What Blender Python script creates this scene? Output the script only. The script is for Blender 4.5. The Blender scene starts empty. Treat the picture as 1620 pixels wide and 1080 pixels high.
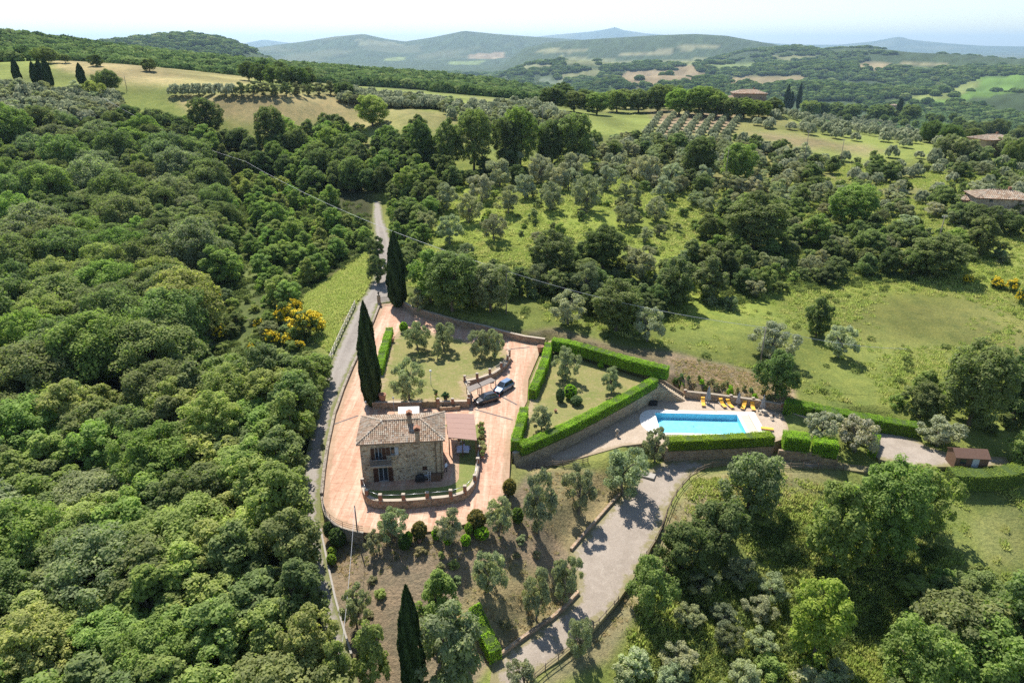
import bpy, bmesh, math, random
import numpy as np
from mathutils import Vector, geometry
R = math.radians
rng = np.random.default_rng(7)
random.seed(7)
SC = bpy.context.scene
COL = SC.collection

# ---------------------------------------------------------------- camera, sky, sun, exposure
CAM_Z, PITCH, FPX = 52.0, R(23.4), 1080.0            # drone 52 m above the house terrace, 24 mm lens
cam_data = bpy.data.cameras.new('camera'); cam = bpy.data.objects.new('camera', cam_data); COL.objects.link(cam)
cam.location = (0, 0, CAM_Z); cam.rotation_euler = (R(90) - PITCH, 0, 0)
cam_data.sensor_width = 36; cam_data.lens = 24; cam_data.clip_start = 0.5; cam_data.clip_end = 90000
SC.camera = cam
SUN_AZ, SUN_EL = R(-22), R(57)                       # azimuth from +Y towards +X, and elevation
sdir = Vector((math.sin(SUN_AZ) * math.cos(SUN_EL), math.cos(SUN_AZ) * math.cos(SUN_EL), math.sin(SUN_EL)))
world = bpy.data.worlds.new('World'); SC.world = world; world.use_nodes = True
wn = world.node_tree; wn.nodes.clear()
w_out = wn.nodes.new('ShaderNodeOutputWorld'); w_bg = wn.nodes.new('ShaderNodeBackground'); w_sky = wn.nodes.new('ShaderNodeTexSky')
w_sky.sky_type = 'NISHITA'; w_sky.sun_disc = False; w_sky.sun_elevation = SUN_EL; w_sky.sun_rotation = SUN_AZ
w_sky.altitude = 300; w_sky.air_density = 1.0; w_sky.dust_density = 0.45; w_sky.ozone_density = 1.0
w_bg.inputs['Strength'].default_value = 0.108
wn.links.new(w_sky.outputs[0], w_bg.inputs[0]); wn.links.new(w_bg.outputs[0], w_out.inputs[0])
sun_d = bpy.data.lights.new('sun', 'SUN'); sun_d.energy = 5.0; sun_d.angle = R(0.5); sun_d.color = (1.0, 0.955, 0.885)
sun = bpy.data.objects.new('sun', sun_d); COL.objects.link(sun); sun.location = (0, 0, 300)
sun.rotation_euler = sdir.to_track_quat('Z', 'Y').to_euler()
SC.view_settings.view_transform = 'Standard'; SC.view_settings.look = 'None'; SC.view_settings.gamma = 1
SC.view_settings.exposure = 0.72; SC.view_settings.use_curve_mapping = False
cy = SC.cycles
cy.max_bounces = 5; cy.diffuse_bounces = 3; cy.glossy_bounces = 2; cy.transmission_bounces = 3; cy.transparent_max_bounces = 6
cy.use_denoising = False; cy.volume_bounces = 0; cy.caustics_reflective = False; cy.caustics_refractive = False

# ---------------------------------------------------------------- measuring helpers
cp_, sp_ = math.cos(PITCH), math.sin(PITCH)
def ray(u, v):
    xc = (u - 810) / FPX; yc = (540 - v) / FPX
    return np.array((xc, cp_ + yc * sp_, -sp_ + yc * cp_))
def at(u, v, z=0.0):                                  # where a line of sight meets height z
    d = ray(u, v); t = (z - CAM_Z) / d[2]
    return (d[0] * t, d[1] * t, z)
def atr(u, v, r):                                     # ... and where it is r metres away on the map
    d = ray(u, v); t = r / math.hypot(d[0], d[1])
    return (d[0] * t, d[1] * t, CAM_Z + d[2] * t)
def onto(u, v, zf):                                   # ... and where it meets a surface zf(x, y)
    z = 0.0
    lo, hi = 20.0, None
    d = ray(u, v)
    t = 25.0; prev = None
    while t < 4000:
        g = CAM_Z + d[2] * t - float(zf(d[0] * t, d[1] * t))
        if g < 0: break
        prev = t; t *= 1.012
    a, b = prev or t * .9, t
    for _ in range(22):
        m = (a + b) / 2
        if CAM_Z + d[2] * m - float(zf(d[0] * m, d[1] * m)) < 0: b = m
        else: a = m
    return (d[0] * b, d[1] * b, float(zf(d[0] * b, d[1] * b)))
def project(x, y, z):
    x, y, z = np.asarray(x, float), np.asarray(y, float), np.asarray(z, float) - CAM_Z
    dep = y * cp_ - z * sp_; up = y * sp_ + z * cp_
    dep = np.maximum(dep, 1e-3)
    return 810 + FPX * x / dep, 540 - FPX * up / dep
def inpoly(px, py, poly):
    px, py = np.asarray(px, float), np.asarray(py, float)
    c = np.zeros(px.shape, bool); n = len(poly)
    for i in range(n):
        x0, y0 = poly[i][:2]; x1, y1 = poly[(i + 1) % n][:2]
        if y0 == y1: continue
        m = ((y0 > py) != (y1 > py)) & (px < (x1 - x0) * (py - y0) / (y1 - y0) + x0)
        c ^= m
    return c
def polydist(px, py, poly, closed=True):
    px, py = np.asarray(px, float), np.asarray(py, float)
    d = np.full(px.shape, 1e9); n = len(poly)
    for i in range(n if closed else n - 1):
        ax, ay = poly[i][:2]; bx, by = poly[(i + 1) % n][:2]
        dx, dy = bx - ax, by - ay; L = dx * dx + dy * dy + 1e-12
        t = np.clip(((px - ax) * dx + (py - ay) * dy) / L, 0, 1)
        d = np.minimum(d, np.hypot(px - ax - t * dx, py - ay - t * dy))
    return d
def sstep(a, b, x):
    t = np.clip((x - a) / (b - a), 0, 1); return t * t * (3 - 2 * t)
_P = np.random.default_rng(3).random((256, 256))
def vnoise(x, y, s):
    x = np.asarray(x, float) / s; y = np.asarray(y, float) / s
    xi = np.floor(x).astype(int); yi = np.floor(y).astype(int); fx = x - xi; fy = y - yi
    fx = fx * fx * (3 - 2 * fx); fy = fy * fy * (3 - 2 * fy)
    g = lambda a, b: _P[a & 255, b & 255]
    return (g(xi, yi) * (1 - fx) + g(xi + 1, yi) * fx) * (1 - fy) + (g(xi, yi + 1) * (1 - fx) + g(xi + 1, yi + 1) * fx) * fy
def fnoise(x, y, s, o=4):
    a, t, w = 0, 0, 1.0
    for i in range(o):
        a = a + w * vnoise(x + 17.3 * i, y - 9.1 * i, s); t += w; w *= .5; s *= .5
    return a / t

# ---------------------------------------------------------------- object helpers
def tag(o, label=None, cat=None, group=None, kind=None):
    if label: o['label'] = label
    if cat: o['category'] = cat
    if group: o['group'] = group
    if kind: o['kind'] = kind
    return o
def new(name, data, parent=None, loc=None, rz=None):
    o = bpy.data.objects.new(name, data); COL.objects.link(o)
    if parent: o.parent = parent
    if loc is not None: o.location = loc
    if rz is not None: o.rotation_euler = (0, 0, rz)
    return o
def empty(name, loc, label, cat, group=None, rz=0.0):
    o = new(name, None, None, loc, rz); o.empty_display_size = 0.3
    return tag(o, label, cat, group, 'thing')
def mesh_np(name, V, Fq, mat, smooth=False):          # V (n,3), Fq (m,4) quads or (m,3)
    me = bpy.data.meshes.new(name)
    V = np.asarray(V, np.float32); Fq = np.asarray(Fq, np.int32); k = Fq.shape[1]
    me.vertices.add(len(V)); me.vertices.foreach_set('co', V.ravel())
    me.loops.add(Fq.size); me.loops.foreach_set('vertex_index', Fq.ravel())
    me.polygons.add(len(Fq)); me.polygons.foreach_set('loop_start', np.arange(0, Fq.size, k, dtype=np.int32))
    me.polygons.foreach_set('loop_total', np.full(len(Fq), k, np.int32))
    if smooth: me.polygons.foreach_set('use_smooth', np.ones(len(Fq), bool))
    me.update(calc_edges=True); me.validate()
    for m in (mat if isinstance(mat, (list, tuple)) else [mat]): me.materials.append(m)
    return me
def vattr(me, name, val, domain='POINT'):
    val = np.asarray(val, np.float32)
    if val.ndim == 1:
        a = me.attributes.new(name, 'FLOAT', domain); a.data.foreach_set('value', val)
    else:
        if val.shape[1] == 3: val = np.hstack([val, np.ones((len(val), 1), np.float32)])
        a = me.attributes.new(name, 'FLOAT_COLOR', domain); a.data.foreach_set('color', val.ravel())
class MB:
    """collects boxes, tubes, lathes and strips; build() links them as one mesh object"""
    def __init__(s): s.v = []; s.f = []; s.sm = []
    def add(s, vs, fs, sm=False):
        b = len(s.v); s.v += [tuple(v) for v in vs]; s.f += [tuple(i + b for i in f) for f in fs]; s.sm += [sm] * len(fs); return s
    def box(s, c, d, rz=0.0, top=1.0):               # centre, size, turn; top: scale of the upper face
        x, y, z = [k / 2 for k in d]; ca, sa = math.cos(rz), math.sin(rz); vs = []
        for dz, k in ((-z, 1), (z, top)):
            for dx, dy in ((-x, -y), (x, -y), (x, y), (-x, y)):
                vs.append((c[0] + (dx * ca - dy * sa) * k, c[1] + (dx * sa + dy * ca) * k, c[2] + dz))
        return s.add(vs, [(3, 2, 1, 0), (4, 5, 6, 7), (0, 1, 5, 4), (1, 2, 6, 5), (2, 3, 7, 6), (3, 0, 4, 7)])
    def tube(s, pts, rad, n=8, caps=True):
        pts = [Vector(p) for p in pts]; rad = rad if isinstance(rad, (list, tuple)) else [rad] * len(pts); vs = []; fs = []
        for i, p in enumerate(pts):
            t = (pts[min(i + 1, len(pts) - 1)] - pts[max(i - 1, 0)]).normalized()
            a = t.cross(Vector((0, 0, 1)) if abs(t.z) < .9 else Vector((1, 0, 0))).normalized(); b = t.cross(a)
            vs += [p + (a * math.cos(q) + b * math.sin(q)) * rad[i] for q in [2 * math.pi * k / n for k in range(n)]]
        for i in range(len(pts) - 1):
            for k in range(n):
                fs.append((i * n + k, i * n + (k + 1) % n, (i + 1) * n + (k + 1) % n, (i + 1) * n + k))
        if caps: fs += [tuple(range(n)), tuple(range((len(pts) - 1) * n, len(pts) * n))[::-1]]
        return s.add(vs, fs, n > 5)
    def lathe(s, prof, c=(0, 0, 0), n=16):           # prof [(r, z)]
        vs = []; fs = []
        for r, z in prof: vs += [(c[0] + r * math.cos(2 * math.pi * k / n), c[1] + r * math.sin(2 * math.pi * k / n), c[2] + z) for k in range(n)]
        for i in range(len(prof) - 1):
            for k in range(n): fs.append((i * n + k, i * n + (k + 1) % n, (i + 1) * n + (k + 1) % n, (i + 1) * n + k))
        fs += [tuple(range(n))[::-1], tuple(range((len(prof) - 1) * n, len(prof) * n))]
        return s.add(vs, fs, True)
    def strip(s, pts, th, z0, z1):                   # a wall along pts: thickness, bottom and top heights per point
        n = len(pts); P = [Vector((p[0], p[1])) for p in pts]; vs = []
        if not isinstance(z0, (list, tuple)): z0 = [z0] * n
        if not isinstance(z1, (list, tuple)): z1 = [z1] * n
        for i in range(n):
            a = (P[i] - P[i - 1]).normalized() if i else None; b = (P[i + 1] - P[i]).normalized() if i < n - 1 else None
            t = (a + b).normalized() if a and b else (a or b); nn = Vector((-t.y, t.x)) * th / 2
            if a and b: nn = nn / max(.4, t.dot(b))
            for q in (P[i] + nn, P[i] - nn): vs += [(q.x, q.y, z0[i]), (q.x, q.y, z1[i])]
        fs = []
        for i in range(n - 1):
            b = i * 4
            fs += [(b, b + 1, b + 5, b + 4), (b + 3, b + 2, b + 6, b + 7), (b + 1, b + 3, b + 7, b + 5), (b + 2, b, b + 4, b + 6)]
        e = (n - 1) * 4; fs += [(0, 2, 3, 1), (e + 2, e, e + 1, e + 3)]
        return s.add(vs, fs)
    def mesh(s, name, mat):
        me = bpy.data.meshes.new(name); me.from_pydata(s.v, [], s.f)
        me.polygons.foreach_set('use_smooth', s.sm); me.update()
        for m in (mat if isinstance(mat, (list, tuple)) else [mat]): me.materials.append(m)
        return me
    def build(s, name, mat, parent=None, loc=None, rz=None, bevel=0):
        me = s.mesh(name, mat)
        bm = bmesh.new(); bm.from_mesh(me); bmesh.ops.recalc_face_normals(bm, faces=bm.faces)
        if bevel: bmesh.ops.bevel(bm, geom=bm.edges[:], offset=bevel, segments=1, affect='EDGES')
        bm.to_mesh(me); bm.free()
        return new(name, me, parent, loc, rz)
def copy_tree(o, parent=None):
    c = o.copy(); COL.objects.link(c); c.parent = parent
    for ch in list(o.children): copy_tree(ch, c)
    return c
def resample(pts, step):
    P = [Vector(p) for p in pts]; out = [P[0]]
    for a, b in zip(P[:-1], P[1:]):
        n = max(1, int(round((b - a).length / step)))
        out += [a.lerp(b, k / n) for k in range(1, n + 1)]
    return out
def smooth_line(pts, it=2):
    P = [Vector(p) for p in pts]
    for _ in range(it):
        Q = [P[0]]
        for a, b in zip(P[:-1], P[1:]): Q += [a.lerp(b, .25), a.lerp(b, .75)]
        P = Q + [P[-1]]
    return P
def smooth_loop(pts, it=1):
    P = [tuple(p) for p in pts]
    for _ in range(it):
        Q = []
        for i in range(len(P)):
            a, b = P[i], P[(i + 1) % len(P)]
            Q += [tuple(x * .75 + y * .25 for x, y in zip(a, b)), tuple(x * .25 + y * .75 for x, y in zip(a, b))]
        P = Q
    return P
ORD = 'first second third fourth fifth sixth seventh eighth ninth tenth eleventh twelfth thirteenth fourteenth fifteenth sixteenth seventeenth eighteenth nineteenth twentieth'.split()
ORD += ['twenty-' + x for x in ORD[:9]] + ['thirtieth'] + ['thirty-' + x for x in ORD[:9]] + ['fortieth']

# ---------------------------------------------------------------- materials
class NT:
    def __init__(s, name):
        s.m = bpy.data.materials.new(name); s.m.use_nodes = True; s.t = s.m.node_tree; s.t.nodes.clear()
        s.out = s.n('OutputMaterial')
    def n(s, typ, **kw):
        nd = s.t.nodes.new('ShaderNode' + typ)
        for k, v in kw.items():
            if k in nd.inputs.keys() if isinstance(k, str) else False: nd.inputs[k].default_value = v
            else: setattr(nd, k, v)
        return nd
    def l(s, a, b): s.t.links.new(a, b)
    def setin(s, nd, i, v):
        if isinstance(v, bpy.types.NodeSocket): s.l(v, nd.inputs[i])
        else:
            if isinstance(v, tuple) and len(v) == 3: v = (*v, 1)
            nd.inputs[i].default_value = v
    def mix(s, f, a, b, blend='MIX'):
        nd = s.n('Mix', data_type='RGBA', blend_type=blend)
        s.setin(nd, 0, f); s.setin(nd, 6, a); s.setin(nd, 7, b); return nd.outputs[2]
    def math(s, op, a, b=0.0, c=None):
        nd = s.n('Math', operation=op); s.setin(nd, 0, a); s.setin(nd, 1, b)
        if c is not None: s.setin(nd, 2, c)
        return nd.outputs[0]
    def noise(s, scale, detail=4, rough=.55, vec=None, color=False):
        nd = s.n('TexNoise'); nd.inputs['Scale'].default_value = scale; nd.inputs['Detail'].default_value = detail; nd.inputs['Roughness'].default_value = rough
        if vec is not None: s.l(vec, nd.inputs['Vector'])
        return nd.outputs['Color' if color else 'Fac']
    def ramp(s, f, stops):
        nd = s.n('ValToRGB'); s.l(f, nd.inputs[0]); e = nd.color_ramp.elements
        while len(e) < len(stops): e.new(.5)
        for k, (p, c) in enumerate(stops): e[k].position = p; e[k].color = (*c, 1) if len(c) == 3 else c
        return nd.outputs[0]
    def pos(s, obj=False):
        return s.n('TexCoord').outputs['Object'] if obj else s.n('NewGeometry').outputs['Position']
    def attr(s, name, fac=False):
        nd = s.n('Attribute', attribute_name=name); return nd.outputs['Fac' if fac else 'Color']
    def bump(s, h, strength=.5, dist=.05):
        nd = s.n('Bump'); nd.inputs['Strength'].default_value = strength; nd.inputs['Distance'].default_value = dist; s.l(h, nd.inputs['Height']); return nd.outputs[0]
    def bsdf(s, color, rough=.85, normal=None, metal=0.0, spec=.3):
        b = s.n('BsdfPrincipled'); s.setin(b, 'Base Color', color); s.setin(b, 'Roughness', rough); b.inputs['Metallic'].default_value = metal
        b.inputs['Specular IOR Level'].default_value = spec
        if normal is not None: s.l(normal, b.inputs['Normal'])
        s.l(b.outputs[0], s.out.inputs[0]); return b
MAT = {}
def plain(name, c, rough=.7, metal=0.0, var=.18, scale=3.0, spec=.4):
    t = NT(name); p = t.pos(True)
    n = t.noise(scale, 4, .6, p)
    col = t.mix(t.math('MULTIPLY', n, 1.0), tuple(k * (1 - var) for k in c), tuple(min(1, k * (1 + var)) for k in c))
    t.bsdf(col, rough, t.bump(n, .15, .01), metal, spec); MAT[name] = t.m; return t.m
def mat_leaf(name, transl=.4, var=.35, gloss=.06, tint=(1.0, 1.25, .55)):
    t = NT(name); oi = t.n('ObjectInfo'); rnd = t.attr('rnd', True)
    br = t.math('MULTIPLY_ADD', rnd, var * 2, 1 - var)
    col = t.mix(1.0, oi.outputs['Color'], br, 'MULTIPLY')
    yel = t.mix(t.math('MULTIPLY', t.math('POWER', rnd, 3.0), .35), col, t.mix(1.0, col, (1.5, 1.25, .6), 'MULTIPLY'))
    d = t.n('BsdfDiffuse'); t.l(yel, d.inputs[0])
    tr = t.n('BsdfTranslucent'); t.l(t.mix(1.0, yel, tuple(transl * k for k in tint), 'MULTIPLY'), tr.inputs[0])
    m = t.n('AddShader'); t.l(d.outputs[0], m.inputs[0]); t.l(tr.outputs[0], m.inputs[1])
    g = t.n('BsdfGlossy'); g.inputs['Roughness'].default_value = .5; t.l(t.mix(.5, yel, (.5, .5, .5)), g.inputs[0])
    m2 = t.n('MixShader'); m2.inputs[0].default_value = gloss; t.l(m.outputs[0], m2.inputs[1]); t.l(g.outputs[0], m2.inputs[2])
    t.l(m2.outputs[0], t.out.inputs[0]); MAT[name] = t.m; return t.m
mat_leaf('leaf', 1.0, .32, .015); mat_leaf('leaf_hedge', .9, .35, .02); mat_leaf('leaf_olive', .6, .28, .015, (1.05, 1.1, .7)); mat_leaf('leaf_cypress', .3, .45, .01)
def mat_far_leaf(name, cols):
    t = NT(name); oi = t.n('ObjectInfo'); rnd = t.attr('rnd', True)
    c = t.ramp(oi.outputs['Random'], cols)
    col = t.mix(1.0, c, t.math('MULTIPLY_ADD', rnd, .7, .65), 'MULTIPLY')
    d = t.n('BsdfDiffuse'); t.l(col, d.inputs[0]); tr = t.n('BsdfTranslucent'); t.l(col, tr.inputs[0])
    m = t.n('AddShader'); t.l(d.outputs[0], m.inputs[0]); t.l(tr.outputs[0], m.inputs[1])
    t.l(m.outputs[0], t.out.inputs[0]); MAT[name] = t.m; return t.m
mat_far_leaf('leaf_far', [(0, (.045, .075, .022)), (.5, (.07, .105, .03)), (.85, (.085, .12, .035)), (1, (.12, .145, .05))])
mat_far_leaf('leaf_far_olive', [(0, (.135, .15, .085)), (.5, (.16, .175, .10)), (1, (.19, .2, .125))])
mat_far_leaf('leaf_tuft', [(0, (.17, .21, .05)), (.4, (.22, .25, .065)), (.75, (.27, .265, .095)), (1, (.15, .2, .04))])
mat_far_leaf('leaf_under', [(0, (.045, .065, .02)), (.6, (.075, .1, .028)), (1, (.12, .145, .04))])
plain('bark', (.13, .10, .075), .95, var=.4, scale=6)
plain('bark_olive', (.17, .15, .12), .95, var=.4, scale=6)
# ---------------------------------------------------------------- the lie of the land
def z_drive(x, y):
    y = np.asarray(y, float); return np.maximum(0.0, (y - 94) * .07) - np.clip((82 - y) / 12, 0, 1.1) * 1.0
def z_lawn(x, y): return 1.1 + (np.asarray(y, float) - 96) * .047
def z_lawn_r(x, y): return np.maximum(0.0, (np.asarray(y, float) - 94) * .062)
def z_deck(x, y): return -2.6 + 0 * np.asarray(y, float)
def z_lot(x, y): return -4.8 + (np.asarray(y, float) - 85.5) * .10
def z_park(x, y): return -4.3 + 0 * np.asarray(y, float)
LANE = [(30, -9), (50, -6.4), (60, -4.6), (75, -2.3), (90, -.9), (110, .9), (134, 2.65), (160, 5.2), (200, 8.5), (240, 11)]
def z_lane(x, y): return np.interp(y, [a for a, b in LANE], [b for a, b in LANE])
CTRL = [(u, v, z) for u, v, z in [
    (100, 1080, -9), (350, 1060, -8), (480, 1060, -7), (300, 850, -6), (100, 850, -7), (100, 700, -5), (300, 700, -4), (420, 720, -3), (250, 560, -2.5), (60, 560, -3), (420, 600, -1),
    (300, 430, 2), (100, 400, 3), (450, 420, 2.6), (500, 520, 1.2), (460, 470, 2.2), (250, 290, 11), (50, 290, 13), (430, 280, 11),
    (100, 200, 26), (300, 195, 24), (500, 205, 21), (560, 300, 10), (540, 430, 3.2),
    (700, 440, 5.2), (800, 480, 4.2), (700, 380, 8), (660, 320, 11), (800, 400, 6.5), (900, 500, 3.0), (1000, 535, 1.9), (1000, 400, 6), (900, 330, 11), (770, 480, 4.3), (700, 490, 3.9), (850, 540, 2.5), (950, 552, 1.9), (1050, 572, 1.0),
    (1200, 400, 3), (1400, 420, 2), (1400, 480, 0), (1300, 560, -1), (1200, 600, -1), (1120, 590, -.2), (1120, 614, -1.3), (1230, 640, -1.7), (1550, 560, -2), (1600, 640, -3.5), (1450, 650, -2.6), (1330, 665, -2.6),
    (1300, 695, -3.1), (1420, 705, -4.3), (1500, 725, -4.5), (1600, 720, -4.2), (1270, 760, -5.4), (1400, 800, -7), (1550, 790, -6.5), (1600, 900, -9.5), (1400, 950, -11), (1200, 900, -9.5), (1100, 810, -6.3),
    (1050, 950, -9.3), (1000, 1070, -10.2), (1300, 1060, -13.5), (1600, 1060, -13), (1180, 760, -5.2),
    (850, 800, -2.6), (900, 850, -5), (860, 760, -2.2), (930, 760, -3.4), (700, 846, -1.5), (610, 850, -1.6), (700, 920, -3.5), (620, 1000, -5.3), (780, 900, -4), (850, 950, -6), (560, 880, -3.4), (700, 1040, -6.8), (530, 840, -2.6), (812, 780, -1.3), (794, 822, -2.0)]]
CR = [(250, 110, 400), (100, 97, 420), (0, 110, 400), (400, 130, 390), (480, 165, 300), (330, 160, 310), (620, 185, 285), (20, 150, 330), (700, 240, 238), (770, 268, 228), (560, 140, 380), (850, 250, 245),
      (870, 168, 400), (1000, 183, 410), (1100, 170, 430), (1180, 162, 430), (1300, 203, 428), (1450, 218, 440), (1600, 235, 400), (1200, 260, 285), (1400, 285, 278), (1565, 322, 245), (1620, 400, 208), (1000, 255, 262), (1100, 310, 225), (1300, 330, 228)]
CT = [(0, 48, 900, 7), (100, 60, 900, 7), (200, 77, 900, 7), (350, 90, 900, 7), (500, 104, 950, 7), (700, 118, 1000, 7), (850, 142, 1050, 7), (0, 75, 620, 7), (200, 92, 620, 7), (450, 118, 620, 7), (650, 128, 650, 6), (760, 140, 600, 6)]
FARP = [(870, 650, 0), (1000, 650, -6), (1100, 650, -2), (1300, 650, -18), (1450, 650, -26), (1640, 650, -28), (900, 1100, -50), (1100, 1100, -78), (1300, 1100, -85), (1600, 1100, -88), (0, 1500, 60), (300, 1500, 5), (500, 1500, -25), (700, 1500, -70), (1000, 1700, -95), (1300, 1700, -100), (1600, 1700, -100), (0, 3000, -20), (500, 2500, -80)]
pts = [at(*c) for c in CTRL] + [atr(*c) for c in CR]
for u, v, r, h in CT:
    p = atr(u, v, r); pts.append((p[0], p[1], p[2] - h))
for u, r, z in FARP:
    p = atr(u, 120, r); pts.append((p[0], p[1], z))
for y in range(46, 230, 14): pass
for u, v in [(520, 950), (512, 880), (485, 790), (488, 740), (505, 660), (535, 580), (560, 520), (600, 440), (607, 390), (600, 350)]:
    pts.append(onto(u, v, z_lane))
pts += [(-30, 25, -11), (0, 25, -11), (35, 25, -14), (-14, 14, -13), (60, 40, -14), (-60, 40, -11), (80, 62, -13), (110, 110, -4), (-110, 90, -8), (-140, 150, 2)]
pts += [(x * 1.0, y * 1.0, -14.) for x, y in [(-40, -60), (40, -60), (0, -200), (-200, -100), (200, -100)]]
PT = np.array(pts)
def lp(x, y):
    r = np.hypot(x, y); r = np.maximum(r, 8.0); return np.arctan2(x, y), np.log(r)
_ct, _cr = lp(PT[:, 0], PT[:, 1])
def kern(d2): return np.sqrt(d2 + .03 ** 2)
_A = kern((_ct[:, None] - _ct[None]) ** 2 + (_cr[:, None] - _cr[None]) ** 2)
n_ = len(PT); _B = np.zeros((n_ + 3, n_ + 3)); _B[:n_, :n_] = _A - np.eye(n_) * .004; _B[:n_, n_] = 1; _B[:n_, n_ + 1] = _ct; _B[:n_, n_ + 2] = _cr; _B[n_:, :n_] = _B[:n_, n_:].T
_W = np.linalg.solve(_B, np.concatenate([PT[:, 2], [0, 0, 0]]))
def z_near(x, y):
    t, l = lp(np.asarray(x, float), np.asarray(y, float)); sh = t.shape; t = t.ravel(); l = l.ravel(); out = np.empty(t.size)
    for i in range(0, t.size, 20000):
        a = t[i:i + 20000]; b = l[i:i + 20000]
        out[i:i + 20000] = kern((a[:, None] - _ct) ** 2 + (b[:, None] - _cr) ** 2) @ _W[:n_] + _W[n_] + _W[n_ + 1] * a + _W[n_ + 2] * b
    return out.reshape(sh)
# far ranges: skyline of each, as measured, and its distance
RANGES = [
    (9500, .16, [(300, 110), (400, 76), (440, 71), (480, 66), (530, 58), (575, 54), (612, 62), (640, 66), (680, 60), (735, 49), (785, 54), (840, 58), (900, 62), (980, 66), (1100, 80), (1300, 95)]),
    (22000, .10, [(200, 85), (380, 70), (418, 63), (455, 68), (600, 76), (820, 62), (880, 55), (930, 51), (962, 46), (974, 43), (986, 48), (1020, 53), (1080, 58), (1130, 62), (1200, 67), (1260, 71), (1330, 71), (1380, 66), (1412, 60), (1424, 58), (1440, 63), (1500, 69), (1560, 73), (1640, 74)]),
    (6200, .16, [(780, 110), (830, 76), (870, 67), (940, 62), (1040, 56), (1100, 54), (1150, 57), (1200, 66), (1240, 73), (1320, 86)]),
    (2700, .22, [(60, 100), (120, 74), (170, 62), (220, 57), (262, 53), (300, 51), (340, 56), (372, 65), (420, 84), (480, 108), (540, 130)]),
    (4300, .14, [(1120, 92), (1180, 78), (1260, 71), (1300, 76), (1340, 72), (1390, 73), (1440, 79), (1530, 83), (1640, 92)]),
    (3300, .10, [(760, 130), (840, 96), (900, 90), (1000, 96), (1100, 92), (1200, 100), (1300, 95), (1450, 103), (1640, 105)]),
    (2300, .10, [(880, 140), (980, 118), (1060, 112), (1150, 122), (1300, 128), (1420, 136), (1640, 140)])]
def z_far(x, y):
    th, l = lp(np.asarray(x, float), np.asarray(y, float)); r = np.exp(l)
    base = -105 + 26 * (fnoise(x, y, 900, 3) - .5) + 20 * (fnoise(x + 5000, y, 2500, 2) - .5)
    z = base + 0
    for Rr, w, sil in RANGES:
        ts = []; hs = []
        for u, v in sil:
            d = ray(u, v); ts.append(math.atan2(d[0], d[1])); hs.append(CAM_Z + Rr * d[2] / math.hypot(d[0], d[1]))
        h = np.interp(th, ts, hs, left=-400, right=-400) - (12 if Rr < 4500 else 0)
        rough = (fnoise(x, y, Rr * .05, 4) - .5) * Rr * .006
        b = np.exp(-((r - Rr) / (w * Rr)) ** 2)
        z = np.maximum(z, base + (h - base) * b + rough * (1 - b) * np.sqrt(b))
    return z
def z_nat(x, y):                                      # natural ground
    x = np.asarray(x, float); y = np.asarray(y, float); r = np.hypot(x, y)
    f = sstep(np.log(1150), np.log(1900), np.log(np.maximum(r, 1)))
    a = z_near(x, y); b = z_far(x, y) if np.any(f > 0) else a
    bumps = (fnoise(x, y, 7, 3) - .5) * .5 * sstep(30, 80, r)
    return a * (1 - f) + b * f + bumps * (1 - f)
# ---- level surfaces: name -> outline in world metres and their height
def outline(px, zf, it=0):
    P = [onto(u, v, zf)[:2] for u, v in px]
    return smooth_loop(P, it) if it else P
def outline_z(px, z, it=0):
    P = [at(u, v, z)[:2] for u, v in px]
    return smooth_loop(P, it) if it else P
DRIVE = outline([(602, 481), (590, 512), (575, 546), (558, 582), (543, 618), (530, 655), (520, 700), (513, 745), (509, 785), (513, 810), (526, 826), (548, 836), (580, 842), (640, 844), (700, 838), (752, 824), (786, 806), (802, 784), (806, 752), (808, 706), (818, 665), (834, 634), (836, 600), (852, 562), (866, 536), (862, 545), (830, 541), (800, 534), (765, 524), (728, 517), (690, 506), (655, 496), (634, 484), (628, 478)], z_drive)
LAWN_L = outline([(636, 517), (614, 545), (604, 580), (598, 612), (590, 636), (640, 636), (700, 635), (741, 634), (741, 612), (735, 603), (757, 599), (780, 591), (798, 579), (806, 566), (800, 553), (775, 546), (740, 538), (700, 530), (666, 521)], z_lawn)
LAWN_R = outline([(874, 537), (906, 548), (960, 562), (1010, 580), (1046, 592), (1040, 606), (1000, 628), (950, 655), (900, 680), (850, 702), (812, 716), (813, 706), (823, 672), (838, 638), (839, 604), (856, 562), (868, 540)], z_lawn_r)
WALL_LINE = [onto(u, v, z_lawn_r)[:2] for u, v in [(812, 717.5), (850, 703.5), (900, 681), (950, 656), (1000, 629), (1040, 607)]]
DECK = outline([(1064, 622), (1130, 632), (1200, 642), (1236, 652), (1246, 672), (1250, 690), (1222, 700), (1130, 704), (1056, 708), (1030, 700), (985, 705), (940, 718), (880, 734), (836, 746)], z_deck) + WALL_LINE
LOT = outline([(780, 1046), (837, 1004), (885, 972), (912, 945), (914, 920), (905, 893), (902, 872), (925, 846), (955, 812), (981, 783), (1000, 762), (1016, 748), (1050, 730), (1130, 723), (1230, 717), (1280, 722), (1345, 734), (1400, 740), (1400, 750), (1330, 742), (1240, 740), (1150, 736), (1118, 740), (1094, 752), (1072, 776), (1056, 804), (1040, 850), (1012, 900), (978, 950), (935, 1000), (895, 1036), (850, 1068), (825, 1100), (770, 1110)], z_lot)
PARK = outline([(1372, 676), (1410, 680), (1444, 692), (1468, 706), (1500, 716), (1545, 722), (1590, 722), (1600, 736), (1520, 738), (1440, 738), (1390, 726), (1370, 700)], z_park)
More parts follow.
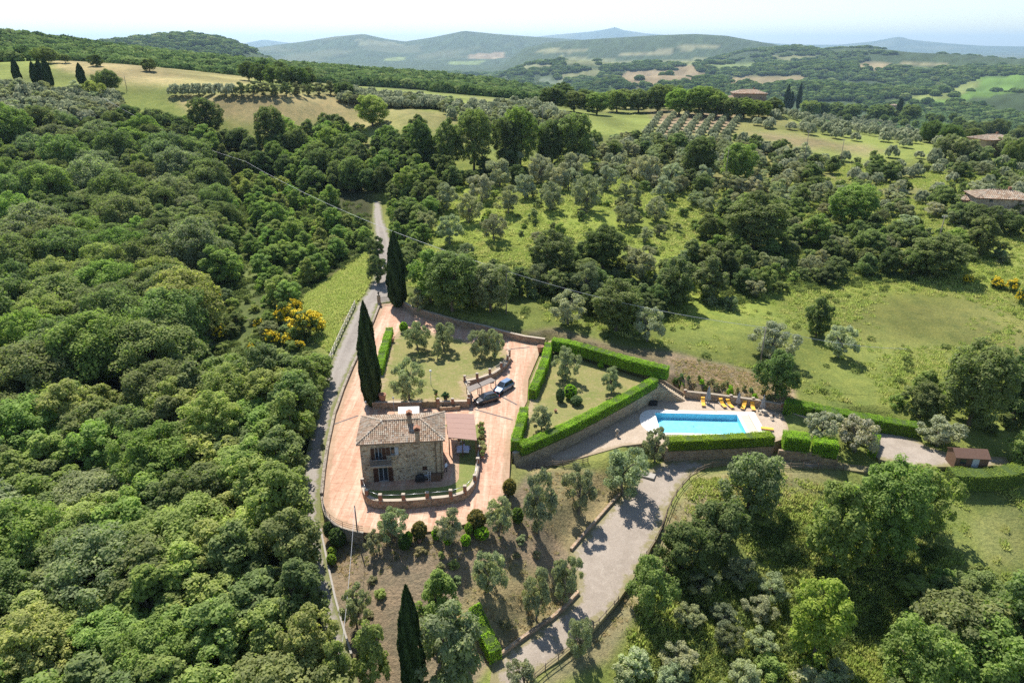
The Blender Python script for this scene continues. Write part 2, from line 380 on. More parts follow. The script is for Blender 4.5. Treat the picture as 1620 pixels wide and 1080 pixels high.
LANE_P = outline([(590, 318), (589, 345), (592, 370), (592, 400), (590, 440), (578, 464), (563, 483), (553, 505), (540, 533), (525, 568), (513, 600), (500, 650), (490, 695), (478, 740), (474, 790), (480, 850), (492, 920), (508, 985), (520, 1040), (528, 1090), (570, 1090), (556, 1040), (544, 1000), (530, 945), (517, 885), (508, 835), (506, 790), (510, 745), (517, 697), (527, 653), (540, 617), (555, 581), (572, 545), (588, 508), (598, 481), (630, 474), (629, 440), (624, 400), (616, 370), (607, 345), (603, 318)], z_lane)
TERR = outline_z([(573, 690), (575, 765), (579, 781), (588, 788), (601, 791), (638, 791), (674, 788), (713, 785), (735, 778), (751, 763), (756, 740), (757, 716), (762, 690), (755, 672), (640, 672)], 0.0)
SHEETS = [('drive', DRIVE, z_drive, .12), ('lawn_l', LAWN_L, z_lawn, .15), ('lawn_r', LAWN_R, z_lawn_r, .12), ('deck', DECK, z_deck, .12), ('lot', LOT, z_lot, .08), ('park', PARK, z_park, .08), ('lane', LANE_P, z_lane, .10)]
POOL = [at(u, v, -2.6)[:2] for u, v in [(1036, 653), (1166, 656), (1180, 684), (1030, 684)]]
# squared up to a true rectangle, long side 15 m
_pa, _pb = Vector(POOL[0]), Vector(POOL[1]); _ux = (_pb - _pa).normalized(); _uy = Vector((_ux.y, -_ux.x))
PLx = (_pb - _pa).length; PLy = (Vector(POOL[3]) - _pa).dot(_uy)
POOL = [tuple(_pa), tuple(_pb), tuple(_pb + _uy * PLy), tuple(_pa + _uy * PLy)]
def z_ground(x, y):
    x = np.asarray(x, float); y = np.asarray(y, float)
    z = z_nat(x, y)
    for nm, P, zf, dr in SHEETS:
        bb = np.array(P); m = (x > bb[:, 0].min() - 3) & (x < bb[:, 0].max() + 3) & (y > bb[:, 1].min() - 3) & (y < bb[:, 1].max() + 3)
        if not np.any(m): continue
        ins = inpoly(x, y, P) & m; d = polydist(x, y, P); s = zf(x, y)
        near = m & (ins | (d < .9))
        z = np.where(near, np.minimum(z, s - dr), z)
        if nm in ('lot', 'park', 'lane'):             # earth comes up to the edge of the unwalled ones
            k = np.where(m & ~ins, 1 - sstep(.9, 4.5, d), 0); z = z * (1 - k) + np.minimum(np.maximum(z, s - 1.0), s - dr + .0) * k
    ins = inpoly(x, y, POOL); z = np.where(ins | (polydist(x, y, POOL) < 1.2), np.minimum(z, -5.0), z)
    return z
def z_top(x, y):                                      # ground or the level surface lying on it
    x = np.asarray(x, float); y = np.asarray(y, float); z = z_ground(x, y)
    for nm, P, zf, dr in SHEETS: z = np.where(inpoly(x, y, P), zf(x, y), z)
    return z
# a quick lookup grid for placing things
GX0, GX1, GY0, GY1, GS = -330., 420., 18., 520., 1.0
_gx = np.arange(GX0, GX1 + .1, GS); _gy = np.arange(GY0, GY1 + .1, GS)
_ZG = z_top(*np.meshgrid(_gx, _gy))
def zt(x, y):
    x = np.asarray(x, float); y = np.asarray(y, float)
    fx = np.clip((x - GX0) / GS, 0, len(_gx) - 1.001); fy = np.clip((y - GY0) / GS, 0, len(_gy) - 1.001)
    i = fx.astype(int); j = fy.astype(int); a = fx - i; b = fy - j
    return (_ZG[j, i] * (1 - a) + _ZG[j, i + 1] * a) * (1 - b) + (_ZG[j + 1, i] * (1 - a) + _ZG[j + 1, i + 1] * a) * b
def here(u, v): return onto(u, v, zt)

# ---------------------------------------------------------------- ground colours, by what grows there
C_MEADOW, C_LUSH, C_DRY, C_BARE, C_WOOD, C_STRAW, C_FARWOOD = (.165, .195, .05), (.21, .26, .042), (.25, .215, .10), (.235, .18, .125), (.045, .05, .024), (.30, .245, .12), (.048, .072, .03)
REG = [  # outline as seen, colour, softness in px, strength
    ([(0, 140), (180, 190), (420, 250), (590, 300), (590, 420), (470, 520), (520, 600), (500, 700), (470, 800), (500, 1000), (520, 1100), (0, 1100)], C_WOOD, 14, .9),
    ([(470, 470), (585, 395), (590, 450), (520, 560), (480, 520)], (.25, .25, .085), 8, .9),
    ([(60, 88), (180, 88), (380, 96), (400, 130), (380, 140), (200, 135), (90, 110)], C_STRAW, 8, .95),
    ([(250, 100), (380, 96), (400, 140), (300, 135)], (.30, .29, .10), 20, .5),
    ([(270, 155), (420, 145), (540, 150), (620, 170), (720, 182), (720, 200), (600, 205), (540, 195), (460, 200), (370, 195), (290, 170)], C_STRAW, 8, .95),
    ([(540, 176), (620, 174), (720, 184), (720, 204), (620, 206)], (.23, .24, .08), 10, .7),
    ([(330, 300), (420, 285), (545, 330), (590, 372), (585, 400), (500, 440), (470, 490), (500, 560), (480, 620), (400, 610), (320, 600), (290, 560), (340, 450)], (.115, .145, .045), 12, .85),
    ([(1185, 210), (1260, 212), (1400, 238), (1370, 244), (1230, 226)], (.23, .175, .11), 8, .65),
    ([(1030, 180), (1170, 175), (1160, 205), (1050, 215)], (.27, .19, .14), 10, .8),
    ([(610, 300), (900, 250), (1150, 330), (1150, 420), (900, 400), (700, 460), (640, 430)], C_LUSH, 30, .55),
    ([(1000, 440), (1300, 380), (1500, 380), (1620, 400), (1620, 470), (1300, 480), (1050, 520)], C_LUSH, 25, .6),
    ([(1280, 480), (1500, 450), (1620, 460), (1620, 560), (1480, 560), (1340, 560)], (.19, .2, .06), 25, .7),
    ([(640, 488), (740, 510), (820, 525), (880, 520), (1000, 550), (1080, 560), (1240, 610), (1250, 640), (1200, 640), (1060, 620), (1040, 590), (880, 535), (800, 535), (690, 505)], C_BARE, 6, .75),
    ([(1060, 560), (1150, 575), (1260, 610), (1260, 650), (1190, 640), (1080, 625), (1040, 590)], (.34, .26, .17), 5, .95),
    ([(500, 830), (560, 840), (700, 838), (800, 790), (850, 742), (990, 750), (980, 785), (900, 870), (920, 930), (780, 1045), (740, 1100), (540, 1100)], C_BARE, 8, .92),
    ([(840, 742), (1000, 742), (985, 780), (900, 868), (860, 830)], C_DRY, 8, .6),
    ([(780, 870), (915, 930), (790, 1040), (700, 1000)], C_DRY, 12, .6),
    ([(930, 1000), (1060, 810), (1100, 750), (1250, 742), (1330, 745), (1280, 800), (1180, 820), (1100, 850), (1020, 960), (960, 1040), (850, 1090)], (.24, .20, .12), 12, .8),
    ([(1150, 780), (1340, 745), (1520, 760), (1620, 770), (1620, 1090), (1050, 1090), (1010, 1000)], (.13, .155, .045), 25, .7),
    ([(1540, 830), (1620, 790), (1620, 900), (1560, 890)], (.22, .23, .085), 15, .7),
    ([(1220, 640), (1370, 665), (1390, 690), (1260, 690)], (.17, .2, .06), 8, .9)]
FARFIELDS = [
    ([(1432, 152), (1500, 147), (1545, 124), (1640, 116), (1640, 142), (1560, 153), (1490, 164), (1440, 162)], (.17, .29, .06)), ([(1430, 150), (1490, 148), (1530, 128), (1560, 132), (1500, 158), (1440, 160)], (.27, .32, .10)),
    ([(1148, 126), (1180, 118), (1275, 120), (1270, 130), (1210, 136), (1150, 134)], (.34, .28, .15)), ([(972, 122), (1000, 112), (1090, 110), (1130, 118), (1090, 131), (1000, 136)], (.36, .28, .17)),
    ([(878, 118), (950, 108), (962, 118), (890, 128)], (.27, .28, .13)), ([(850, 124), (880, 126), (908, 136), (900, 143), (862, 134)], (.22, .27, .17)), ([(738, 86), (800, 83), (797, 93), (742, 93)], (.37, .29, .18)),
    ([(708, 98), (765, 96), (760, 103), (712, 103)], (.22, .29, .1)), ([(978, 83), (1062, 79), (1062, 87), (985, 89)], (.30, .29, .16)), ([(1120, 102), (1192, 100), (1196, 109), (1128, 109)], (.22, .28, .1)),
    ([(1350, 102), (1412, 99), (1408, 109), (1358, 111)], (.37, .30, .17)), ([(1424, 100), (1502, 99), (1492, 107), (1430, 106)], (.3, .28, .15)), ([(1058, 105), (1102, 104), (1108, 112), (1064, 114)], (.37, .29, .17)),
    ([(1040, 94), (1125, 92), (1112, 101), (1042, 101)], (.25, .27, .12)), ([(860, 76), (932, 79), (902, 85), (848, 83)], (.28, .28, .14)), ([(610, 92), (640, 90), (638, 96), (612, 97)], (.24, .3, .1)), ([(880, 88), (1000, 97), (1010, 104), (900, 100)], (.24, .26, .12)),
    ([(1220, 90), (1290, 86), (1300, 92), (1230, 97)], (.26, .27, .13)), ([(820, 104), (870, 100), (880, 107), (830, 112)], (.26, .27, .14)), ([(1070, 74), (1130, 70), (1140, 76), (1080, 80)], (.28, .28, .15)), ([(560, 62), (620, 66), (640, 72), (570, 72)], (.2, .22, .12))]
def field_at(u, v, r):                                # index of the far field, or -1: forest
    k = np.full(np.shape(u), -1)
    for i, (P, c) in enumerate(FARFIELDS): k = np.where((r > 1300) & inpoly(u, v, P), i, k)
    return k
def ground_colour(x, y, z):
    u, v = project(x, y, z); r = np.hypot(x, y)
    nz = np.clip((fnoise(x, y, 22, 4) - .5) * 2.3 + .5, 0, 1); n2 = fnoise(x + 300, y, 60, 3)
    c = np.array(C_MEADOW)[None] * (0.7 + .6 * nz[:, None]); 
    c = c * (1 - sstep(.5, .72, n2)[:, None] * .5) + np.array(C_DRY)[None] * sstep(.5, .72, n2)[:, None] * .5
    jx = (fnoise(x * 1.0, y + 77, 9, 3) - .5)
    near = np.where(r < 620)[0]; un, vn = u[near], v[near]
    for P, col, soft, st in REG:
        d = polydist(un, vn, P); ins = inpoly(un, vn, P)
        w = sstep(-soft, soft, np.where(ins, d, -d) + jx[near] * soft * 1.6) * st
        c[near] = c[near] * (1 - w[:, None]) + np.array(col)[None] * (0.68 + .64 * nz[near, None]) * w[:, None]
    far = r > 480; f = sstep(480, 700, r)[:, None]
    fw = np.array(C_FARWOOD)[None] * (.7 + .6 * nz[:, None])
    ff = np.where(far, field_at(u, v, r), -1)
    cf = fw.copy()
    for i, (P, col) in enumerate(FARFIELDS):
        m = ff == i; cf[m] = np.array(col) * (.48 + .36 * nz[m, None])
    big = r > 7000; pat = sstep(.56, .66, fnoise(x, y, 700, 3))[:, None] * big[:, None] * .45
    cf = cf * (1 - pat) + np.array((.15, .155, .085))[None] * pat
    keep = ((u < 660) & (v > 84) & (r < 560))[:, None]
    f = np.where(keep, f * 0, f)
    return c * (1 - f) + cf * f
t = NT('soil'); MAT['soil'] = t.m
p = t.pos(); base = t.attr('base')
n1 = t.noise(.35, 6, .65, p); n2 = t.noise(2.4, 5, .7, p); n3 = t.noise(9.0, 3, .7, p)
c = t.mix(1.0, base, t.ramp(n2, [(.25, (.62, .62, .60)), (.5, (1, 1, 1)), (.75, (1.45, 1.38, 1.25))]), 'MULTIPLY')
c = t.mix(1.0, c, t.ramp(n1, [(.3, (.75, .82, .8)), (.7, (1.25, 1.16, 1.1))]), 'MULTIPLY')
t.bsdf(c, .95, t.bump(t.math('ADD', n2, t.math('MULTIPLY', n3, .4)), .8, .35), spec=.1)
def grid_mesh(name, X, Y, Z, cull=None):
    ny, nx = X.shape; V = np.stack([X.ravel(), Y.ravel(), Z.ravel()], 1)
    i = np.arange(nx - 1)[None] + np.arange(ny - 1)[:, None] * nx
    Fq = np.stack([i, i + 1, i + 1 + nx, i + nx], -1).reshape(-1, 4)
    if cull is not None: Fq = Fq[~cull.ravel()]
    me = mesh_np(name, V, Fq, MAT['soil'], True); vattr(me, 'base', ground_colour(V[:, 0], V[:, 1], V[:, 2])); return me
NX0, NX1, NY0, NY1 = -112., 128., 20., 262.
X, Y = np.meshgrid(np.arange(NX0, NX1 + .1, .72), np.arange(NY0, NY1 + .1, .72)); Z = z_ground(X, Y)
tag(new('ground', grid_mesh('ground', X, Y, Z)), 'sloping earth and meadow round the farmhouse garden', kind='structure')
th = R(1) * np.linspace(-64, 64, 420); rr = np.exp(np.linspace(math.log(14), math.log(34000), 430))
T, RR = np.meshgrid(th, rr); X = RR * np.sin(T); Y = RR * np.cos(T); Z = z_nat(X, Y)
edge = np.minimum(np.minimum(X - NX0, NX1 - X), np.minimum(Y - NY0, NY1 - Y)); Z = Z - 2.5 * sstep(-1, 7, edge)
inside = edge > 14; cul = inside[:-1, :-1] & inside[1:, :-1] & inside[:-1, 1:] & inside[1:, 1:]
tag(new('hills', grid_mesh('hills', X, Y, Z, cul)), 'wooded hillside, valley fields and blue ranges of hills to the horizon', kind='structure')
# ---------------------------------------------------------------- level surfaces
def sheet(name, poly, zf, mat, holes=(), step=1.6, skirt=.5, lift=0.0, label=None, kind='structure'):
    loops = [list(poly)] + [list(h) for h in holes]
    vs = []; ed = []
    for lpz in loops:
        b = len(vs); Pn = []
        for i in range(len(lpz)):
            a, c = Vector(lpz[i][:2]), Vector(lpz[(i + 1) % len(lpz)][:2]); n = max(1, int((c - a).length / step))
            Pn += [a.lerp(c, k / n) for k in range(n)]
        vs += Pn; ed += [(b + k, b + (k + 1) % len(Pn)) for k in range(len(Pn))]
    nb = len(vs); A = np.array(poly)[:, :2]
    gx, gy = np.meshgrid(np.arange(A[:, 0].min(), A[:, 0].max(), step), np.arange(A[:, 1].min(), A[:, 1].max(), step)); gx = gx.ravel(); gy = gy.ravel()
    ok = inpoly(gx, gy, poly) & (polydist(gx, gy, poly) > step * .5)
    for h in holes: ok &= ~inpoly(gx, gy, h) & (polydist(gx, gy, h) > step * .5)
    vs += [Vector((a, b)) for a, b in zip(gx[ok], gy[ok])]
    ov, oe, of, *_ = geometry.delaunay_2d_cdt(vs, ed, [], 0, 1e-4)
    xy = np.array([(v.x, v.y) for v in ov]); F = np.array(of, int); cen = xy[F].mean(1)
    m = inpoly(cen[:, 0], cen[:, 1], poly)
    for h in holes: m &= ~inpoly(cen[:, 0], cen[:, 1], h)
    F = F[m]; z = np.asarray(zf(xy[:, 0], xy[:, 1]), float) + lift
    me = bpy.data.meshes.new(name); me.from_pydata([(a, b, c) for (a, b), c in zip(xy, z)], [], [tuple(f) for f in F])
    bm = bmesh.new(); bm.from_mesh(me); bmesh.ops.recalc_face_normals(bm, faces=bm.faces)
    if bm.faces and sum(f.normal.z for f in bm.faces) < 0: bmesh.ops.reverse_faces(bm, faces=bm.faces)
    bmesh.ops.delete(bm, geom=[v for v in bm.verts if not v.link_faces], context='VERTS')
    if skirt:
        be = [e for e in bm.edges if e.is_boundary]
        r = bmesh.ops.extrude_edge_only(bm, edges=be)
        for v in [g for g in r['geom'] if isinstance(g, bmesh.types.BMVert)]: v.co.z -= skirt
    bm.to_mesh(me); bm.free(); me.materials.append(mat)
    co = np.array([v.co[:2] for v in me.vertices]); vattr(me, 'edge', np.minimum(polydist(co[:, 0], co[:, 1], poly), 6))
    return tag(new(name, me), label, kind=kind)
# terracotta paving: small setts, paler where cars turn
t = NT('terracotta'); MAT['terracotta'] = t.m; p = t.pos()
br = t.n('TexBrick', offset=.5); t.l(p, br.inputs['Vector']); br.inputs['Scale'].default_value = 1.0
for k, v in (('Brick Width', .42), ('Row Height', .21), ('Mortar Size', .012), ('Bias', 0.0)): br.inputs[k].default_value = v
br.inputs['Color1'].default_value = (.45, .245, .155, 1); br.inputs['Color2'].default_value = (.53, .31, .205, 1); br.inputs['Mortar'].default_value = (.42, .29, .22, 1)
n1 = t.noise(.18, 5, .6, p); n2 = t.noise(1.6, 5, .65, p)
mp = t.n('Mapping'); t.l(p, mp.inputs[0]); mp.inputs['Rotation'].default_value = (0, 0, R(-17)); mp.inputs['Scale'].default_value = (1.3, .05, 1)
trk = t.noise(1.0, 4, .6, mp.outputs[0])
c = t.mix(t.ramp(n1, [(.35, (0, 0, 0)), (.65, (.5, .5, .5))]), br.outputs[0], (.55, .36, .255))
c = t.mix(t.ramp(trk, [(.46, (0, 0, 0)), (.64, (.7, .7, .7))]), c, (.61, .47, .35))
c = t.mix(1.0, c, t.ramp(n2, [(.3, (.8, .77, .74)), (.7, (1.12, 1.12, 1.12))]), 'MULTIPLY')
b2 = t.n('TexBrick', offset=0.0); mp2 = t.n('Mapping'); t.l(p, mp2.inputs[0]); mp2.inputs['Rotation'].default_value = (0, 0, R(6)); t.l(mp2.outputs[0], b2.inputs['Vector']); b2.inputs['Scale'].default_value = 1.0
for k, v in (('Brick Width', 1.5), ('Row Height', 1.5), ('Mortar Size', .035), ('Mortar Smooth', .3)): b2.inputs[k].default_value = v
b2.inputs['Color1'].default_value = (1, 1, 1, 1); b2.inputs['Color2'].default_value = (.93, .92, .91, 1); b2.inputs['Mortar'].default_value = (.74, .68, .62, 1)
c = t.mix(1.0, c, b2.outputs[0], 'MULTIPLY')
st = t.noise(.55, 6, .7, p); c = t.mix(t.ramp(st, [(.60, (0, 0, 0)), (.74, (.45, .45, .45))]), c, (.30, .19, .13))
e = t.math('SUBTRACT', t.attr('edge', True), t.math('MULTIPLY', t.noise(1.2, 5, .7, p), 1.6)); c = t.mix(t.ramp(e, [(0, (.5, .5, .5)), (.3, (0, 0, 0))]), c, (.25, .19, .11))
t.bsdf(c, .85, t.bump(br.outputs['Fac'], .3, -.01), spec=.2)
def mat_gravel(name, c1, c2, c3, fine=14.0, patch=.25, bumpd=.04, verge=None, vw=.9, track=None):
    t = NT(name); MAT[name] = t.m; p = t.pos()
    a = t.noise(patch, 6, .65, p); b = t.noise(fine, 3, .7, p); d = t.noise(1.3, 5, .7, p)
    c = t.mix(t.ramp(a, [(.32, (0, 0, 0)), (.68, (1, 1, 1))]), c1, c2)
    c = t.mix(t.ramp(d, [(.5, (0, 0, 0)), (.72, (.7, .7, .7))]), c, c3)
    if track:
        q = t.math('ADD', t.attr('edge', True), t.math('MULTIPLY', t.math('SUBTRACT', d, .5), .9))
        c = t.mix(t.ramp(t.math('DIVIDE', q, 2.4), [(.2, (0, 0, 0)), (.38, (.75, .75, .75)), (.52, (.7, .7, .7)), (.68, (0, 0, 0))]), c, track)
    if verge:
        e = t.math('SUBTRACT', t.math('DIVIDE', t.attr('edge', True), vw), t.math('MULTIPLY', t.math('SUBTRACT', t.noise(.9, 5, .7, p), .42), 4.0))
        c = t.mix(t.ramp(e, [(.1, (1, 1, 1)), (.75, (0, 0, 0))]), c, t.mix(d, verge, tuple(k * 1.35 for k in verge)))
    c = t.mix(1.0, c, t.ramp(b, [(.25, (.6, .6, .6)), (.5, (1, 1, 1)), (.75, (1.3, 1.3, 1.3))]), 'MULTIPLY')
    t.bsdf(c, .95, t.bump(t.math('ADD', b, t.math('MULTIPLY', d, .6)), .6, bumpd), spec=.15); return t.m
mat_gravel('gravel', (.265, .22, .175), (.345, .29, .235), (.385, .33, .27), 11, verge=(.19, .165, .085), vw=1.0)
mat_gravel('lane_gravel', (.20, .175, .15), (.275, .24, .205), (.32, .285, .245), 9, verge=(.14, .145, .06), vw=.7, track=(.30, .268, .23))
mat_gravel('deck_paving', (.36, .285, .21), (.43, .345, .26), (.46, .38, .30), 8, verge=(.27, .21, .14), vw=.8)
mat_gravel('lawn_grass', (.155, .175, .05), (.25, .215, .085), (.32, .24, .13), 6, .22, .08, (.27, .205, .12), 1.2)
mat_gravel('lawn_green', (.14, .175, .045), (.20, .205, .065), (.25, .225, .09), 6, .3, .08)
mat_gravel('earth', (.26, .20, .14), (.33, .25, .17), (.38, .30, .21), 7, .3, .12)
sheet('driveway', DRIVE, z_drive, MAT['terracotta'], label='pink terracotta paved drive curving round the stone farmhouse', skirt=.4)
sheet('lawn', LAWN_L, z_lawn, MAT['lawn_grass'], label='dry lawn with olives between drive and parking bay', skirt=1.9)
sheet('lawn', LAWN_R, z_lawn_r, MAT['lawn_grass'], label='triangular lawn between the clipped hedges', skirt=.3, lift=.03)
sheet('lane', LANE_P, z_lane, MAT['lane_gravel'], step=.75, label='pale gravel lane running past the gate', skirt=.5)
sheet('gravel_yard', LOT, z_lot, MAT['gravel'], label='wide gravel yard with post fence', skirt=.5)
sheet('gravel_path', PARK, z_park, MAT['gravel'], label='gravel path leading to the small shed', skirt=.5)
# ---------------------------------------------------------------- plants: a few built of each kind, then copied
def unit(n, g, up=0.0):
    d = g.normal(size=(n, 3)); d[:, 2] += up; return d / np.linalg.norm(d, axis=1, keepdims=True)
def leaf_quads(P, N, L, W, g, droop=0.0):
    n = len(P); a = np.cross(N, unit(n, g)); a /= np.linalg.norm(a, axis=1, keepdims=True) + 1e-9
    if droop: a[:, 2] += droop; a /= np.linalg.norm(a, axis=1, keepdims=True)
    b = np.cross(N, a); b /= np.linalg.norm(b, axis=1, keepdims=True) + 1e-9
    l = (L * (.6 + .8 * g.random(n)))[:, None] / 2; w = (W * (.6 + .8 * g.random(n)))[:, None] / 2
    V = np.stack([P - a * l, P + b * w - a * l * .1, P + a * l, P - b * w - a * l * .1], 1).reshape(-1, 3)
    return V, np.arange(4 * n).reshape(-1, 4)
def crown_mesh(name, seed, rad, zc, ncl, nlf, L, W, mat, shell=(.55, .95), rc=(.2, .34), up=.35, lump=.3, low=-.75, flat=.5, taper=0.0, droop=0.0, jit=.8, lobes=0):
    """leaf-sized faces gathered into clumps that fill an uneven crown"""
    g = np.random.default_rng(seed); rx, ry, rz = rad
    D = unit(ncl, g, up); D[:, 2] = np.maximum(D[:, 2], low)
    lob = 1 + lump * (np.sin(D[:, 0] * 3.1 + seed) * np.cos(D[:, 1] * 2.7 + seed * 2) + .5 * np.sin(D[:, 2] * 5 + D[:, 0] * 4 + seed))
    s = (shell[0] + (shell[1] - shell[0]) * g.random(ncl) ** .6) * lob
    Cn = D * s[:, None] * np.array((rx, ry, rz)); 
    if lobes:                                         # big boughs first, then clumps over each bough
        Dl = unit(lobes, g, up); Dl[:, 2] = np.maximum(Dl[:, 2], low)
        for _ in range(30):                           # push boughs apart
            dd = Dl[:, None] - Dl[None]; q2 = (dd ** 2).sum(-1) + np.eye(lobes); Dl = Dl + .03 * (dd / q2[..., None]).sum(1); Dl /= np.linalg.norm(Dl, axis=1, keepdims=True); Dl[:, 2] = np.maximum(Dl[:, 2], low)
        Lc = Dl * (.5 + .22 * g.random((lobes, 1))) * np.array((rx, ry, rz)); Lr = rx * (.40 + .20 * g.random(lobes)) * (9 / max(lobes, 9)) ** .3
        Lc[0] = (0, 0, rz * .45)
        li = np.arange(ncl) % lobes; dl = unit(ncl, g) * .9 + Dl[li] * .75 + np.array((0, 0, .25)); dl /= np.linalg.norm(dl, axis=1, keepdims=True)
        Cn = Lc[li] + dl * (Lr[li] * (.75 + .3 * g.random(ncl)))[:, None] * np.array((1, 1, min(1.15, .8 * rz / rx + .15)))
        nf = ncl // 5; Cn[:nf] = unit(nf, g, up) * (.35 + .4 * g.random((nf, 1))) * np.array((rx, ry, rz)); rc = (rc[0] * .74, rc[1] * .74)
    if taper: Cn[:, :2] *= (1 - taper * np.clip((Cn[:, 2:3] / rz + .3), 0, 1))
    Rc = rx * (rc[0] + (rc[1] - rc[0]) * g.random(ncl))
    k = np.repeat(np.arange(ncl), nlf); n = len(k)
    d = unit(n, g, .35); q = Rc[k][:, None] * (.45 + .6 * g.random((n, 1)) ** .5)
    P = Cn[k] + d * q * np.array((1, 1, .8))
    N = d * .6 + np.array((0, 0, flat)) + g.normal(size=(n, 3)) * jit * .5; N /= np.linalg.norm(N, axis=1, keepdims=True)
    P[:, 2] += zc; P[:, 2] = np.maximum(P[:, 2], .05)
    V, Fq = leaf_quads(P, N, L, W, g, droop); me = mesh_np(name, V, Fq, mat)
    tone = np.clip(g.random(n) * .6 + np.repeat(g.random(ncl), nlf) * .55 - .08, 0, 1)
    vattr(me, 'rnd', tone, 'FACE'); return me, Cn + np.array((0, 0, zc))
def trunk_mesh(name, seed, h, r, Cn, mat, nl=6, lean=.3):
    g = np.random.default_rng(seed); mb = MB(); top = Vector((g.normal() * lean, g.normal() * lean, h))
    mid = Vector((g.normal() * lean * .5, g.normal() * lean * .5, h * .5))
    mb.tube([(0, 0, -.8), (0, 0, 0), mid, top], [r * 1.5, r * 1.25, r * .9, r * .7], 7)
    for i in g.choice(len(Cn), min(nl, len(Cn)), replace=False):
        c = Vector(Cn[i]); st = mid.lerp(top, g.random()); m = st.lerp(c, .5) + Vector((0, 0, .12 * h * g.random()))
        mb.tube([st, m, c], [r * .6, r * .4, r * .12], 5, False)
    return mb.mesh(name, mat)
def cypress_mesh(name, seed, h, r, n, mat):
    g = np.random.default_rng(seed); z = h * (g.random(n) ** .9); f = z / h
    prof = np.interp(f, [0, .04, .15, .35, .6, .8, .93, 1], [.35, .7, .95, 1, .86, .58, .28, .03]) * r
    a = g.random(n) * 2 * math.pi; wob = 1 + .10 * np.sin(a * 3 + z * .9 + seed) + .07 * np.sin(a * 5 - z * 1.7)
    q = prof * wob * (.72 + .3 * g.random(n) ** .5)
    d = np.stack([np.cos(a), np.sin(a), np.zeros(n)], 1); P = d * q[:, None]; P[:, 2] = z + .15
    N = d + g.normal(size=(n, 3)) * .45; N[:, 2] *= .5; N[:, 2] += .15; N /= np.linalg.norm(N, axis=1, keepdims=True)
    ax = np.array((0, 0, 1.0)) + d * .12 + g.normal(size=(n, 3)) * .22; ax -= N * (ax * N).sum(1, keepdims=True); ax /= np.linalg.norm(ax, axis=1, keepdims=True)
    b = np.cross(N, ax); l = (.5 * (.6 + .8 * g.random(n)))[:, None] / 2; w = (.17 * (.6 + .8 * g.random(n)))[:, None] / 2
    V = np.stack([P - ax * l, P + b * w, P + ax * l, P - b * w], 1).reshape(-1, 3)
    me = mesh_np(name, V, np.arange(4 * n).reshape(-1, 4), mat); vattr(me, 'rnd', np.clip(g.random(n) * .7 + .3 * np.sin(a * 6 + z), 0, 1), 'FACE')
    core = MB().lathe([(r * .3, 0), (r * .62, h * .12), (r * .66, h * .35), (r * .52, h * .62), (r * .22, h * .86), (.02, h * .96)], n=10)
    return me, core
KIND = {}
def kind(key, name, cat, bark, specs, h, r, trunk, tr, nl=6, mat='leaf', lean=.3, **kw):
    out = []
    for i, sp in enumerate(specs):
        a = dict(kw); a.update(sp); me, Cn = crown_mesh('crown', hash(key) % 997 + i * 13 if False else (sum(map(ord, key)) + i * 13), mat=MAT[mat], **a)
        out.append((trunk_mesh('trunk', i + 5, trunk * h, tr, Cn, MAT[bark], nl, lean), me))
    KIND[key] = dict(name=name, cat=cat, v=out, h=h, r=r)
kind('oak', 'oak_tree', 'tree', 'bark', [dict(rad=(4.3, 4.1, 3.3), zc=4.1), dict(rad=(4.4, 3.6, 3.6), zc=4.2, lump=.4), dict(rad=(3.9, 4.4, 3.5), zc=4.1, lump=.35), dict(rad=(4.2, 4.2, 3.0), zc=4.2), dict(rad=(4.0, 4.2, 3.8), zc=4.1, lump=.45)], 8.4, 5.0, .45, .24, 9, ncl=130, nlf=84, L=.38, W=.28, up=.18, low=-.85, rc=(.2, .36), lobes=12, jit=.65)
kind('leafy', 'broadleaf_tree', 'tree', 'bark', [dict(rad=(3.1, 3.0, 4.0), zc=4.4), dict(rad=(3.2, 2.8, 4.2), zc=4.4, lump=.4), dict(rad=(2.9, 3.2, 3.9), zc=4.4, lump=.36), dict(rad=(3.0, 3.0, 4.2), zc=4.3, taper=.35)], 9.0, 3.6, .5, .18, 8, ncl=120, nlf=80, L=.36, W=.25, up=.0, rc=(.22, .36), low=-.9, lobes=12, jit=.65)
kind('olive', 'olive_tree', 'tree', 'bark_olive', [dict(rad=(1.8, 1.75, 1.75), zc=2.15), dict(rad=(1.7, 1.9, 1.85), zc=2.2, lump=.36), dict(rad=(1.9, 1.7, 1.7), zc=2.1, lump=.4), dict(rad=(1.7, 1.7, 1.95), zc=2.2, lump=.45), dict(rad=(1.9, 1.8, 1.75), zc=2.15, lump=.45)], 4.7, 2.2, .42, .13, 10, mat='leaf_olive', lean=.25, ncl=62, nlf=118, L=.26, W=.105, rc=(.22, .37), up=.0, flat=.15, droop=.55, jit=1.1, low=-.95, lobes=9)
kind('shrub', 'shrub', 'shrub', 'bark', [dict(rad=(1.4, 1.4, 1.2), zc=1.0), dict(rad=(1.3, 1.5, 1.3), zc=1.05, lump=.4), dict(rad=(1.5, 1.2, 1.1), zc=.95, lump=.45), dict(rad=(1.3, 1.3, 1.6), zc=1.3, lump=.4)], 2.4, 1.8, .4, .07, 5, ncl=46, nlf=60, L=.24, W=.17, rc=(.28, .46), up=.3, lobes=7)
kind('ball', 'topiary_ball', 'topiary', 'bark', [dict(rad=(.86, .86, .86), zc=.9)], 1.8, 1.0, .3, .06, 3, mat='leaf_hedge', ncl=170, nlf=30, L=.13, W=.10, rc=(.12, .16), shell=(.9, .98), lump=.03, up=.1, low=-.8)
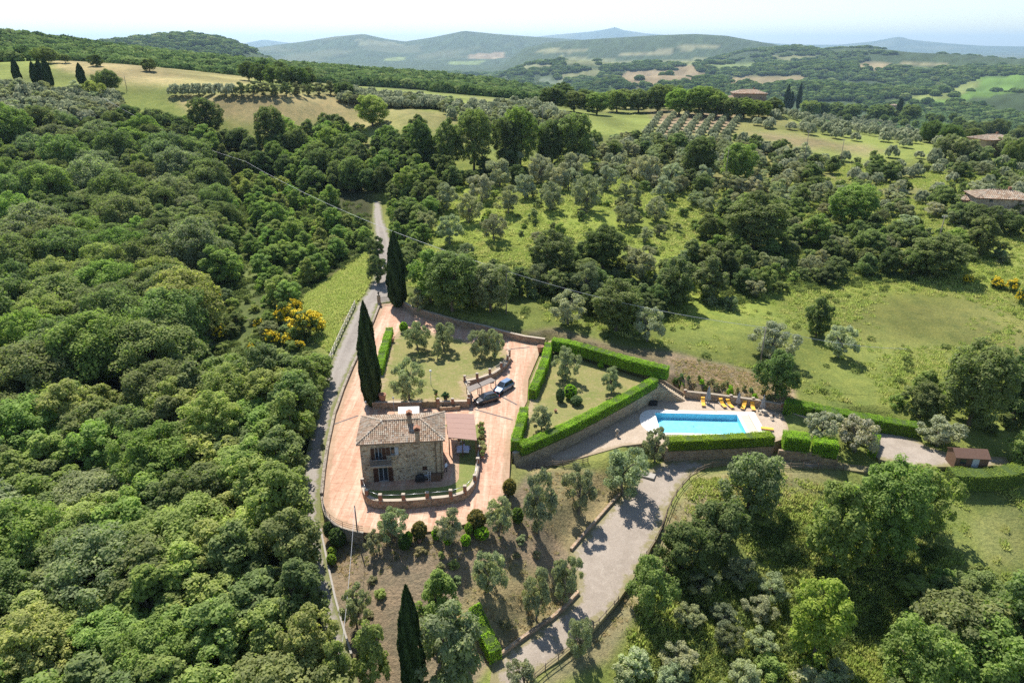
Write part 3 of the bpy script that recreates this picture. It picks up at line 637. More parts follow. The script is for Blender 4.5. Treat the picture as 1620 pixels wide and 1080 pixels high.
kind('bigoak', 'oak_tree', 'tree', 'bark', [dict(rad=(6.5, 6.2, 4.6), zc=5.6), dict(rad=(6.6, 5.6, 5.0), zc=5.8, lump=.4), dict(rad=(6.0, 6.5, 4.8), zc=5.7, lump=.36)], 11.5, 7.5, .45, .34, 12, ncl=280, nlf=90, L=.36, W=.27, up=.18, low=-.85, rc=(.15, .28), lobes=24, jit=.65)
kind('bigleafy', 'broadleaf_tree', 'tree', 'bark', [dict(rad=(5.3, 5.0, 6.6), zc=7.4), dict(rad=(5.4, 4.8, 6.9), zc=7.5, lump=.4), dict(rad=(5.0, 5.4, 6.5), zc=7.4, lump=.36)], 15.0, 6.1, .5, .3, 12, ncl=280, nlf=86, L=.36, W=.26, up=.0, rc=(.15, .28), low=-.9, lobes=24, jit=.65)
t_me, t_core = cypress_mesh('crown', 4, 12, 1.35, 11000, MAT['leaf_cypress']); t_me2, t_core2 = cypress_mesh('crown', 9, 12, 1.45, 11000, MAT['leaf_cypress'])
def cyp_trunk():
    return MB().tube([(0, 0, -.6), (0, 0, .3), (0, 0, 7), (0, 0, 11)], [.3, .22, .14, .03], 7).mesh('trunk', MAT['bark'])
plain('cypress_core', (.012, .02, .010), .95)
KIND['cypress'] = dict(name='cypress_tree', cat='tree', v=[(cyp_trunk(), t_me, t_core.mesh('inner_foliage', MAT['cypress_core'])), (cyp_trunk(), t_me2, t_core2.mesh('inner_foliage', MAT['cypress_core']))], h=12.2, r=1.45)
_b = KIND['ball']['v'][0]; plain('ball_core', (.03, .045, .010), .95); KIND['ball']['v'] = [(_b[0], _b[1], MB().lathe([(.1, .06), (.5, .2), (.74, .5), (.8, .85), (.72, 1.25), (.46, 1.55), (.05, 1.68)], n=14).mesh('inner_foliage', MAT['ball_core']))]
OCC = []
def plant(kd, x, y, h, r, col, label=None, group=None, z=None, var=None, rz=None, tilt=0.0):
    if kd == 'oak' and r > 5.7: kd = 'bigoak'
    if kd == 'leafy' and r > 4.7: kd = 'bigleafy'
    K = KIND[kd]; v = K['v'][random.randrange(len(K['v'])) if var is None else var % len(K['v'])]
    z = float(zt(x, y)) if z is None else z
    o = new(K['name'], None, None, (x, y, z - .05)); o.rotation_euler = (tilt * random.uniform(-1, 1), tilt * random.uniform(-1, 1), random.uniform(0, 6.28) if rz is None else rz)
    o.scale = (r / K['r'], r / K['r'], h / K['h']); o.empty_display_size = .4
    if kd == 'leafy' and r < 3.3: o.name = 'young_tree'
    tag(o, label, K['cat'], group)
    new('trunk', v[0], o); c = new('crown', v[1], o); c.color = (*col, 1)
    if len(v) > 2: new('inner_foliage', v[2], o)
    OCC.append((x, y, r)); return o
def px_size(p, u, v):
    d = ray(u, v); dep = p[1] * cp_ - (p[2] - CAM_Z) * sp_
    return FPX / dep, math.cos(math.atan2(-d[2], d[1]))
def plant_px(kd, u, v, w, h, col, label=None, group=None, **k):      # base point, crown width and height as seen
    p = here(u, v); s, ca = px_size(p, u, v)
    return plant(kd, p[0], p[1], h / s / max(.5, ca) , w / s / 2, col, label, group, **k)
def shade(c, a=.15):
    k = 1 + random.uniform(-a, a); return tuple(max(0, x * k * (1 + random.uniform(-.06, .06))) for x in c)
OAK, DEEP, BRIGHT, YEL, GREY, OLV, OLV2, CYP = (.112, .134, .053), (.080, .102, .040), (.128, .166, .049), (.165, .185, .062), (.14, .158, .084), (.225, .245, .14), (.27, .285, .19), (.042, .066, .025)
HEDGE = (.17, .27, .022)
# ---------------------------------------------------------------- trees one by one where the photograph shows them
G = 'olive trees on the garden lawns'
for u, v, w, h, lb in [(661, 554, 42, 50, 'grey olive tree on lawn nearest the clipped hedge by the gate'), (703, 554, 38, 50, 'slender olive tree in the middle of the upper lawn edge'), (692, 568, 20, 30, 'smallest olive sapling on the lawn between two taller olives'), (760, 566, 40, 50, 'olive tree at lawn corner beside its twin above the parked cars'), (782, 567, 38, 50, 'olive tree overhanging the terracotta drive above the parking bay wall'), (648, 634, 58, 70, 'sprawling olive tree just behind the farmhouse roof beside the garden steps'),
        (894, 602, 42, 58, 'tallest olive tree on the triangular lawn near the back hedge'), (967, 622, 36, 46, 'olive tree on triangular lawn near its pointed end by the stairs'), (856, 683, 42, 42, 'round olive tree near the corner of the two drive-side hedges')]:
    plant_px('olive', u, v, w, h, shade(OLV), lb, G)
G = 'olive trees on the bank below the house'
for u, v, w, h, lb in [(620, 858, 54, 62, 'olive tree against the drive edge in front of the curved wall'), (592, 876, 34, 42, 'thin grey olive beside the wooden pole below the drive'), (711, 860, 52, 60, 'olive tree among topiary balls below the middle of the curved wall'), (789, 846, 56, 64, 'olive tree at the drive corner beside the reddish topiary'), (852, 846, 66, 118, 'tall leaning olive with bare trunk on the bank'), (915, 812, 62, 92, 'twin-trunk olive standing below the wooden fence on dry bank'), (986, 782, 86, 86, 'largest olive overhanging the top of the gravel yard'), (1036, 730, 46, 64, 'dark olive at the corner of the pool hedge'),
        (772, 938, 68, 76, 'olive tree in the middle of the earth bank'), (848, 980, 58, 78, 'lower olive of the pair by the gravel yard wall'), (897, 955, 60, 88, 'upper olive of the pair by the gravel yard wall'), (920, 1038, 52, 66, 'sparse olive standing in the yard fence line'), (827, 1094, 62, 50, 'olive at the bottom of the gravel yard'), (565, 992, 56, 70, 'thin see-through olive on earth between lane and cypress')]:
    plant_px('olive', u, v, w * .9, h * .88, shade(OLV, .1), lb, G, tilt=.06)
for u, v, w, h, c, lb in [(697, 992, 76, 84, BRIGHT, 'dense broadleaf tree behind the foreground cypress'), (714, 1092, 112, 118, GREY, 'large grey-green tree beside the bright strip hedge'), (592, 1086, 62, 88, YEL, 'yellow-green tree at the bottom edge by the lane'), (540, 1092, 54, 70, YEL, 'yellowish bush at the foot of the lane')]:
    plant_px('leafy', u, v, w, h, c, lb)
plant_px('cypress', 655, 1094, 40, 138, CYP, 'dark slender cypress in the foreground below the house', z=None, var=0)
plant_px('cypress', 589, 640, 31, 152, CYP, 'tall dark cypress standing at the back corner of the house', var=1)
plant_px('cypress', 630, 484, 31, 112, CYP, 'tall dark cypress beside the iron gate', var=0)
G = 'broadleaf trees on the slope below the gravel yard'
for k, u, v, w, h, c, lb in [('oak', 1184, 806, 104, 92, GREY, 'spreading oak on the slope in front of the pool hedge'), ('oak', 1132, 872, 100, 84, DEEP, 'oak between the spreading pool oak and the yard fence'), ('oak', 1079, 902, 98, 76, DEEP, 'dark oak overhanging the yard fence'), ('oak', 1026, 966, 86, 80, BRIGHT, 'lowest oak along the yard fence'),
        ('leafy', 1313, 900, 108, 136, BRIGHT, 'tall tree with glossy leaves below the wooden fence'), ('leafy', 1388, 880, 132, 152, (.11, .165, .045), 'tallest bright tree of the clump below the path'), ('oak', 1452, 836, 100, 100, BRIGHT, 'round tree at the end of the clump beside the shed hedge'), ('leafy', 1284, 1046, 104, 118, (.15, .2, .04), 'bright yellow-green tree alone on the lower slope'),
        ('oak', 1500, 1040, 160, 90, OAK, 'broad pale tree in the lower corner meadow'), ('oak', 1585, 1050, 130, 120, OAK, 'tree at the edge of the lower corner thicket'), ('oak', 1446, 1096, 130, 100, BRIGHT, 'low tree at the bottom of the corner thicket'), ('oak', 1550, 1100, 140, 95, BRIGHT, 'nearest tree of the lower corner thicket'),
        ('leafy', 1532, 672, 122, 148, OAK, 'large tree standing alone in the meadow above the shed'), ('leafy', 1604, 665, 96, 120, DEEP, 'tree at the picture edge behind the large meadow tree'), ('leafy', 1460, 640, 60, 60, BRIGHT, 'low tree at the end of the long pool hedge'), ('oak', 1614, 735, 66, 62, YEL, 'yellowish tree beside the shed'),
        ('oak', 1226, 630, 74, 84, DEEP, 'dark leaning oak beside the pool flowerbed')]:
    plant_px(k, u, v, w * .94, h * .92, shade(c, .06), lb, G)
for u, v, w, h, lb in [(1482, 705, 62, 48, 'old olive with thick dark trunk near the shed'), (1296, 700, 60, 54, 'olive behind the block hedge beside the pool'), (1352, 714, 68, 58, 'pale bushy olive beside the shed path'), (1326, 566, 54, 56, 'silvery olive alone in the meadow'), (1218, 568, 72, 62, 'grey feathery olive above the pool slope')]:
    plant_px('olive', u, v, w, h, shade(OLV2, .08), lb)
plant_px('leafy', 1291, 532, 44, 60, DEEP, 'small dark tree next to the silvery meadow olive')
plant_px('olive', 598, 448, 40, 48, (.09, .12, .05), 'round dark tree at the lane bend before the gate')
plant_px('olive', 594, 412, 36, 42, (.09, .12, .05), 'round dark tree behind the one at the lane bend')
for u, v, w, h, k, c, lb in [(662, 494, 34, 38, 'olive', OLV, 'low olive at the foot of the gate cypress'), (682, 478, 64, 80, 'leafy', BRIGHT, 'bright tree just behind the gate cypress'), (716, 492, 96, 104, 'leafy', OAK, 'broad tree behind the drive wall'), (776, 492, 78, 84, 'leafy', GREY, 'grey-green tree beside the wooden pole behind the drive'), (898, 512, 58, 56, 'olive', OLV2, 'silvery olive at the meadow edge behind the long hedge'), (974, 524, 88, 86, 'leafy', OAK, 'rounded tree at the meadow edge behind the triangular lawn'), (1024, 540, 54, 60, 'olive', OLV2, 'silvery olive hanging over the meadow edge'),
        (872, 444, 84, 84, 'leafy', DEEP, 'dark tree at the foot of the olive grove'), (953, 424, 78, 72, 'leafy', DEEP, 'dark tree beside the bright patch in the thicket'), (930, 470, 60, 60, 'olive', GREY, 'grey tree in the thicket above the meadow'), (1010, 440, 62, 56, 'olive', OLV, 'olive rising from the thicket above the meadow'), (1066, 480, 60, 70, 'leafy', OAK, 'tree at the end of the meadow thicket'), (850, 462, 50, 50, 'olive', GREY, 'twiggy grey tree in front of the dark grove tree')]:
    plant_px(k, u, v, w, h, shade(c, .06), lb)
# the hedgerow of tall trees behind the olive grove and trees standing in the fields
for u, v, w, h, c, lb in [(668, 264, 46, 80, DEEP, 'dark tree at the lane end of the tall tree row'), (712, 268, 50, 82, OAK, 'tree second from the lane in the tall tree row'), (750, 270, 66, 98, OAK, 'third and widest tree from the lane in the tall row'), (800, 268, 52, 84, DEEP, 'dark tree in the middle of the tall tree row'), (824, 266, 60, 98, BRIGHT, 'brightest tree in the middle of the tall tree row'), (868, 268, 50, 84, DEEP, 'tree behind the pole in the tall tree row'), (908, 270, 74, 92, OAK, 'last tree of the tall tree row'), (432, 248, 58, 80, DEEP, 'dark tree beside the straw field'), (330, 218, 58, 64, DEEP, 'dark round tree below the row of bushes'), (590, 200, 62, 50, YEL, 'light green tree at the edge of the straw field'),
        (1104, 282, 62, 68, DEEP, 'dark tree among the olives in front of the pole'), (1165, 290, 60, 70, BRIGHT, 'bright tree among the olives beside the pole'), (1190, 396, 110, 96, OAK, 'large rounded tree in the middle of the slope'), (1345, 356, 84, 66, BRIGHT, 'bright round tree below the olive slope'), (1480, 436, 100, 70, OAK, 'wide tree at the upper edge of the meadow')]:
    plant_px('leafy', u, v, w, h, shade(c, .05), lb)
for u, v, w, h, c, lb in [(72, 100, 44, 26, OAK, 'wide tree at the upper edge of the hill field'), (104, 100, 20, 15, OAK, 'small tree beside the wide tree on the hill field'), (153, 105, 24, 19, DEEP, 'dark round tree standing alone in the straw field'), (237, 113, 28, 20, DEEP, 'second dark round tree alone in the straw field'), (331, 108, 16, 13, DEEP, 'small tree at the top corner of the straw field'), (172, 144, 46, 34, DEEP, 'dark tree below the straw hill field'), (148, 158, 40, 30, YEL, 'light green tree below the hill cypresses'), (545, 156, 38, 28, DEEP, 'big round evergreen beside the straw field')]:
    plant_px('oak', u, v, w, h, shade(c, .05), lb)
for u, v, w, h, lb in [(30, 132, 13, 38, 'first cypress of the hill farm, nearest the slope'), (58, 134, 12, 34, 'cypress in the middle of the hill farm group'), (68, 132, 12, 36, 'cypress beside the middle one of the hill farm group'), (80, 138, 14, 44, 'tallest cypress of the hill farm group'), (131, 134, 14, 32, 'single cypress apart from the hill farm group'), (1243, 172, 9, 36, 'tall cypress beside the far red-roofed farmhouse'), (1262, 172, 8, 38, 'second cypress beside the far red-roofed farmhouse'), (1250, 172, 9, 26, 'shorter cypress between the two by the far farmhouse'), (1422, 178, 9, 22, 'cypress behind the far olive grove')]:
    plant_px('cypress', u, v, w, h, CYP, lb)
# groups: each tree says its row and its place in it
GROUPS = {}
def later(o, key): GROUPS.setdefault(key, []).append(o)
def finish_labels():
    for (what, where, group), L in GROUPS.items():
        L.sort(key=lambda o: math.hypot(o.location.x, o.location.y)); n = len(L); per = max(4, min(14, int(math.ceil(math.sqrt(n) * 1.3))))
        for b in range(0, n, per):
            row = sorted(L[b:b + per], key=lambda o: o.location.x / o.location.y)
            for i, o in enumerate(row):
                tag(o, f'{what} {where}, {ORD[b // per]} row, {ORD[i]} from left', group=group)
for k, (u, v) in enumerate([(440, 150 + 0)] + [(275 + 20 * i, 152 - 3 * (i % 2)) for i in range(15)]):
    pass
for i in range(16):
    later(plant_px('olive', 278 + 17.5 * i, 153 - i * .15 + random.uniform(-1, 1), 24, 21, shade((.12, .14, .07), .1)), ('bushy olive', 'in the line along the straw field', 'line of olives along the straw field'))
for u, v in [(394, 128), (412, 131), (432, 134), (454, 137), (474, 138), (420, 122), (446, 127), (486, 138)]:
    later(plant_px('oak', u, v, 36, 30, shade(DEEP)), ('dark oak', 'in the copse on the hill field', 'copse on the hill field'))
for x, y in [(880, 220), (1040, 200), (750, 160), (920, 140), (690, 230), (605, 300), (810, 290), (930, 340), (730, 360), (545, 400), (665, 480), (440, 340), (455, 500), (975, 250), (1100, 340), (1300, 330), (1430, 390), (1200, 250), (1390, 220), (1460, 300), (1020, 250), (350, 450), (1290, 420), (1500, 230)]:
    s = 1.25 if (x, y) == (1100, 340) else random.uniform(.85, 1.1)
    later(plant_px('olive', 560 + x / 3, 200 + y / 3 + 19, 42 * s, 46 * s, shade(OLV2 if y < 330 else OLV, .1)), ('silvery olive', 'in the meadow grove above the gate', 'olives in the meadow grove'))
def scatter(poly, kinds, spacing, n, key, rk=.8, tries=120, avoid=1.0):
    """kinds: (key, weight, radius range, height per radius, colours)"""
    P = np.array([here(*p)[:2] for p in poly]); lo = P.min(0); hi = P.max(0); made = 0
    ws = np.cumsum([k[1] for k in kinds]); ws = ws / ws[-1]; g = np.random.default_rng(len(OCC) + 11)
    m = n * tries; X = g.uniform(lo[0], hi[0], m); Y = g.uniform(lo[1], hi[1], m); U, V = project(X, Y, zt(X, Y))
    ok = inpoly(U, V, poly) & (U > -60) & (U < 1680)
    for nm, Q, zf, dr in SHEETS: ok &= ~inpoly(X, Y, Q)
    X, Y = X[ok], Y[ok]; sd = np.full(len(X), 99.0)
    for nm, Q, zf, dr in SHEETS: sd = np.minimum(sd, polydist(X, Y, Q))
    O = np.array(OCC)
    for x, y, s_ in zip(X, Y, sd):
        if made >= n: break
        k = kinds[int(np.searchsorted(ws, g.random()))]; r = g.uniform(*k[2])
        if s_ < min(1.6, r * .5): continue
        if ((O[:, 0] - x) ** 2 + (O[:, 1] - y) ** 2 < np.maximum(spacing * r, rk * np.minimum(O[:, 2], r * 2) * avoid) ** 2).any(): continue
        c = k[4][int(g.integers(len(k[4])))]
        o_ = plant(k[0], x, y, r * k[3] * g.uniform(.85, 1.2), r, shade(c, .14))
        if r < .95 and k[0] == 'shrub': o_.name = 'low_plant'
        later(o_, (key[0][k[0]] if isinstance(key[0], dict) else key[0], key[1], key[2])); made += 1; O = np.vstack([O, OCC[-1]])
    return made
WK = {'oak': 'leafy oak', 'leafy': 'tall leafy tree', 'shrub': 'green shrub', 'olive': 'grey olive'}
made = []
for u, v, w, h, c in [(462, 716, 92, 96, BRIGHT), (474, 680, 76, 84, OAK), (488, 640, 70, 76, BRIGHT), (448, 770, 96, 90, OAK), (452, 840, 104, 96, BRIGHT), (466, 915, 110, 100, OAK), (480, 990, 104, 96, DEEP), (495, 1070, 90, 90, YEL), (425, 640, 84, 90, OAK), (505, 610, 52, 50, BRIGHT)]:
    later(plant_px('leafy', u, v, w, h, shade(c, .06)), ('leafy tree', 'on the wood edge overhanging the lane', 'trees overhanging the lane'))
GW = 'trees of the wood beside the lane'
made.append(scatter([(-60, 560), (0, 470), (90, 440), (190, 430), (300, 470), (310, 540), (280, 610), (150, 640), (0, 660), (-60, 680)], [('oak', 1, (6.5, 9.5), 1.55, [OAK, OAK, BRIGHT, YEL])], .9, 28, ('tall wood oak', 'around the shaded clearing', GW + ', tall oaks')))
made.append(scatter([(-60, 215), (0, 205), (180, 215), (290, 250), (330, 300), (370, 400), (350, 450), (190, 420), (90, 430), (0, 460), (-60, 540)], [('oak', 3, (5.0, 9.2), 1.45, [OAK, GREY, DEEP, OAK, BRIGHT, GREY]), ('leafy', 1, (3.6, 5.2), 2.0, [OAK, BRIGHT])], .84, 120, (WK, 'in the upper wood below the hill field', GW + ', upper part')))
made.append(scatter([(-60, 690), (0, 670), (140, 668), (330, 650), (430, 610), (500, 640), (480, 700), (455, 750), (448, 860), (470, 960), (500, 1090), (510, 1250), (0, 1400), (-60, 1400)], [('oak', 3, (4.8, 9.0), 1.45, [OAK, BRIGHT, YEL, GREY, OAK, BRIGHT]), ('leafy', 2, (3.4, 5.0), 2.0, [BRIGHT, YEL, OAK])], .84, 150, (WK, 'in the lower wood beside the lane', GW + ', lower part')))
made.append(scatter([(330, 300), (420, 290), (545, 335), (582, 372), (585, 395), (520, 430), (478, 470), (460, 500), (430, 470), (360, 450), (350, 400)], [('leafy', 2, (1.8, 3.2), 2.1, [BRIGHT, (.14, .19, .055), YEL, BRIGHT]), ('shrub', 1, (1.4, 2.2), 1.3, [(.15, .2, .05), YEL])], .85, 135, (WK, 'in the young growth between wood and lane', 'young growth between wood and lane')))
made.append(scatter([(300, 470), (440, 480), (480, 520), (500, 600), (470, 620), (420, 600), (330, 630), (280, 610), (310, 540)], [('leafy', 1, (1.4, 2.3), 1.8, [OAK, GREY, BRIGHT]), ('shrub', 4, (.9, 1.7), 1.15, [GREY, YEL, BRIGHT])], 1.15, 60, (WK, 'in the scrub around the yellow broom', 'scrub beside the wood clearing')))
made.append(scatter([(190, 195), (300, 215), (420, 240), (540, 215), (600, 235), (650, 262), (600, 318), (560, 318), (480, 300), (380, 275), (270, 240)], [('leafy', 2, (3.0, 5.0), 2.2, [OAK, DEEP, BRIGHT]), ('oak', 1, (4, 5.5), 1.6, [OAK, DEEP])], .8, 80, (WK, 'in the belt below the straw field', 'belt of trees below the straw field')))
made.append(scatter([(0, 145), (180, 155), (200, 190), (0, 200), (-50, 180)], [('olive', 1, (2.6, 3.8), 1.6, [OLV, OLV2])], 1.0, 100, ('grey olive', 'in the old grove under the hill farm', 'old grove under the hill farm')))
made.append(scatter([(604, 228), (660, 214), (700, 250), (690, 300), (640, 322), (614, 310)], [('leafy', 1, (2.6, 4.4), 2.0, [OAK, BRIGHT, DEEP])], .85, 26, ('leafy tree', 'on the bank above the lane end', 'trees on the bank above the lane end')))
made.append(scatter([(640, 262), (940, 264), (950, 286), (760, 294), (650, 302)], [('leafy', 1, (2.4, 3.8), 1.8, [OAK, DEEP, DEEP]), ('shrub', 1, (1.6, 2.6), 1.3, [OAK, DEEP])], .9, 40, (WK, 'under the tall tree row', 'growth under the tall tree row')))
made.append(scatter([(540, 870), (700, 870), (830, 830), (880, 860), (890, 930), (780, 1030), (560, 1060)], [('shrub', 1, (.45, .9), 1.1, [GREY, YEL, (.17, .16, .09)])], 2.2, 26, ('low scrubby plant', 'on the dry earth bank', 'low plants on the dry bank')))
made.append(scatter([(620, 320), (680, 300), (700, 330), (665, 400), (640, 440), (626, 400)], [('shrub', 1, (1.6, 2.8), 1.3, [BRIGHT, OAK]), ('leafy', 1, (2.2, 3.2), 2, [BRIGHT, OAK])], .9, 34, (WK, 'in the roadside thicket opposite the young growth', 'roadside thicket above the gate')))
made.append(scatter([(640, 470), (740, 425), (830, 445), (940, 405), (1050, 430), (1080, 470), (1030, 520), (930, 500), (840, 480), (760, 480)], [('shrub', 2, (1.3, 2.4), 1.3, [BRIGHT, OAK, GREY, YEL]), ('leafy', 1, (2, 3.4), 2, [OAK, DEEP])], .9, 95, (WK, 'in the thicket between grove and garden', 'thicket between grove and garden')))
made.append(scatter([(1060, 440), (1140, 350), (1290, 335), (1400, 370), (1500, 395), (1600, 400), (1600, 420), (1500, 440), (1380, 440), (1240, 465), (1100, 505), (1060, 490)], [('leafy', 2, (2.4, 4.4), 1.9, [OAK, DEEP, BRIGHT]), ('shrub', 2, (1.5, 2.6), 1.3, [OAK, GREY, BRIGHT]), ('olive', 1, (2.2, 3.2), 1.7, [OLV])], .9, 115, (WK, 'in the hedge bank above the meadow', 'hedge bank above the meadow')))
made.append(scatter([(900, 224), (1010, 228), (1190, 226), (1300, 260), (1290, 330), (1150, 350), (1040, 300), (950, 280)], [('olive', 5, (2.3, 3.4), 1.75, [OLV, OLV2, OLV]), ('leafy', 1, (2.6, 4.2), 1.9, [OAK, DEEP])], 1.05, 170, (WK, 'in the wide grove on the slope', 'wide olive grove on the slope')))
made.append(scatter([(1300, 255), (1500, 245), (1640, 270), (1640, 400), (1500, 400), (1400, 345), (1290, 330)], [('olive', 3, (2.0, 3.2), 1.7, [OLV, OLV2, OLV]), ('shrub', 2, (1.5, 2.8), 1.3, [OAK, GREY]), ('leafy', 1, (2.5, 4), 1.8, [DEEP, OAK])], 1.15, 120, (WK, 'on the slope before the red-roofed house', 'slope before the red-roofed house')))
made.append(scatter([(1190, 168), (1390, 188), (1500, 225), (1480, 240), (1330, 225), (1190, 200)], [('olive', 1, (2.3, 3.2), 1.7, [OLV, OLV2])], .95, 520, ('olive', 'in the dense grove near the ridge', 'dense grove near the ridge')))
made.append(scatter([(700, 172), (860, 168), (900, 195), (930, 212), (860, 232), (720, 200)], [('olive', 1, (2.4, 3.4), 1.7, [OLV, OLV, GREY])], 1.0, 130, ('olive', 'in the grove behind the tall tree row', 'grove behind the tall tree row')))
for k in range(7):                                    # young rows on red soil
    for j in range(8):
        later(plant_px('olive', 1022 + k * 21 + j * 3.2 + random.uniform(-1, 1), 218 - j * 4.6, 17 - j * .8, 15 - j * .7, shade(OLV2, .08)), ('small olive', 'in the young rows on red soil', 'young olive rows on red soil'))
for u, v, w, h in [(874, 176, 52, 38), (908, 178, 46, 36), (944, 182, 52, 36), (976, 178, 48, 36), (1010, 178, 46, 38), (1040, 178, 52, 44), (1074, 182, 54, 46), (1104, 184, 58, 48), (1132, 186, 50, 42), (1152, 188, 46, 36), (1176, 188, 46, 34), (1200, 186, 42, 30), (1222, 182, 38, 28), (1280, 184, 36, 26), (1060, 172, 46, 40), (1120, 174, 50, 38), (990, 172, 46, 34), (924, 172, 42, 34), (890, 166, 46, 36), (1300, 184, 30, 22), (1322, 186, 32, 24), (1345, 188, 34, 24), (1385, 190, 34, 26), (1400, 188, 30, 24), (1438, 192, 36, 26)]:
    later(plant_px('leafy', u, v + random.uniform(-1, 1), w, h, shade([DEEP, OAK, BRIGHT][random.randrange(3)], .1)), ('dark tree', 'along the ridge before the valley', 'trees along the ridge'))
for u, v, w, h in [(1495, 252, 46, 40), (1520, 258, 44, 38), (1605, 262, 50, 44), (1590, 250, 40, 34), (1545, 262, 44, 30), (1630, 258, 50, 50), (1490, 330, 50, 36), (1520, 352, 46, 34), (1555, 362, 60, 36), (1600, 372, 46, 34), (1500, 230, 44, 34), (1470, 226, 44, 36), (1530, 226, 44, 34), (1570, 224, 46, 36), (1612, 236, 48, 38)]:
    later(plant_px('oak', u, v, w, h, shade([DEEP, OAK, GREY][random.randrange(3)], .1)), ('tree', 'close round the two far houses near the picture edge', 'trees round the edge houses'))
made.append(scatter([(1280, 172), (1400, 172), (1500, 190), (1640, 215), (1640, 262), (1520, 238), (1420, 205), (1300, 190)], [('oak', 1, (4.2, 6.5), 1.5, [DEEP, OAK, DEEP])], .85, 60, ('dark tree', 'along the ridge by the far house', 'trees round the far house')))
made.append(scatter([(1100, 900), (1180, 900), (1240, 930), (1230, 1000), (1180, 1060), (1060, 1060), (1070, 990)], [('olive', 1, (1.7, 2.4), 1.8, [OLV, GREY])], 1.25, 9, ('grey olive', 'on the lower slope beside the bright tree', 'olives on the lower slope')))
made.append(scatter([(980, 1060), (1220, 1050), (1420, 1060), (1400, 1130), (980, 1130)], [('shrub', 2, (1.2, 2.2), 1.3, [BRIGHT, OAK, OLV]), ('olive', 1, (1.6, 2.2), 1.6, [OLV])], 1.15, 14, (WK, 'along the bottom of the lower slope', 'bushes along the lower slope')))
made.append(scatter([(1380, 640), (1640, 590), (1640, 690), (1560, 690), (1470, 670)], [('shrub', 2, (1.2, 2.4), 1.3, [BRIGHT, OAK]), ('leafy', 1, (2, 3), 1.8, [OAK])], 1.0, 22, (WK, 'behind the shed and meadow tree', 'bushes behind the shed')))
made.append(scatter([(1430, 960), (1540, 920), (1640, 960), (1640, 1130), (1400, 1130)], [('shrub', 1, (1.5, 2.6), 1.4, [OAK, BRIGHT]), ('leafy', 1, (2.2, 3.4), 1.7, [OAK, BRIGHT])], .95, 30, (WK, 'in the lower corner thicket', 'lower corner thicket')))
made.append(scatter([(540, 150), (700, 165), (720, 175), (620, 172), (540, 165)], [('olive', 1, (2.4, 3.3), 1.6, [OLV, GREY])], 1.0, 90, ('grey olive', 'in the strip above the straw field', 'olive strip above the straw field')))
def rename(o, nm): o.name = nm
n0 = len(OCC)
before = set(COL.objects)
made.append(scatter([(620, 330), (760, 275), (930, 280), (1150, 345), (1290, 330), (1640, 290), (1640, 420), (1500, 405), (1290, 345), (1140, 355), (1060, 440), (940, 405), (740, 425), (650, 440)], [('shrub', 3, (.9, 2.0), 1.25, [OAK, GREY, BRIGHT, YEL]), ('olive', 1, (1.4, 2.2), 1.8, [OLV, GREY])], 1.6, 90, ({'shrub': 'wild bush', 'olive': 'wild olive bush'}, 'scattered over the grassy hillside', 'wild bushes on the grassy hillside')))
made.append(scatter([(760, 275), (930, 225), (1190, 215), (1300, 260), (1640, 262), (1640, 300), (1290, 335), (1150, 345), (930, 290)], [('shrub', 1, (1.2, 2.6), 1.25, [OAK, GREY, DEEP])], 1.4, 50, ('dark bush', 'between the trees of the upper slope', 'bushes of the upper slope')))
for o in set(COL.objects) - before:
    if o.name.startswith('shrub') or o.name.startswith('olive_tree'): o.name = 'wild_bush'
# past 300 olives the smallest in view become one mass
ol = sorted([o for o in COL.objects if o.name.startswith('olive_tree')], key=lambda o: -o.scale[0] / math.hypot(o.location.x, o.location.y))
MASS = [(tuple(o.location), o.scale[0], o.scale[2]) for o in ol[296:]]
gone = set(ol[296:])
for k in GROUPS: GROUPS[k] = [o for o in GROUPS[k] if o not in gone]
for o in ol[296:]:
    for c in list(o.children): bpy.data.objects.remove(c)
    bpy.data.objects.remove(o)
finish_labels()
print('PLANTS', made, len(OCC))
# topiary round the house
for u, v, w, h, c, lb in [(664, 850, 27, 24, (.12, .10, .03), 'reddish clipped ball on the drive edge, middle of the row'), (754, 836, 32, 28, (.12, .10, .03), 'widest reddish clipped ball below the curved wall'), (806, 782, 24, 24, (.13, .11, .03), 'reddish clipped ball at the drive corner by the hedge end'), (647, 858, 15, 17, HEDGE, 'small bright clipped ball below a reddish one'), (641, 868, 22, 20, (.05, .085, .02), 'dark clipped ball under the small bright one'), (742, 845, 15, 18, (.16, .22, .03), 'brightest clipped ball below the widest reddish one'), (762, 851, 26, 17, HEDGE, 'flat bright clipped mound beside the brightest ball'), (737, 862, 18, 16, HEDGE, 'bright clipped ball lowest of its cluster'), (690, 852, 16, 15, HEDGE, 'bright clipped ball at the foot of the middle olive'), (709, 860, 17, 15, HEDGE, 'second bright clipped ball under the middle olive'), (819, 826, 22, 22, (.08, .12, .025), 'green clipped ball below the corner olive'),
        (902, 630, 22, 22, HEDGE, 'bright clipped bush in the middle of the triangular lawn'), (886, 636, 16, 22, (.08, .11, .05), 'dull green bush beside the bright clipped one on the lawn'), (912, 640, 21, 14, (.08, .115, .05), 'low grey-green bush below the bright clipped one'), (950, 582, 10, 10, HEDGE, 'tiny round bush by the wall of the triangular lawn'), (639, 526, 15, 17, HEDGE, 'bright clipped ball on the lawn corner near the gate'), (526, 880, 16, 14, (.17, .22, .03), 'upper yellow-green ball beside the lane'), (525, 892, 17, 15, (.15, .21, .03), 'lower yellow-green ball beside the lane'), (536, 862, 30, 26, (.06, .09, .03), 'dark round bush below the drive curve'), (522, 850, 20, 24, (.07, .1, .035), 'dark bush by the lane below the drive curve')]:
    plant_px('ball', u, v, w, h, c, lb, 'clipped bushes of the garden')
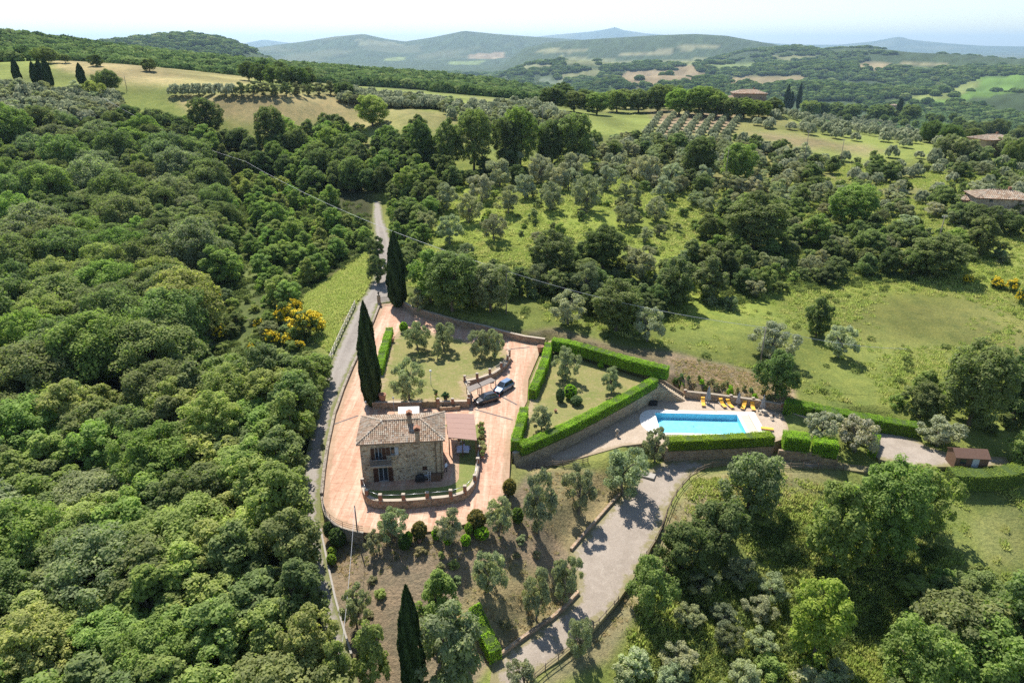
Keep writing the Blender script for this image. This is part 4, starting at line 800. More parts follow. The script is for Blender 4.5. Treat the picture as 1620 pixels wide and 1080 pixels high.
for i, (u, v, w, h, c) in enumerate([(1068, 606, 11, 10, 0), (1079, 612, 10, 9, 1), (1078, 601, 10, 11, 2), (1089, 601, 7, 8, 2), (1106, 601, 7, 8, 0), (1110, 609, 9, 11, 1), (1116, 615, 8, 7, 0), (1133, 616, 14, 11, 3), (1143, 614, 10, 10, 3), (1155, 624, 12, 15, 1), (1166, 622, 8, 10, 3), (1177, 618, 9, 10, 3), (1188, 620, 9, 8, 2), (1194, 630, 11, 8, 1), (1207, 624, 9, 10, 3), (1216, 633, 13, 10, 3), (1120, 608, 8, 7, 3), (1100, 614, 7, 7, 3), (1126, 606, 10, 8, 3), (1150, 610, 9, 8, 3)]):
    plant_px('shrub', u, v, w, h, [(.09, .12, .04), HEDGE, (.1, .15, .07), (.17, .16, .09)][c], f'low garden shrub in the flowerbed above the pool wall, {ORD[i]} along', 'shrubs in the pool flowerbed').name = 'garden_shrub'
# ---------------------------------------------------------------- building materials
def mat_stone(name, cols, scale=(3.2, 3.2, 5.0), mortar=(.36, .31, .24), rnd=1.0):
    t = NT(name); MAT[name] = t.m; p = t.pos()
    mp = t.n('Mapping'); t.l(p, mp.inputs[0]); mp.inputs['Scale'].default_value = scale
    wob = t.n('VectorMath', operation='MULTIPLY_ADD'); t.l(t.noise(2.0, 2, .5, p, True), wob.inputs[0]); wob.inputs[1].default_value = (.6, .6, .35); t.l(mp.outputs[0], wob.inputs[2])
    v1 = t.n('TexVoronoi'); t.l(wob.outputs[0], v1.inputs['Vector']); v1.inputs['Scale'].default_value = 1.0; v1.inputs['Randomness'].default_value = rnd
    v2 = t.n('TexVoronoi', feature='DISTANCE_TO_EDGE'); t.l(wob.outputs[0], v2.inputs['Vector']); v2.inputs['Scale'].default_value = 1.0; v2.inputs['Randomness'].default_value = rnd
    sep = t.n('SeparateColor'); t.l(v1.outputs['Color'], sep.inputs[0])
    c = t.ramp(sep.outputs[0], cols); e = t.ramp(v2.outputs['Distance'], [(.03, (0, 0, 0)), (.12, (1, 1, 1))])
    c = t.mix(e, mortar, c); n = t.noise(9, 5, .65, p); n2 = t.noise(.5, 4, .6, p)
    c = t.mix(1.0, c, t.ramp(n, [(.3, (.72, .72, .72)), (.7, (1.22, 1.2, 1.18))]), 'MULTIPLY')
    c = t.mix(1.0, c, t.ramp(n2, [(.3, (.8, .8, .82)), (.7, (1.15, 1.12, 1.05))]), 'MULTIPLY')
    t.bsdf(c, .92, t.bump(t.math('ADD', e, t.math('MULTIPLY', n, .5)), .7, .05), spec=.2); return t.m
mat_stone('stone', [(0, (.18, .13, .09)), (.2, (.40, .29, .18)), (.5, (.52, .42, .28)), (.75, (.58, .50, .38)), (1, (.45, .31, .19))], mortar=(.46, .40, .31))
mat_stone('wall_stone', [(0, (.20, .14, .095)), (.4, (.38, .26, .165)), (.7, (.46, .34, .23)), (1, (.34, .205, .135))], (2.8, 2.8, 4.2))
mat_stone('pale_stone', [(0, (.28, .22, .15)), (.5, (.44, .35, .23)), (1, (.50, .41, .29))], (2.2, 2.2, 3.4))
mat_stone('lane_wall_stone', [(0, (.15, .125, .10)), (.5, (.27, .235, .195)), (1, (.34, .30, .25))], (2.8, 2.8, 4.2))
t = NT('roof_tile'); MAT['roof_tile'] = t.m
c = t.ramp(t.attr('rnd', True), [(0, (.17, .14, .115)), (.3, (.31, .22, .15)), (.55, (.38, .30, .225)), (.8, (.44, .38, .30)), (1, (.36, .335, .29))])
n = t.noise(1.0, 5, .65, t.pos(True)); n2 = t.noise(7, 4, .65, t.pos(True))
c = t.mix(1.0, c, t.ramp(n, [(.3, (.78, .82, .8)), (.68, (1.15, 1.05, 1.0))]), 'MULTIPLY'); c = t.mix(1.0, c, t.ramp(n2, [(.3, (.75, .75, .75)), (.7, (1.15, 1.15, 1.15))]), 'MULTIPLY')
t.bsdf(c, .9, t.bump(n2, .4, .01), spec=.2)
for nm, c, ro, me, va in [('brick', (.30, .145, .085), .9, 0, .35), ('terracotta_pot', (.38, .20, .125), .85, 0, .2), ('coping', (.40, .335, .255), .85, 0, .2), ('wood', (.15, .085, .05), .8, 0, .35), ('pale_wood', (.58, .52, .42), .85, 0, .25), ('grey_wood', (.25, .22, .18), .9, 0, .25), ('rail_wood', (.16, .12, .085), .9, 0, .35), ('white', (.78, .77, .74), .55, 0, .06), ('iron', (.03, .03, .033), .5, .6, .2), ('steel', (.45, .46, .47), .4, .9, .1), ('black_cover', (.018, .018, .02), .6, 0, .3), ('shutter', (.075, .032, .018), .6, 0, .2), ('frame_grey', (.42, .44, .46), .5, 0, .1), ('pergola', (.29, .175, .135), .8, 0, .1), ('carport', (.20, .17, .145), .75, 0, .12), ('pool_white', (.76, .72, .66), .8, 0, .06), ('pool_pave', (.50, .43, .35), .85, 0, .15), ('pool_tile', (.30, .66, .80), .35, 0, .06), ('yellow', (.80, .42, .05), .8, 0, .1), ('umbrella', (.30, .29, .29), .85, 0, .15), ('tyre', (.014, .014, .015), .85, 0, .2), ('concrete', (.33, .30, .26), .9, 0, .15), ('pole_wood', (.23, .19, .155), .9, 0, .25), ('plaster', (.36, .26, .18), .9, 0, .15), ('shed_roof', (.135, .075, .05), .7, 0, .25), ('cloth', (.55, .58, .72), .8, 0, .1), ('skin', (.48, .29, .2), .6, 0, .05), ('shirt', (.62, .68, .8), .85, 0, .08), ('trousers', (.03, .035, .05), .9, 0, .2), ('hair', (.03, .02, .014), .8, 0, .2), ('soil_pot', (.09, .06, .04), .95, 0, .2), ('red_light', (.35, .02, .015), .3, 0, .05), ('rubber_grey', (.09, .09, .09), .7, 0, .2), ('wire_black', (.06, .06, .06), .6, 0, .1)]:
    plain(nm, c, ro, me, va)
def paint(name, c):
    t = NT(name); MAT[name] = t.m; b = t.bsdf(c, .35, metal=.3, spec=.5); b.inputs['Coat Weight'].default_value = 1.0; b.inputs['Coat Roughness'].default_value = .05
paint('car_black', (.012, .013, .015)); paint('car_blue', (.13, .20, .31)); paint('lamp_glass', (.7, .7, .72)); paint('alloy', (.45, .45, .47))
t = NT('glass'); MAT['glass'] = t.m; t.bsdf((.025, .032, .04), .06, spec=.8)
t = NT('water'); MAT['water'] = t.m; p = t.pos()
lw = t.n('LayerWeight'); lw.inputs[0].default_value = .12; tr = t.n('BsdfTransparent'); tr.inputs[0].default_value = (.66, .90, .96, 1); gl = t.n('BsdfGlossy'); gl.inputs['Roughness'].default_value = .06
bp = t.bump(t.noise(1.8, 3, .6, p), .35, .08); t.l(bp, gl.inputs['Normal']); t.l(bp, lw.inputs['Normal']); m = t.n('MixShader'); t.l(lw.outputs['Fresnel'], m.inputs[0]); t.l(tr.outputs[0], m.inputs[1]); t.l(gl.outputs[0], m.inputs[2]); t.l(m.outputs[0], t.out.inputs[0])
t = NT('pool_floor'); MAT['pool_floor'] = t.m; p = t.pos()
v = t.n('TexVoronoi', feature='DISTANCE_TO_EDGE'); v.inputs['Scale'].default_value = 5; br = t.n('TexBrick'); t.l(p, br.inputs[0]); br.inputs['Scale'].default_value = 1; br.inputs['Brick Width'].default_value = .3; br.inputs['Row Height'].default_value = .3; br.offset = 0
br.inputs['Color1'].default_value = (.37, .69, .81, 1); br.inputs['Color2'].default_value = (.43, .74, .85, 1); br.inputs['Mortar'].default_value = (.45, .75, .85, 1); br.inputs['Mortar Size'].default_value = .01
t.bsdf(t.mix(1.0, br.outputs[0], t.ramp(t.noise(1.6, 4, .6, p), [(.3, (.85, .9, .92)), (.7, (1.15, 1.1, 1.08))]), 'MULTIPLY'), .5)

# ---------------------------------------------------------------- stone farmhouse
HC = Vector((-14.45, 77.75, 0)); HR = R(5.8)
def hl(w):                                            # world -> house frame
    d = Vector((w[0], w[1], w[2])) - HC; c, s = math.cos(-HR), math.sin(-HR); return (d.x * c - d.y * s, d.x * s + d.y * c, d.z)
house = empty('farmhouse', HC, 'two-storey stone farmhouse with hipped terracotta tile roof', 'house', rz=HR)
WX, WY, HZ = 5.2, 3.2, 5.95
def facade(mb, w, h, holes, place, depth=.28):
    xs = sorted({-w, w} | {a for q in holes for a in q[:2]}); zs = sorted({-.6, h} | {a for q in holes for a in q[2:]})
    for i in range(len(xs) - 1):
        for j in range(len(zs) - 1):
            cx, cz = (xs[i] + xs[i + 1]) / 2, (zs[j] + zs[j + 1]) / 2
            if any(q[0] < cx < q[1] and q[2] < cz < q[3] for q in holes): continue
            mb.add([place(xs[i], 0, zs[j]), place(xs[i + 1], 0, zs[j]), place(xs[i + 1], 0, zs[j + 1]), place(xs[i], 0, zs[j + 1])], [(0, 1, 2, 3)])
    for a, b, c, d in holes:
        v = [place(x, y, z) for y in (0, depth) for x, z in ((a, c), (b, c), (b, d), (a, d))]
        mb.add(v, [(0, 1, 5, 4), (1, 2, 6, 5), (2, 3, 7, 6), (3, 0, 4, 7)])
FR_H = [(-3.12, -1.95, 0.02, 2.1), (-3.4, -2.5, 2.95, 5.15), (-1.42, -.86, 3.95, 5.15), (2.5, 3.15, 1.35, 2.0)]
RT_H = [(-1.2, -.2, .02, 2.15), (.9, 1.8, 3.6, 4.9), (1.0, 2.1, .9, 2.1)]
mb = MB(); facade(mb, WX, HZ, FR_H, lambda x, y, z: (x, -WY + y, z)); facade(mb, WY, HZ, RT_H, lambda x, y, z: (WX - y, x, z))
facade(mb, WX, HZ, [(-3, -2, .02, 2.1), (1, 2, 3.6, 4.9), (-3, -2, 3.6, 4.9)], lambda x, y, z: (-x, WY - y, z)); facade(mb, WY, HZ, [(-1, 0, 3.6, 4.9)], lambda x, y, z: (-WX + y, -x, z))
mb.build('wall', MAT['stone'], house)
def window(par, x0, x1, z0, z1, place, panes=2, mat='glass', fr='frame_grey', nm='window'):
    f = MB(); w = .06
    def bx(mb, a, b, c, d, y0, y1):
        v = [place(x, y, z) for y in (y0, y1) for x, z in ((a, c), (b, c), (b, d), (a, d))]
        mb.add(v, [(0, 1, 2, 3), (7, 6, 5, 4), (0, 4, 5, 1), (1, 5, 6, 2), (2, 6, 7, 3), (3, 7, 4, 0)])
    for a, b, c, d in ((x0, x0 + w, z0, z1), (x1 - w, x1, z0, z1), (x0 + w, x1 - w, z0, z0 + w), (x0 + w, x1 - w, z1 - w, z1)): bx(f, a, b, c, d, .14, .2)
    mid = (x0 + x1) / 2
    if panes > 1: bx(f, mid - .035, mid + .035, z0 + w, z1 - w, .13, .205)
    o = f.build(nm, MAT[fr], par)
    for a, b in (((x0 + w, mid - .035), (mid + .035, x1 - w)) if panes > 1 else ((x0 + w, x1 - w),)):
        g = MB(); bx(g, a, b, z0 + w, z1 - w, .165, .18); g.build('pane', MAT[mat], o)
    return o
pf = lambda x, y, z: (x, -WY + y, z); pr = lambda x, y, z: (WX - y, x, z); pb = lambda x, y, z: (-x, WY - y, z); pl = lambda x, y, z: (-WX + y, -x, z)
window(house, *FR_H[0], pf, nm='door')['label'] = 'glazed ground floor door with grey frame'
window(house, *FR_H[1], pf, nm='balcony_door'); window(house, *FR_H[2], pf, 1); window(house, *FR_H[3], pf, 2, 'shutter', 'shutter')
for q in RT_H: window(house, *q, pr)
for q in [(-3, -2, .02, 2.1), (1, 2, 3.6, 4.9), (-3, -2, 3.6, 4.9)]: window(house, *q, pb)
window(house, -1, 0, 3.6, 4.9, pl)
def shutter(xa, xb, z0, z1, ang=0, mat='shutter'):
    o = MB().box(((xa + xb) / 2, -WY - .045, (z0 + z1) / 2), (abs(xb - xa), .04, z1 - z0)).build('shutter', MAT[mat], house)
    s = MB(); n = int((z1 - z0) / .11)
    for k in range(n): s.box(((xa + xb) / 2, -WY - .072, z0 + .07 + k * (z1 - z0 - .1) / n), (abs(xb - xa) - .12, .02, .05))
    o2 = s.build('louvre', MAT[mat], o); o2['kind'] = 'stuff'; return o
for a in [(-3.78, -3.16, .06, 2.06), (-1.91, -1.3, .06, 2.06), (-3.9, -3.44, 2.97, 5.1), (-2.46, -2.02, 2.97, 5.1), (-1.95, -1.45, 3.98, 5.12)]: shutter(*a)
shutter(-.83, -.4, 3.98, 5.12, mat='frame_grey')
for z, x0, x1 in ((.0, -3.3, -1.75), (3.9, -1.55, -.75), (1.29, 2.4, 3.25)): MB().box(((x0 + x1) / 2, -WY - .06, z), (x1 - x0, .2, .09)).build('sill', MAT['coping'], house)
for k in range(11):                                   # relieving arch over the door
    a = math.pi * (.14 + .72 * k / 10); cx, cz = -2.53 + 1.15 * math.cos(a), 1.75 + .72 * math.sin(a)
    mb = MB(); d = Vector((math.cos(a), 0, math.sin(a))); tn = Vector((-d.z, 0, d.x)); c0 = Vector((cx, -WY - .015, cz)); vs = []
    for y in (-.03, .03):
        for p_, q_ in ((-.1, -.12), (.1, -.12), (.1, .12), (-.1, .12)): vs.append(c0 + tn * p_ + d * q_ + Vector((0, y, 0)))
    mb.add(vs, [(0, 1, 2, 3), (7, 6, 5, 4), (0, 4, 5, 1), (1, 5, 6, 2), (2, 6, 7, 3), (3, 7, 4, 0)]); mb.build('brick', MAT['brick'], house)
# balcony
bal = MB().box((-2.68, -WY - .42, 2.82), (2.75, .84, .14)).build('balcony', MAT['coping'], house)
for k in range(3): MB().box((-3.8 + k * 1.12, -WY - .3, 2.65), (.12, .6, .2)).build('bracket', MAT['coping'], bal)
rl = MB()
for x0, y0, x1, y1 in ((-4.0, -.8, -1.36, -.8), (-4.0, -.8, -4.0, 0), (-1.36, -.8, -1.36, 0)):
    for z in (2.98, 3.82): rl.tube([(x0, -WY + y0, z), (x1, -WY + y1, z)], .025, 6)
    n = int(max(abs(x1 - x0), abs(y1 - y0)) / .12)
    for k in range(n + 1): f = k / n; rl.tube([(x0 + (x1 - x0) * f, -WY + y0 + (y1 - y0) * f, 2.9), (x0 + (x1 - x0) * f, -WY + y0 + (y1 - y0) * f, 3.82)], .011, 4)
rl.build('railing', MAT['steel'], bal)
MB().box((-2.68, -WY - .78, 3.38), (2.6, .015, .72)).build('screen', MAT['rubber_grey'], bal)['label'] = 'grey privacy screen behind the railing'
for x in (4.3, 4.98): MB().tube([(x, -WY - .1, 0), (x, -WY - .1, 5.6), (x, -WY - .38, 5.9)], .05, 7).build('downpipe', MAT['rail_wood'], house)
# roof: every tile is real, too small to tell apart
EX, EY, EZ, RX, RZ = 5.58, 3.62, 6.0, 2.45, 7.2
def tile_roof(par, EX, EY, EZ, RX, RZ, sp=.25, ln=.42, name='roof'):
    slab = MB().add([(-EX, -EY, EZ - .06), (EX, -EY, EZ - .06), (EX, EY, EZ - .06), (-EX, EY, EZ - .06), (-RX, 0, RZ - .06), (RX, 0, RZ - .06), (-EX + .1, -EY + .1, EZ - .2), (EX - .1, -EY + .1, EZ - .2), (EX - .1, EY - .1, EZ - .2), (-EX + .1, EY - .1, EZ - .2)], [(0, 1, 5, 4), (1, 2, 5), (2, 3, 4, 5), (3, 0, 4), (9, 8, 7, 6), (0, 6, 7, 1), (1, 7, 8, 2), (2, 8, 9, 3), (3, 9, 6, 0)])
    roof = slab.build(name, MAT['brick'], par)
    V = []; Fq = []; cr = []
    g = random.Random(5)
    for poly in ([(-EX, -EY, EZ), (EX, -EY, EZ), (RX, 0, RZ), (-RX, 0, RZ)], [(EX, -EY, EZ), (EX, EY, EZ), (RX, 0, RZ)], [(EX, EY, EZ), (-EX, EY, EZ), (-RX, 0, RZ), (RX, 0, RZ)], [(-EX, EY, EZ), (-EX, -EY, EZ), (-RX, 0, RZ)]):
        P = [Vector(p) for p in poly]; e = (P[1] - P[0]).normalized(); nrm = e.cross(P[2] - P[0]).normalized(); s = nrm.cross(e)
        fl = [((p - P[0]).dot(e), (p - P[0]).dot(s)) for p in P]; L = (P[1] - P[0]).length; top = max(q[1] for q in fl)
        for i in range(int(L / sp) + 1):
            for j in range(int(top / (ln * .85)) + 1):
                a, b = (i + .5) * sp, (j + .4) * ln * .85
                if not bool(inpoly(np.array([a]), np.array([b]), fl)[0]): continue
                c = P[0] + e * (a + g.uniform(-.015, .015)) + s * b; tone = min(1, max(0, g.gauss(.52, .24))); w = sp * .44
                base = len(V)
                for f, ww, lift in ((-.5, w, .035), (.5, w * .85, .0)):
                    for k in range(5):
                        q = math.pi * k / 4; V.append(c + s * ln * f + e * (math.cos(q) * ww) + nrm * (math.sin(q) * w * .75 + lift))
                for k in range(4): Fq.append((base + k, base + k + 1, base + k + 6, base + k + 5)); cr.append(tone)
                V.append(c - s * ln * .5 + nrm * -.0); n = len(V) - 1
    ridge = []
    for a, b in (((-RX, 0, RZ), (RX, 0, RZ)), ((-EX, -EY, EZ), (-RX, 0, RZ)), ((EX, -EY, EZ), (RX, 0, RZ)), ((EX, EY, EZ), (RX, 0, RZ)), ((-EX, EY, EZ), (-RX, 0, RZ))):
        a, b = Vector(a), Vector(b); n = int((b - a).length / .36); d = (b - a).normalized(); sd = d.cross(Vector((0, 0, 1))).normalized(); up = sd.cross(d)
        for k in range(n):
            c = a + d * (k + .5) * (b - a).length / n; base = len(V); tone = min(1, max(0, g.gauss(.6, .2)))
            for f, w in ((-.55, .15), (.55, .125)):
                for q in range(5): t_ = math.pi * q / 4; V.append(c + d * .38 * f + sd * math.cos(t_) * w + up * (math.sin(t_) * w * .9 + .06 + (.03 if f < 0 else 0)))
            for k2 in range(4): Fq.append((base + k2, base + k2 + 1, base + k2 + 6, base + k2 + 5)); cr.append(tone)
    me = mesh_np('roof_tiles', np.array([tuple(v) for v in V]), np.array(Fq), MAT['roof_tile']); vattr(me, 'rnd', np.array(cr), 'FACE')
    o = new('roof_tiles', me, roof); o['kind'] = 'stuff'
    return roof
hroof = tile_roof(house, EX, EY, EZ, RX, RZ)
for k, (u, v, z, hh) in enumerate([(648, 668, 7.1, 1.25), (660.5, 695, 6.35, 1.45)]):
    x, y, _ = hl(at(u, v, z)); ch = MB().box((x, y, z + hh / 2 - .3), (.55, .55, hh + .5)).build('chimney', MAT['wall_stone'], hroof)
    c = MB(); c.box((x, y, z + hh), (.75, .75, .08))
    for q in (-.25, .25): c.box((x + q, y, z + hh + .16), (.1, .5, .24))
    c.add([(x - .42, y - .38, z + hh + .28), (x + .42, y - .38, z + hh + .28), (x + .42, y + .38, z + hh + .28), (x - .42, y + .38, z + hh + .28), (x, y - .38, z + hh + .55), (x, y + .38, z + hh + .55)], [(0, 1, 4), (1, 2, 5, 4), (2, 3, 5), (3, 0, 4, 5), (3, 2, 1, 0)])
    c.build('chimney_cap', MAT['brick'], hroof)
x, y, _ = hl((-8.9, 80.3, 4)); MB().tube([(x, y, 5.6), (x, y, 6.9)], .03, 6).build('aerial', MAT['steel'], house)

for y in (-EY - .06, EY + .06): MB().tube([(-EX, y, EZ - .05), (EX, y, EZ - .05)], .06, 6).build('gutter', MAT['rail_wood'], house)
# courtyard inside the curved wall
sheet('courtyard_lawn', TERR, lambda x, y: 0 * x, MAT['lawn_green'], skirt=1.3, lift=.02, label='strip of green lawn inside the curved garden wall')
PAVE = outline_z([(574, 700), (575.5, 765), (578, 774), (600, 776), (640, 775), (675, 772), (700, 770), (713, 767), (722, 763), (726, 757), (726.5, 739), (727, 716), (728, 690), (728, 674), (640, 674)], 0.0)
sheet('terrace_paving', PAVE, lambda x, y: 0 * x, MAT['terracotta'], skirt=.02, lift=.026, label='terracotta paved terrace round the house')
def pt(u, v, z): return Vector(at(u, v, z))
def pier(par, p, z0, z1, w=.42, mat='brick', cap='coping'):
    o = MB().box((p[0], p[1], (z0 + z1) / 2), (w, w, z1 - z0)).build('pier', MAT[mat], par)
    MB().box((p[0], p[1], z1 + .05), (w + .07, w + .07, .08), top=.8).build('pier_cap', MAT[cap], o); return o
def garden_wall(name, line, z0, z1, th, mat, label, piers=(), ph=.8, rail=0, coping=True, group=None, pmat='brick', rmat='steel'):
    root = empty(name, (line[0][0], line[0][1], 0), label, 'wall', group); rp = Vector((line[0][0], line[0][1], 0))
    L = resample([Vector((p[0], p[1], 0)) - rp for p in line], 1.2)
    f = (lambda q, zz: zz(q.x + rp.x, q.y + rp.y) if callable(zz) else zz)
    b = [float(f(q, z0)) for q in L]; tp = [float(f(q, z1)) for q in L]
    MB().strip(L, th, b, tp).build('wall', MAT[mat], root)
    if coping: MB().strip(L, th + .1, tp, [z + .07 for z in tp]).build('coping', MAT['coping'], root)
    PP = [Vector((p[0], p[1], 0)) - rp for p in piers]; zs = [float(f(q, z1)) for q in PP]
    for q, z in zip(PP, zs): pier(root, q, z - .4, z + ph, mat=pmat)
    for (a, za), (c, zc) in zip(list(zip(PP, zs))[:-1], list(zip(PP, zs))[1:]):
        for k in range(rail):
            h = ph * (.9 - .42 * k); n = 4; 
            path = [q for q in L if min(a.x, c.x) - .3 < q.x < max(a.x, c.x) + .3 and min(a.y, c.y) - .3 < q.y < max(a.y, c.y) + .3]
            pts_ = [(a.x, a.y, za + h), (c.x, c.y, zc + h)]
            MB().tube(pts_, .035, 6).build('rail', MAT[rmat], root)
    return root
cw = [pt(u, v, .22) for u, v in [(574, 764), (576, 774), (580, 783), (589, 789), (602, 791.5), (638, 791), (675, 788), (713, 784.5), (735, 778), (749, 765), (754.5, 745), (757, 722), (760, 700)]]
cw = [Vector(q) for q in smooth_line(cw, 1)]
garden_wall('curved_garden_wall', cw, -1.4, .22, .4, 'wall_stone', 'curved stone garden wall with brick piers and rail in front of farmhouse', [pt(u, v, .22) for u, v in [(574, 766), (580.5, 783.5), (602, 791), (638.5, 790.5), (676, 787.5), (713, 784), (735.5, 777), (751, 760), (756, 733), (758.5, 714)]], .85, 1)
# pergola over the dining terrace
pg = empty('pergola', (-7, 83, 0), 'brown roofed pergola attached to the side of the farmhouse', 'pergola')
Q = [Vector(at(u, v, 2.9)) - Vector((-7, 83, 0)) for u, v in [(709, 692.5), (754.5, 697), (750, 658.5), (705.5, 657)]]
mb = MB(); mb.add([q + Vector((0, 0, .0 if i < 2 else .3)) for i, q in enumerate(Q)] + [q + Vector((0, 0, .1 if i < 2 else .4)) for i, q in enumerate(Q)], [(3, 2, 1, 0), (4, 5, 6, 7), (0, 1, 5, 4), (1, 2, 6, 5), (2, 3, 7, 6), (3, 0, 4, 7)]); mb.build('pergola_roof', MAT['pergola'], pg)
for f in (.0, 1.0):
    for i, e in ((0, 0), (.5, 0), (1, 0)):
        a = Q[0].lerp(Q[1], .03 + .94 * i); b = Q[3].lerp(Q[2], .03 + .94 * i); q = a.lerp(b, .04 + .92 * f)
        MB().box((q.x, q.y, 1.42 + .15 * f), (.14, .14, 2.95 + .3 * f)).build('post', MAT['wood'], pg)
for i in range(7):
    f = (i + .3) / 6.8; a = Q[0].lerp(Q[1], f); b = Q[3].lerp(Q[2], f); MB().tube([a + Vector((0, 0, -.07)), b + Vector((0, 0, .22))], .06, 4).build('rafter', MAT['wood'], pg)
for k in range(1, 5):
    a = Q[0].lerp(Q[3], k / 5) + Vector((0, 0, .1 + .3 * k / 5 + .012)); b = Q[1].lerp(Q[2], k / 5) + Vector((0, 0, .1 + .3 * k / 5 + .012)); MB().tube([a, b], .006, 4).build('batten', MAT['pergola'], pg)
# furniture under it
def table(u, v, label, w=1.5, d=.95, cloth=True, mat='cloth', rz=0, z=0.03):
    p = at(u, v, z); r = empty('dining_table', p, label, 'table', rz=rz)
    MB().box((0, 0, .73), (w, d, .05)).build('table_top', MAT[mat], r)
    for sx in (-1, 1):
        for sy in (-1, 1): MB().box((sx * (w / 2 - .1), sy * (d / 2 - .1), .355), (.06, .06, .71)).build('leg', MAT['wood'], r)
    if cloth:
        c = MB().strip([(-w / 2 - .01, -d / 2 - .01, 0), (w / 2 + .01, -d / 2 - .01, 0)], .02, .45, .76); c.strip([(-w / 2 - .01, d / 2 + .01, 0), (w / 2 + .01, d / 2 + .01, 0)], .02, .45, .76); c.build('tablecloth', MAT[mat], r)
    return r
def chair(p, rz, label, group, mat='rail_wood', seat='cloth'):
    r = empty('garden_chair', p, label, 'chair', group, rz); MB().box((0, 0, .44), (.46, .46, .05)).build('seat', MAT[seat], r); MB().box((0, .22, .72), (.46, .05, .46)).build('backrest', MAT[mat], r)
    for sx in (-.19, .19):
        for sy in (-.19, .19): MB().box((sx, sy, .21), (.045, .045, .42)).build('leg', MAT[mat], r)
    return r
table(733, 716, 'round-edged table under a pale blue cloth at the pergola edge', 1.7, 1.3)
for i, (u, v, rz, lb) in enumerate([(724, 712, R(80), 'garden chair on the house side of the clothed table'), (733, 708, R(5), 'garden chair behind the clothed table'), (742, 713, R(-80), 'garden chair on the drive side of the clothed table'), (728, 702, R(160), 'white garden chair deep under the pergola')]): chair(at(u, v, .03), rz, lb, 'chairs round the terrace table', seat='white' if i == 3 else 'cloth')
# things along the front wall, in the shade
def hpos(x, y): c, s = math.cos(HR), math.sin(HR); return (HC.x + x * c - y * s, HC.y + x * s + y * c, .03)
b = empty('barbecue', hpos(2.15, -3.85), 'black covered barbecue on wheels against the stone wall', 'barbecue', rz=HR)
MB().add([(-.65, -.3, .25), (.65, -.3, .25), (.65, .3, .25), (-.65, .3, .25), (-.55, -.28, .85), (.55, -.28, .85), (.55, .28, .85), (-.55, .28, .85), (-.35, -.15, 1.15), (.3, -.15, 1.2), (.3, .2, 1.2), (-.35, .2, 1.15)], [(3, 2, 1, 0), (0, 1, 5, 4), (1, 2, 6, 5), (2, 3, 7, 6), (3, 0, 4, 7), (4, 5, 9, 8), (5, 6, 10, 9), (6, 7, 11, 10), (7, 4, 8, 11), (8, 9, 10, 11)]).build('cover', MAT['black_cover'], b, bevel=.05)
for sx in (-.45, .45):
    for sy in (-.2, .2): MB().lathe([(.02, 0), (.02, .26)], (sx, sy, 0), 6).build('leg', MAT['iron'], b)
b = empty('wooden_chest', hpos(4.2, -3.6), 'dark wooden storage chest by the corner downpipe', 'chest', rz=HR); MB().box((0, 0, .42), (1.25, .6, .84)).build('body', MAT['wood'], b); MB().box((0, 0, .88), (1.33, .68, .06)).build('lid', MAT['wood'], b)
b = empty('folding_stand', hpos(3.35, -3.6), 'pale folded clothes stand leaning by the wooden chest', 'clothes stand', rz=HR)
for sx in (-.16, .16): MB().tube([(sx, -.2, 0), (sx, .25, 1.25)], .03, 6).build('side_rail', MAT['white'], b)
for k in range(5): z = .2 + k * .24; MB().tube([(-.16, -.2 + z * .36, z), (.16, -.2 + z * .36, z)], .02, 5).build('bar', MAT['steel'], b)
b = empty('planter_box', hpos(2.95, -3.5), 'small grey utility box low on the stone wall', 'box', rz=HR); MB().box((0, 0.1, .55), (.5, .3, .4)).build('body', MAT['frame_grey'], b); MB().box((0, -.06, .55), (.4, .02, .3)).build('door', MAT['rubber_grey'], b); 
for sx in (-.18, .18): MB().box((sx, .1, .17), (.06, .2, .36)).build('foot', MAT['iron'], b)
# ---------------------------------------------------------------- back terrace, garden walls, steps
zl = lambda x, y: float(z_lawn(x, y))
garden_wall('retaining_wall', [onto(u, v, z_lawn) for u, v in [(589, 637), (620, 637), (667, 636.5)]], -.3, lambda x, y: zl(x, y) + .12, .4, 'wall_stone', 'low stone retaining wall behind the house, house-corner cypress side of steps')
garden_wall('retaining_wall', [onto(u, v, z_lawn) for u, v in [(691, 636), (742, 635)]], -.3, lambda x, y: zl(x, y) + .12, .4, 'wall_stone', 'low stone retaining wall between the garden steps and the parking bay', [onto(u, v, z_lawn) for u, v in [(693, 636), (716, 636), (741, 635)]], .5, 0)
lw_ = [onto(u, v, z_lawn) for u, v in [(742, 634), (742, 613), (735.5, 603), (757, 599), (780, 591), (798, 579), (806, 566)]]
garden_wall('parking_bay_wall', lw_, -.3, lambda x, y: zl(x, y) + .1, .45, 'wall_stone', 'curved stone wall with brick piers and wooden rails behind the parked cars', [onto(u, v, z_lawn) for u, v in [(742, 633), (742, 614), (735.5, 603.5), (755, 599.5), (775, 592.5), (793, 582.5), (803, 571), (806, 562)]], .95, 2, rmat='pale_wood')
st = empty('garden_steps', at(680, 640, 0), 'five dark-shadowed steps climbing from back terrace to lawn', 'steps')
p0 = Vector(at(668, 644, 0)); p1 = Vector(at(691, 643, 0)); o0 = Vector(st.location); dv = (p1 - p0).normalized(); nv = Vector((-dv.y, dv.x, 0))
for k in range(5): c = (p0 + p1) / 2 + nv * (.2 + k * .36) - o0; MB().box((c.x, c.y, (k + 1) * .1), ((p1 - p0).length, .37, (k + 1) * .2), math.atan2(dv.y, dv.x)).build('step', MAT['concrete'], st)
rmp = empty('planter_wall', at(722, 640, 0), 'brick flanked raised planter with sloping cheek beside the garden steps', 'planter'); o0 = Vector(rmp.location)
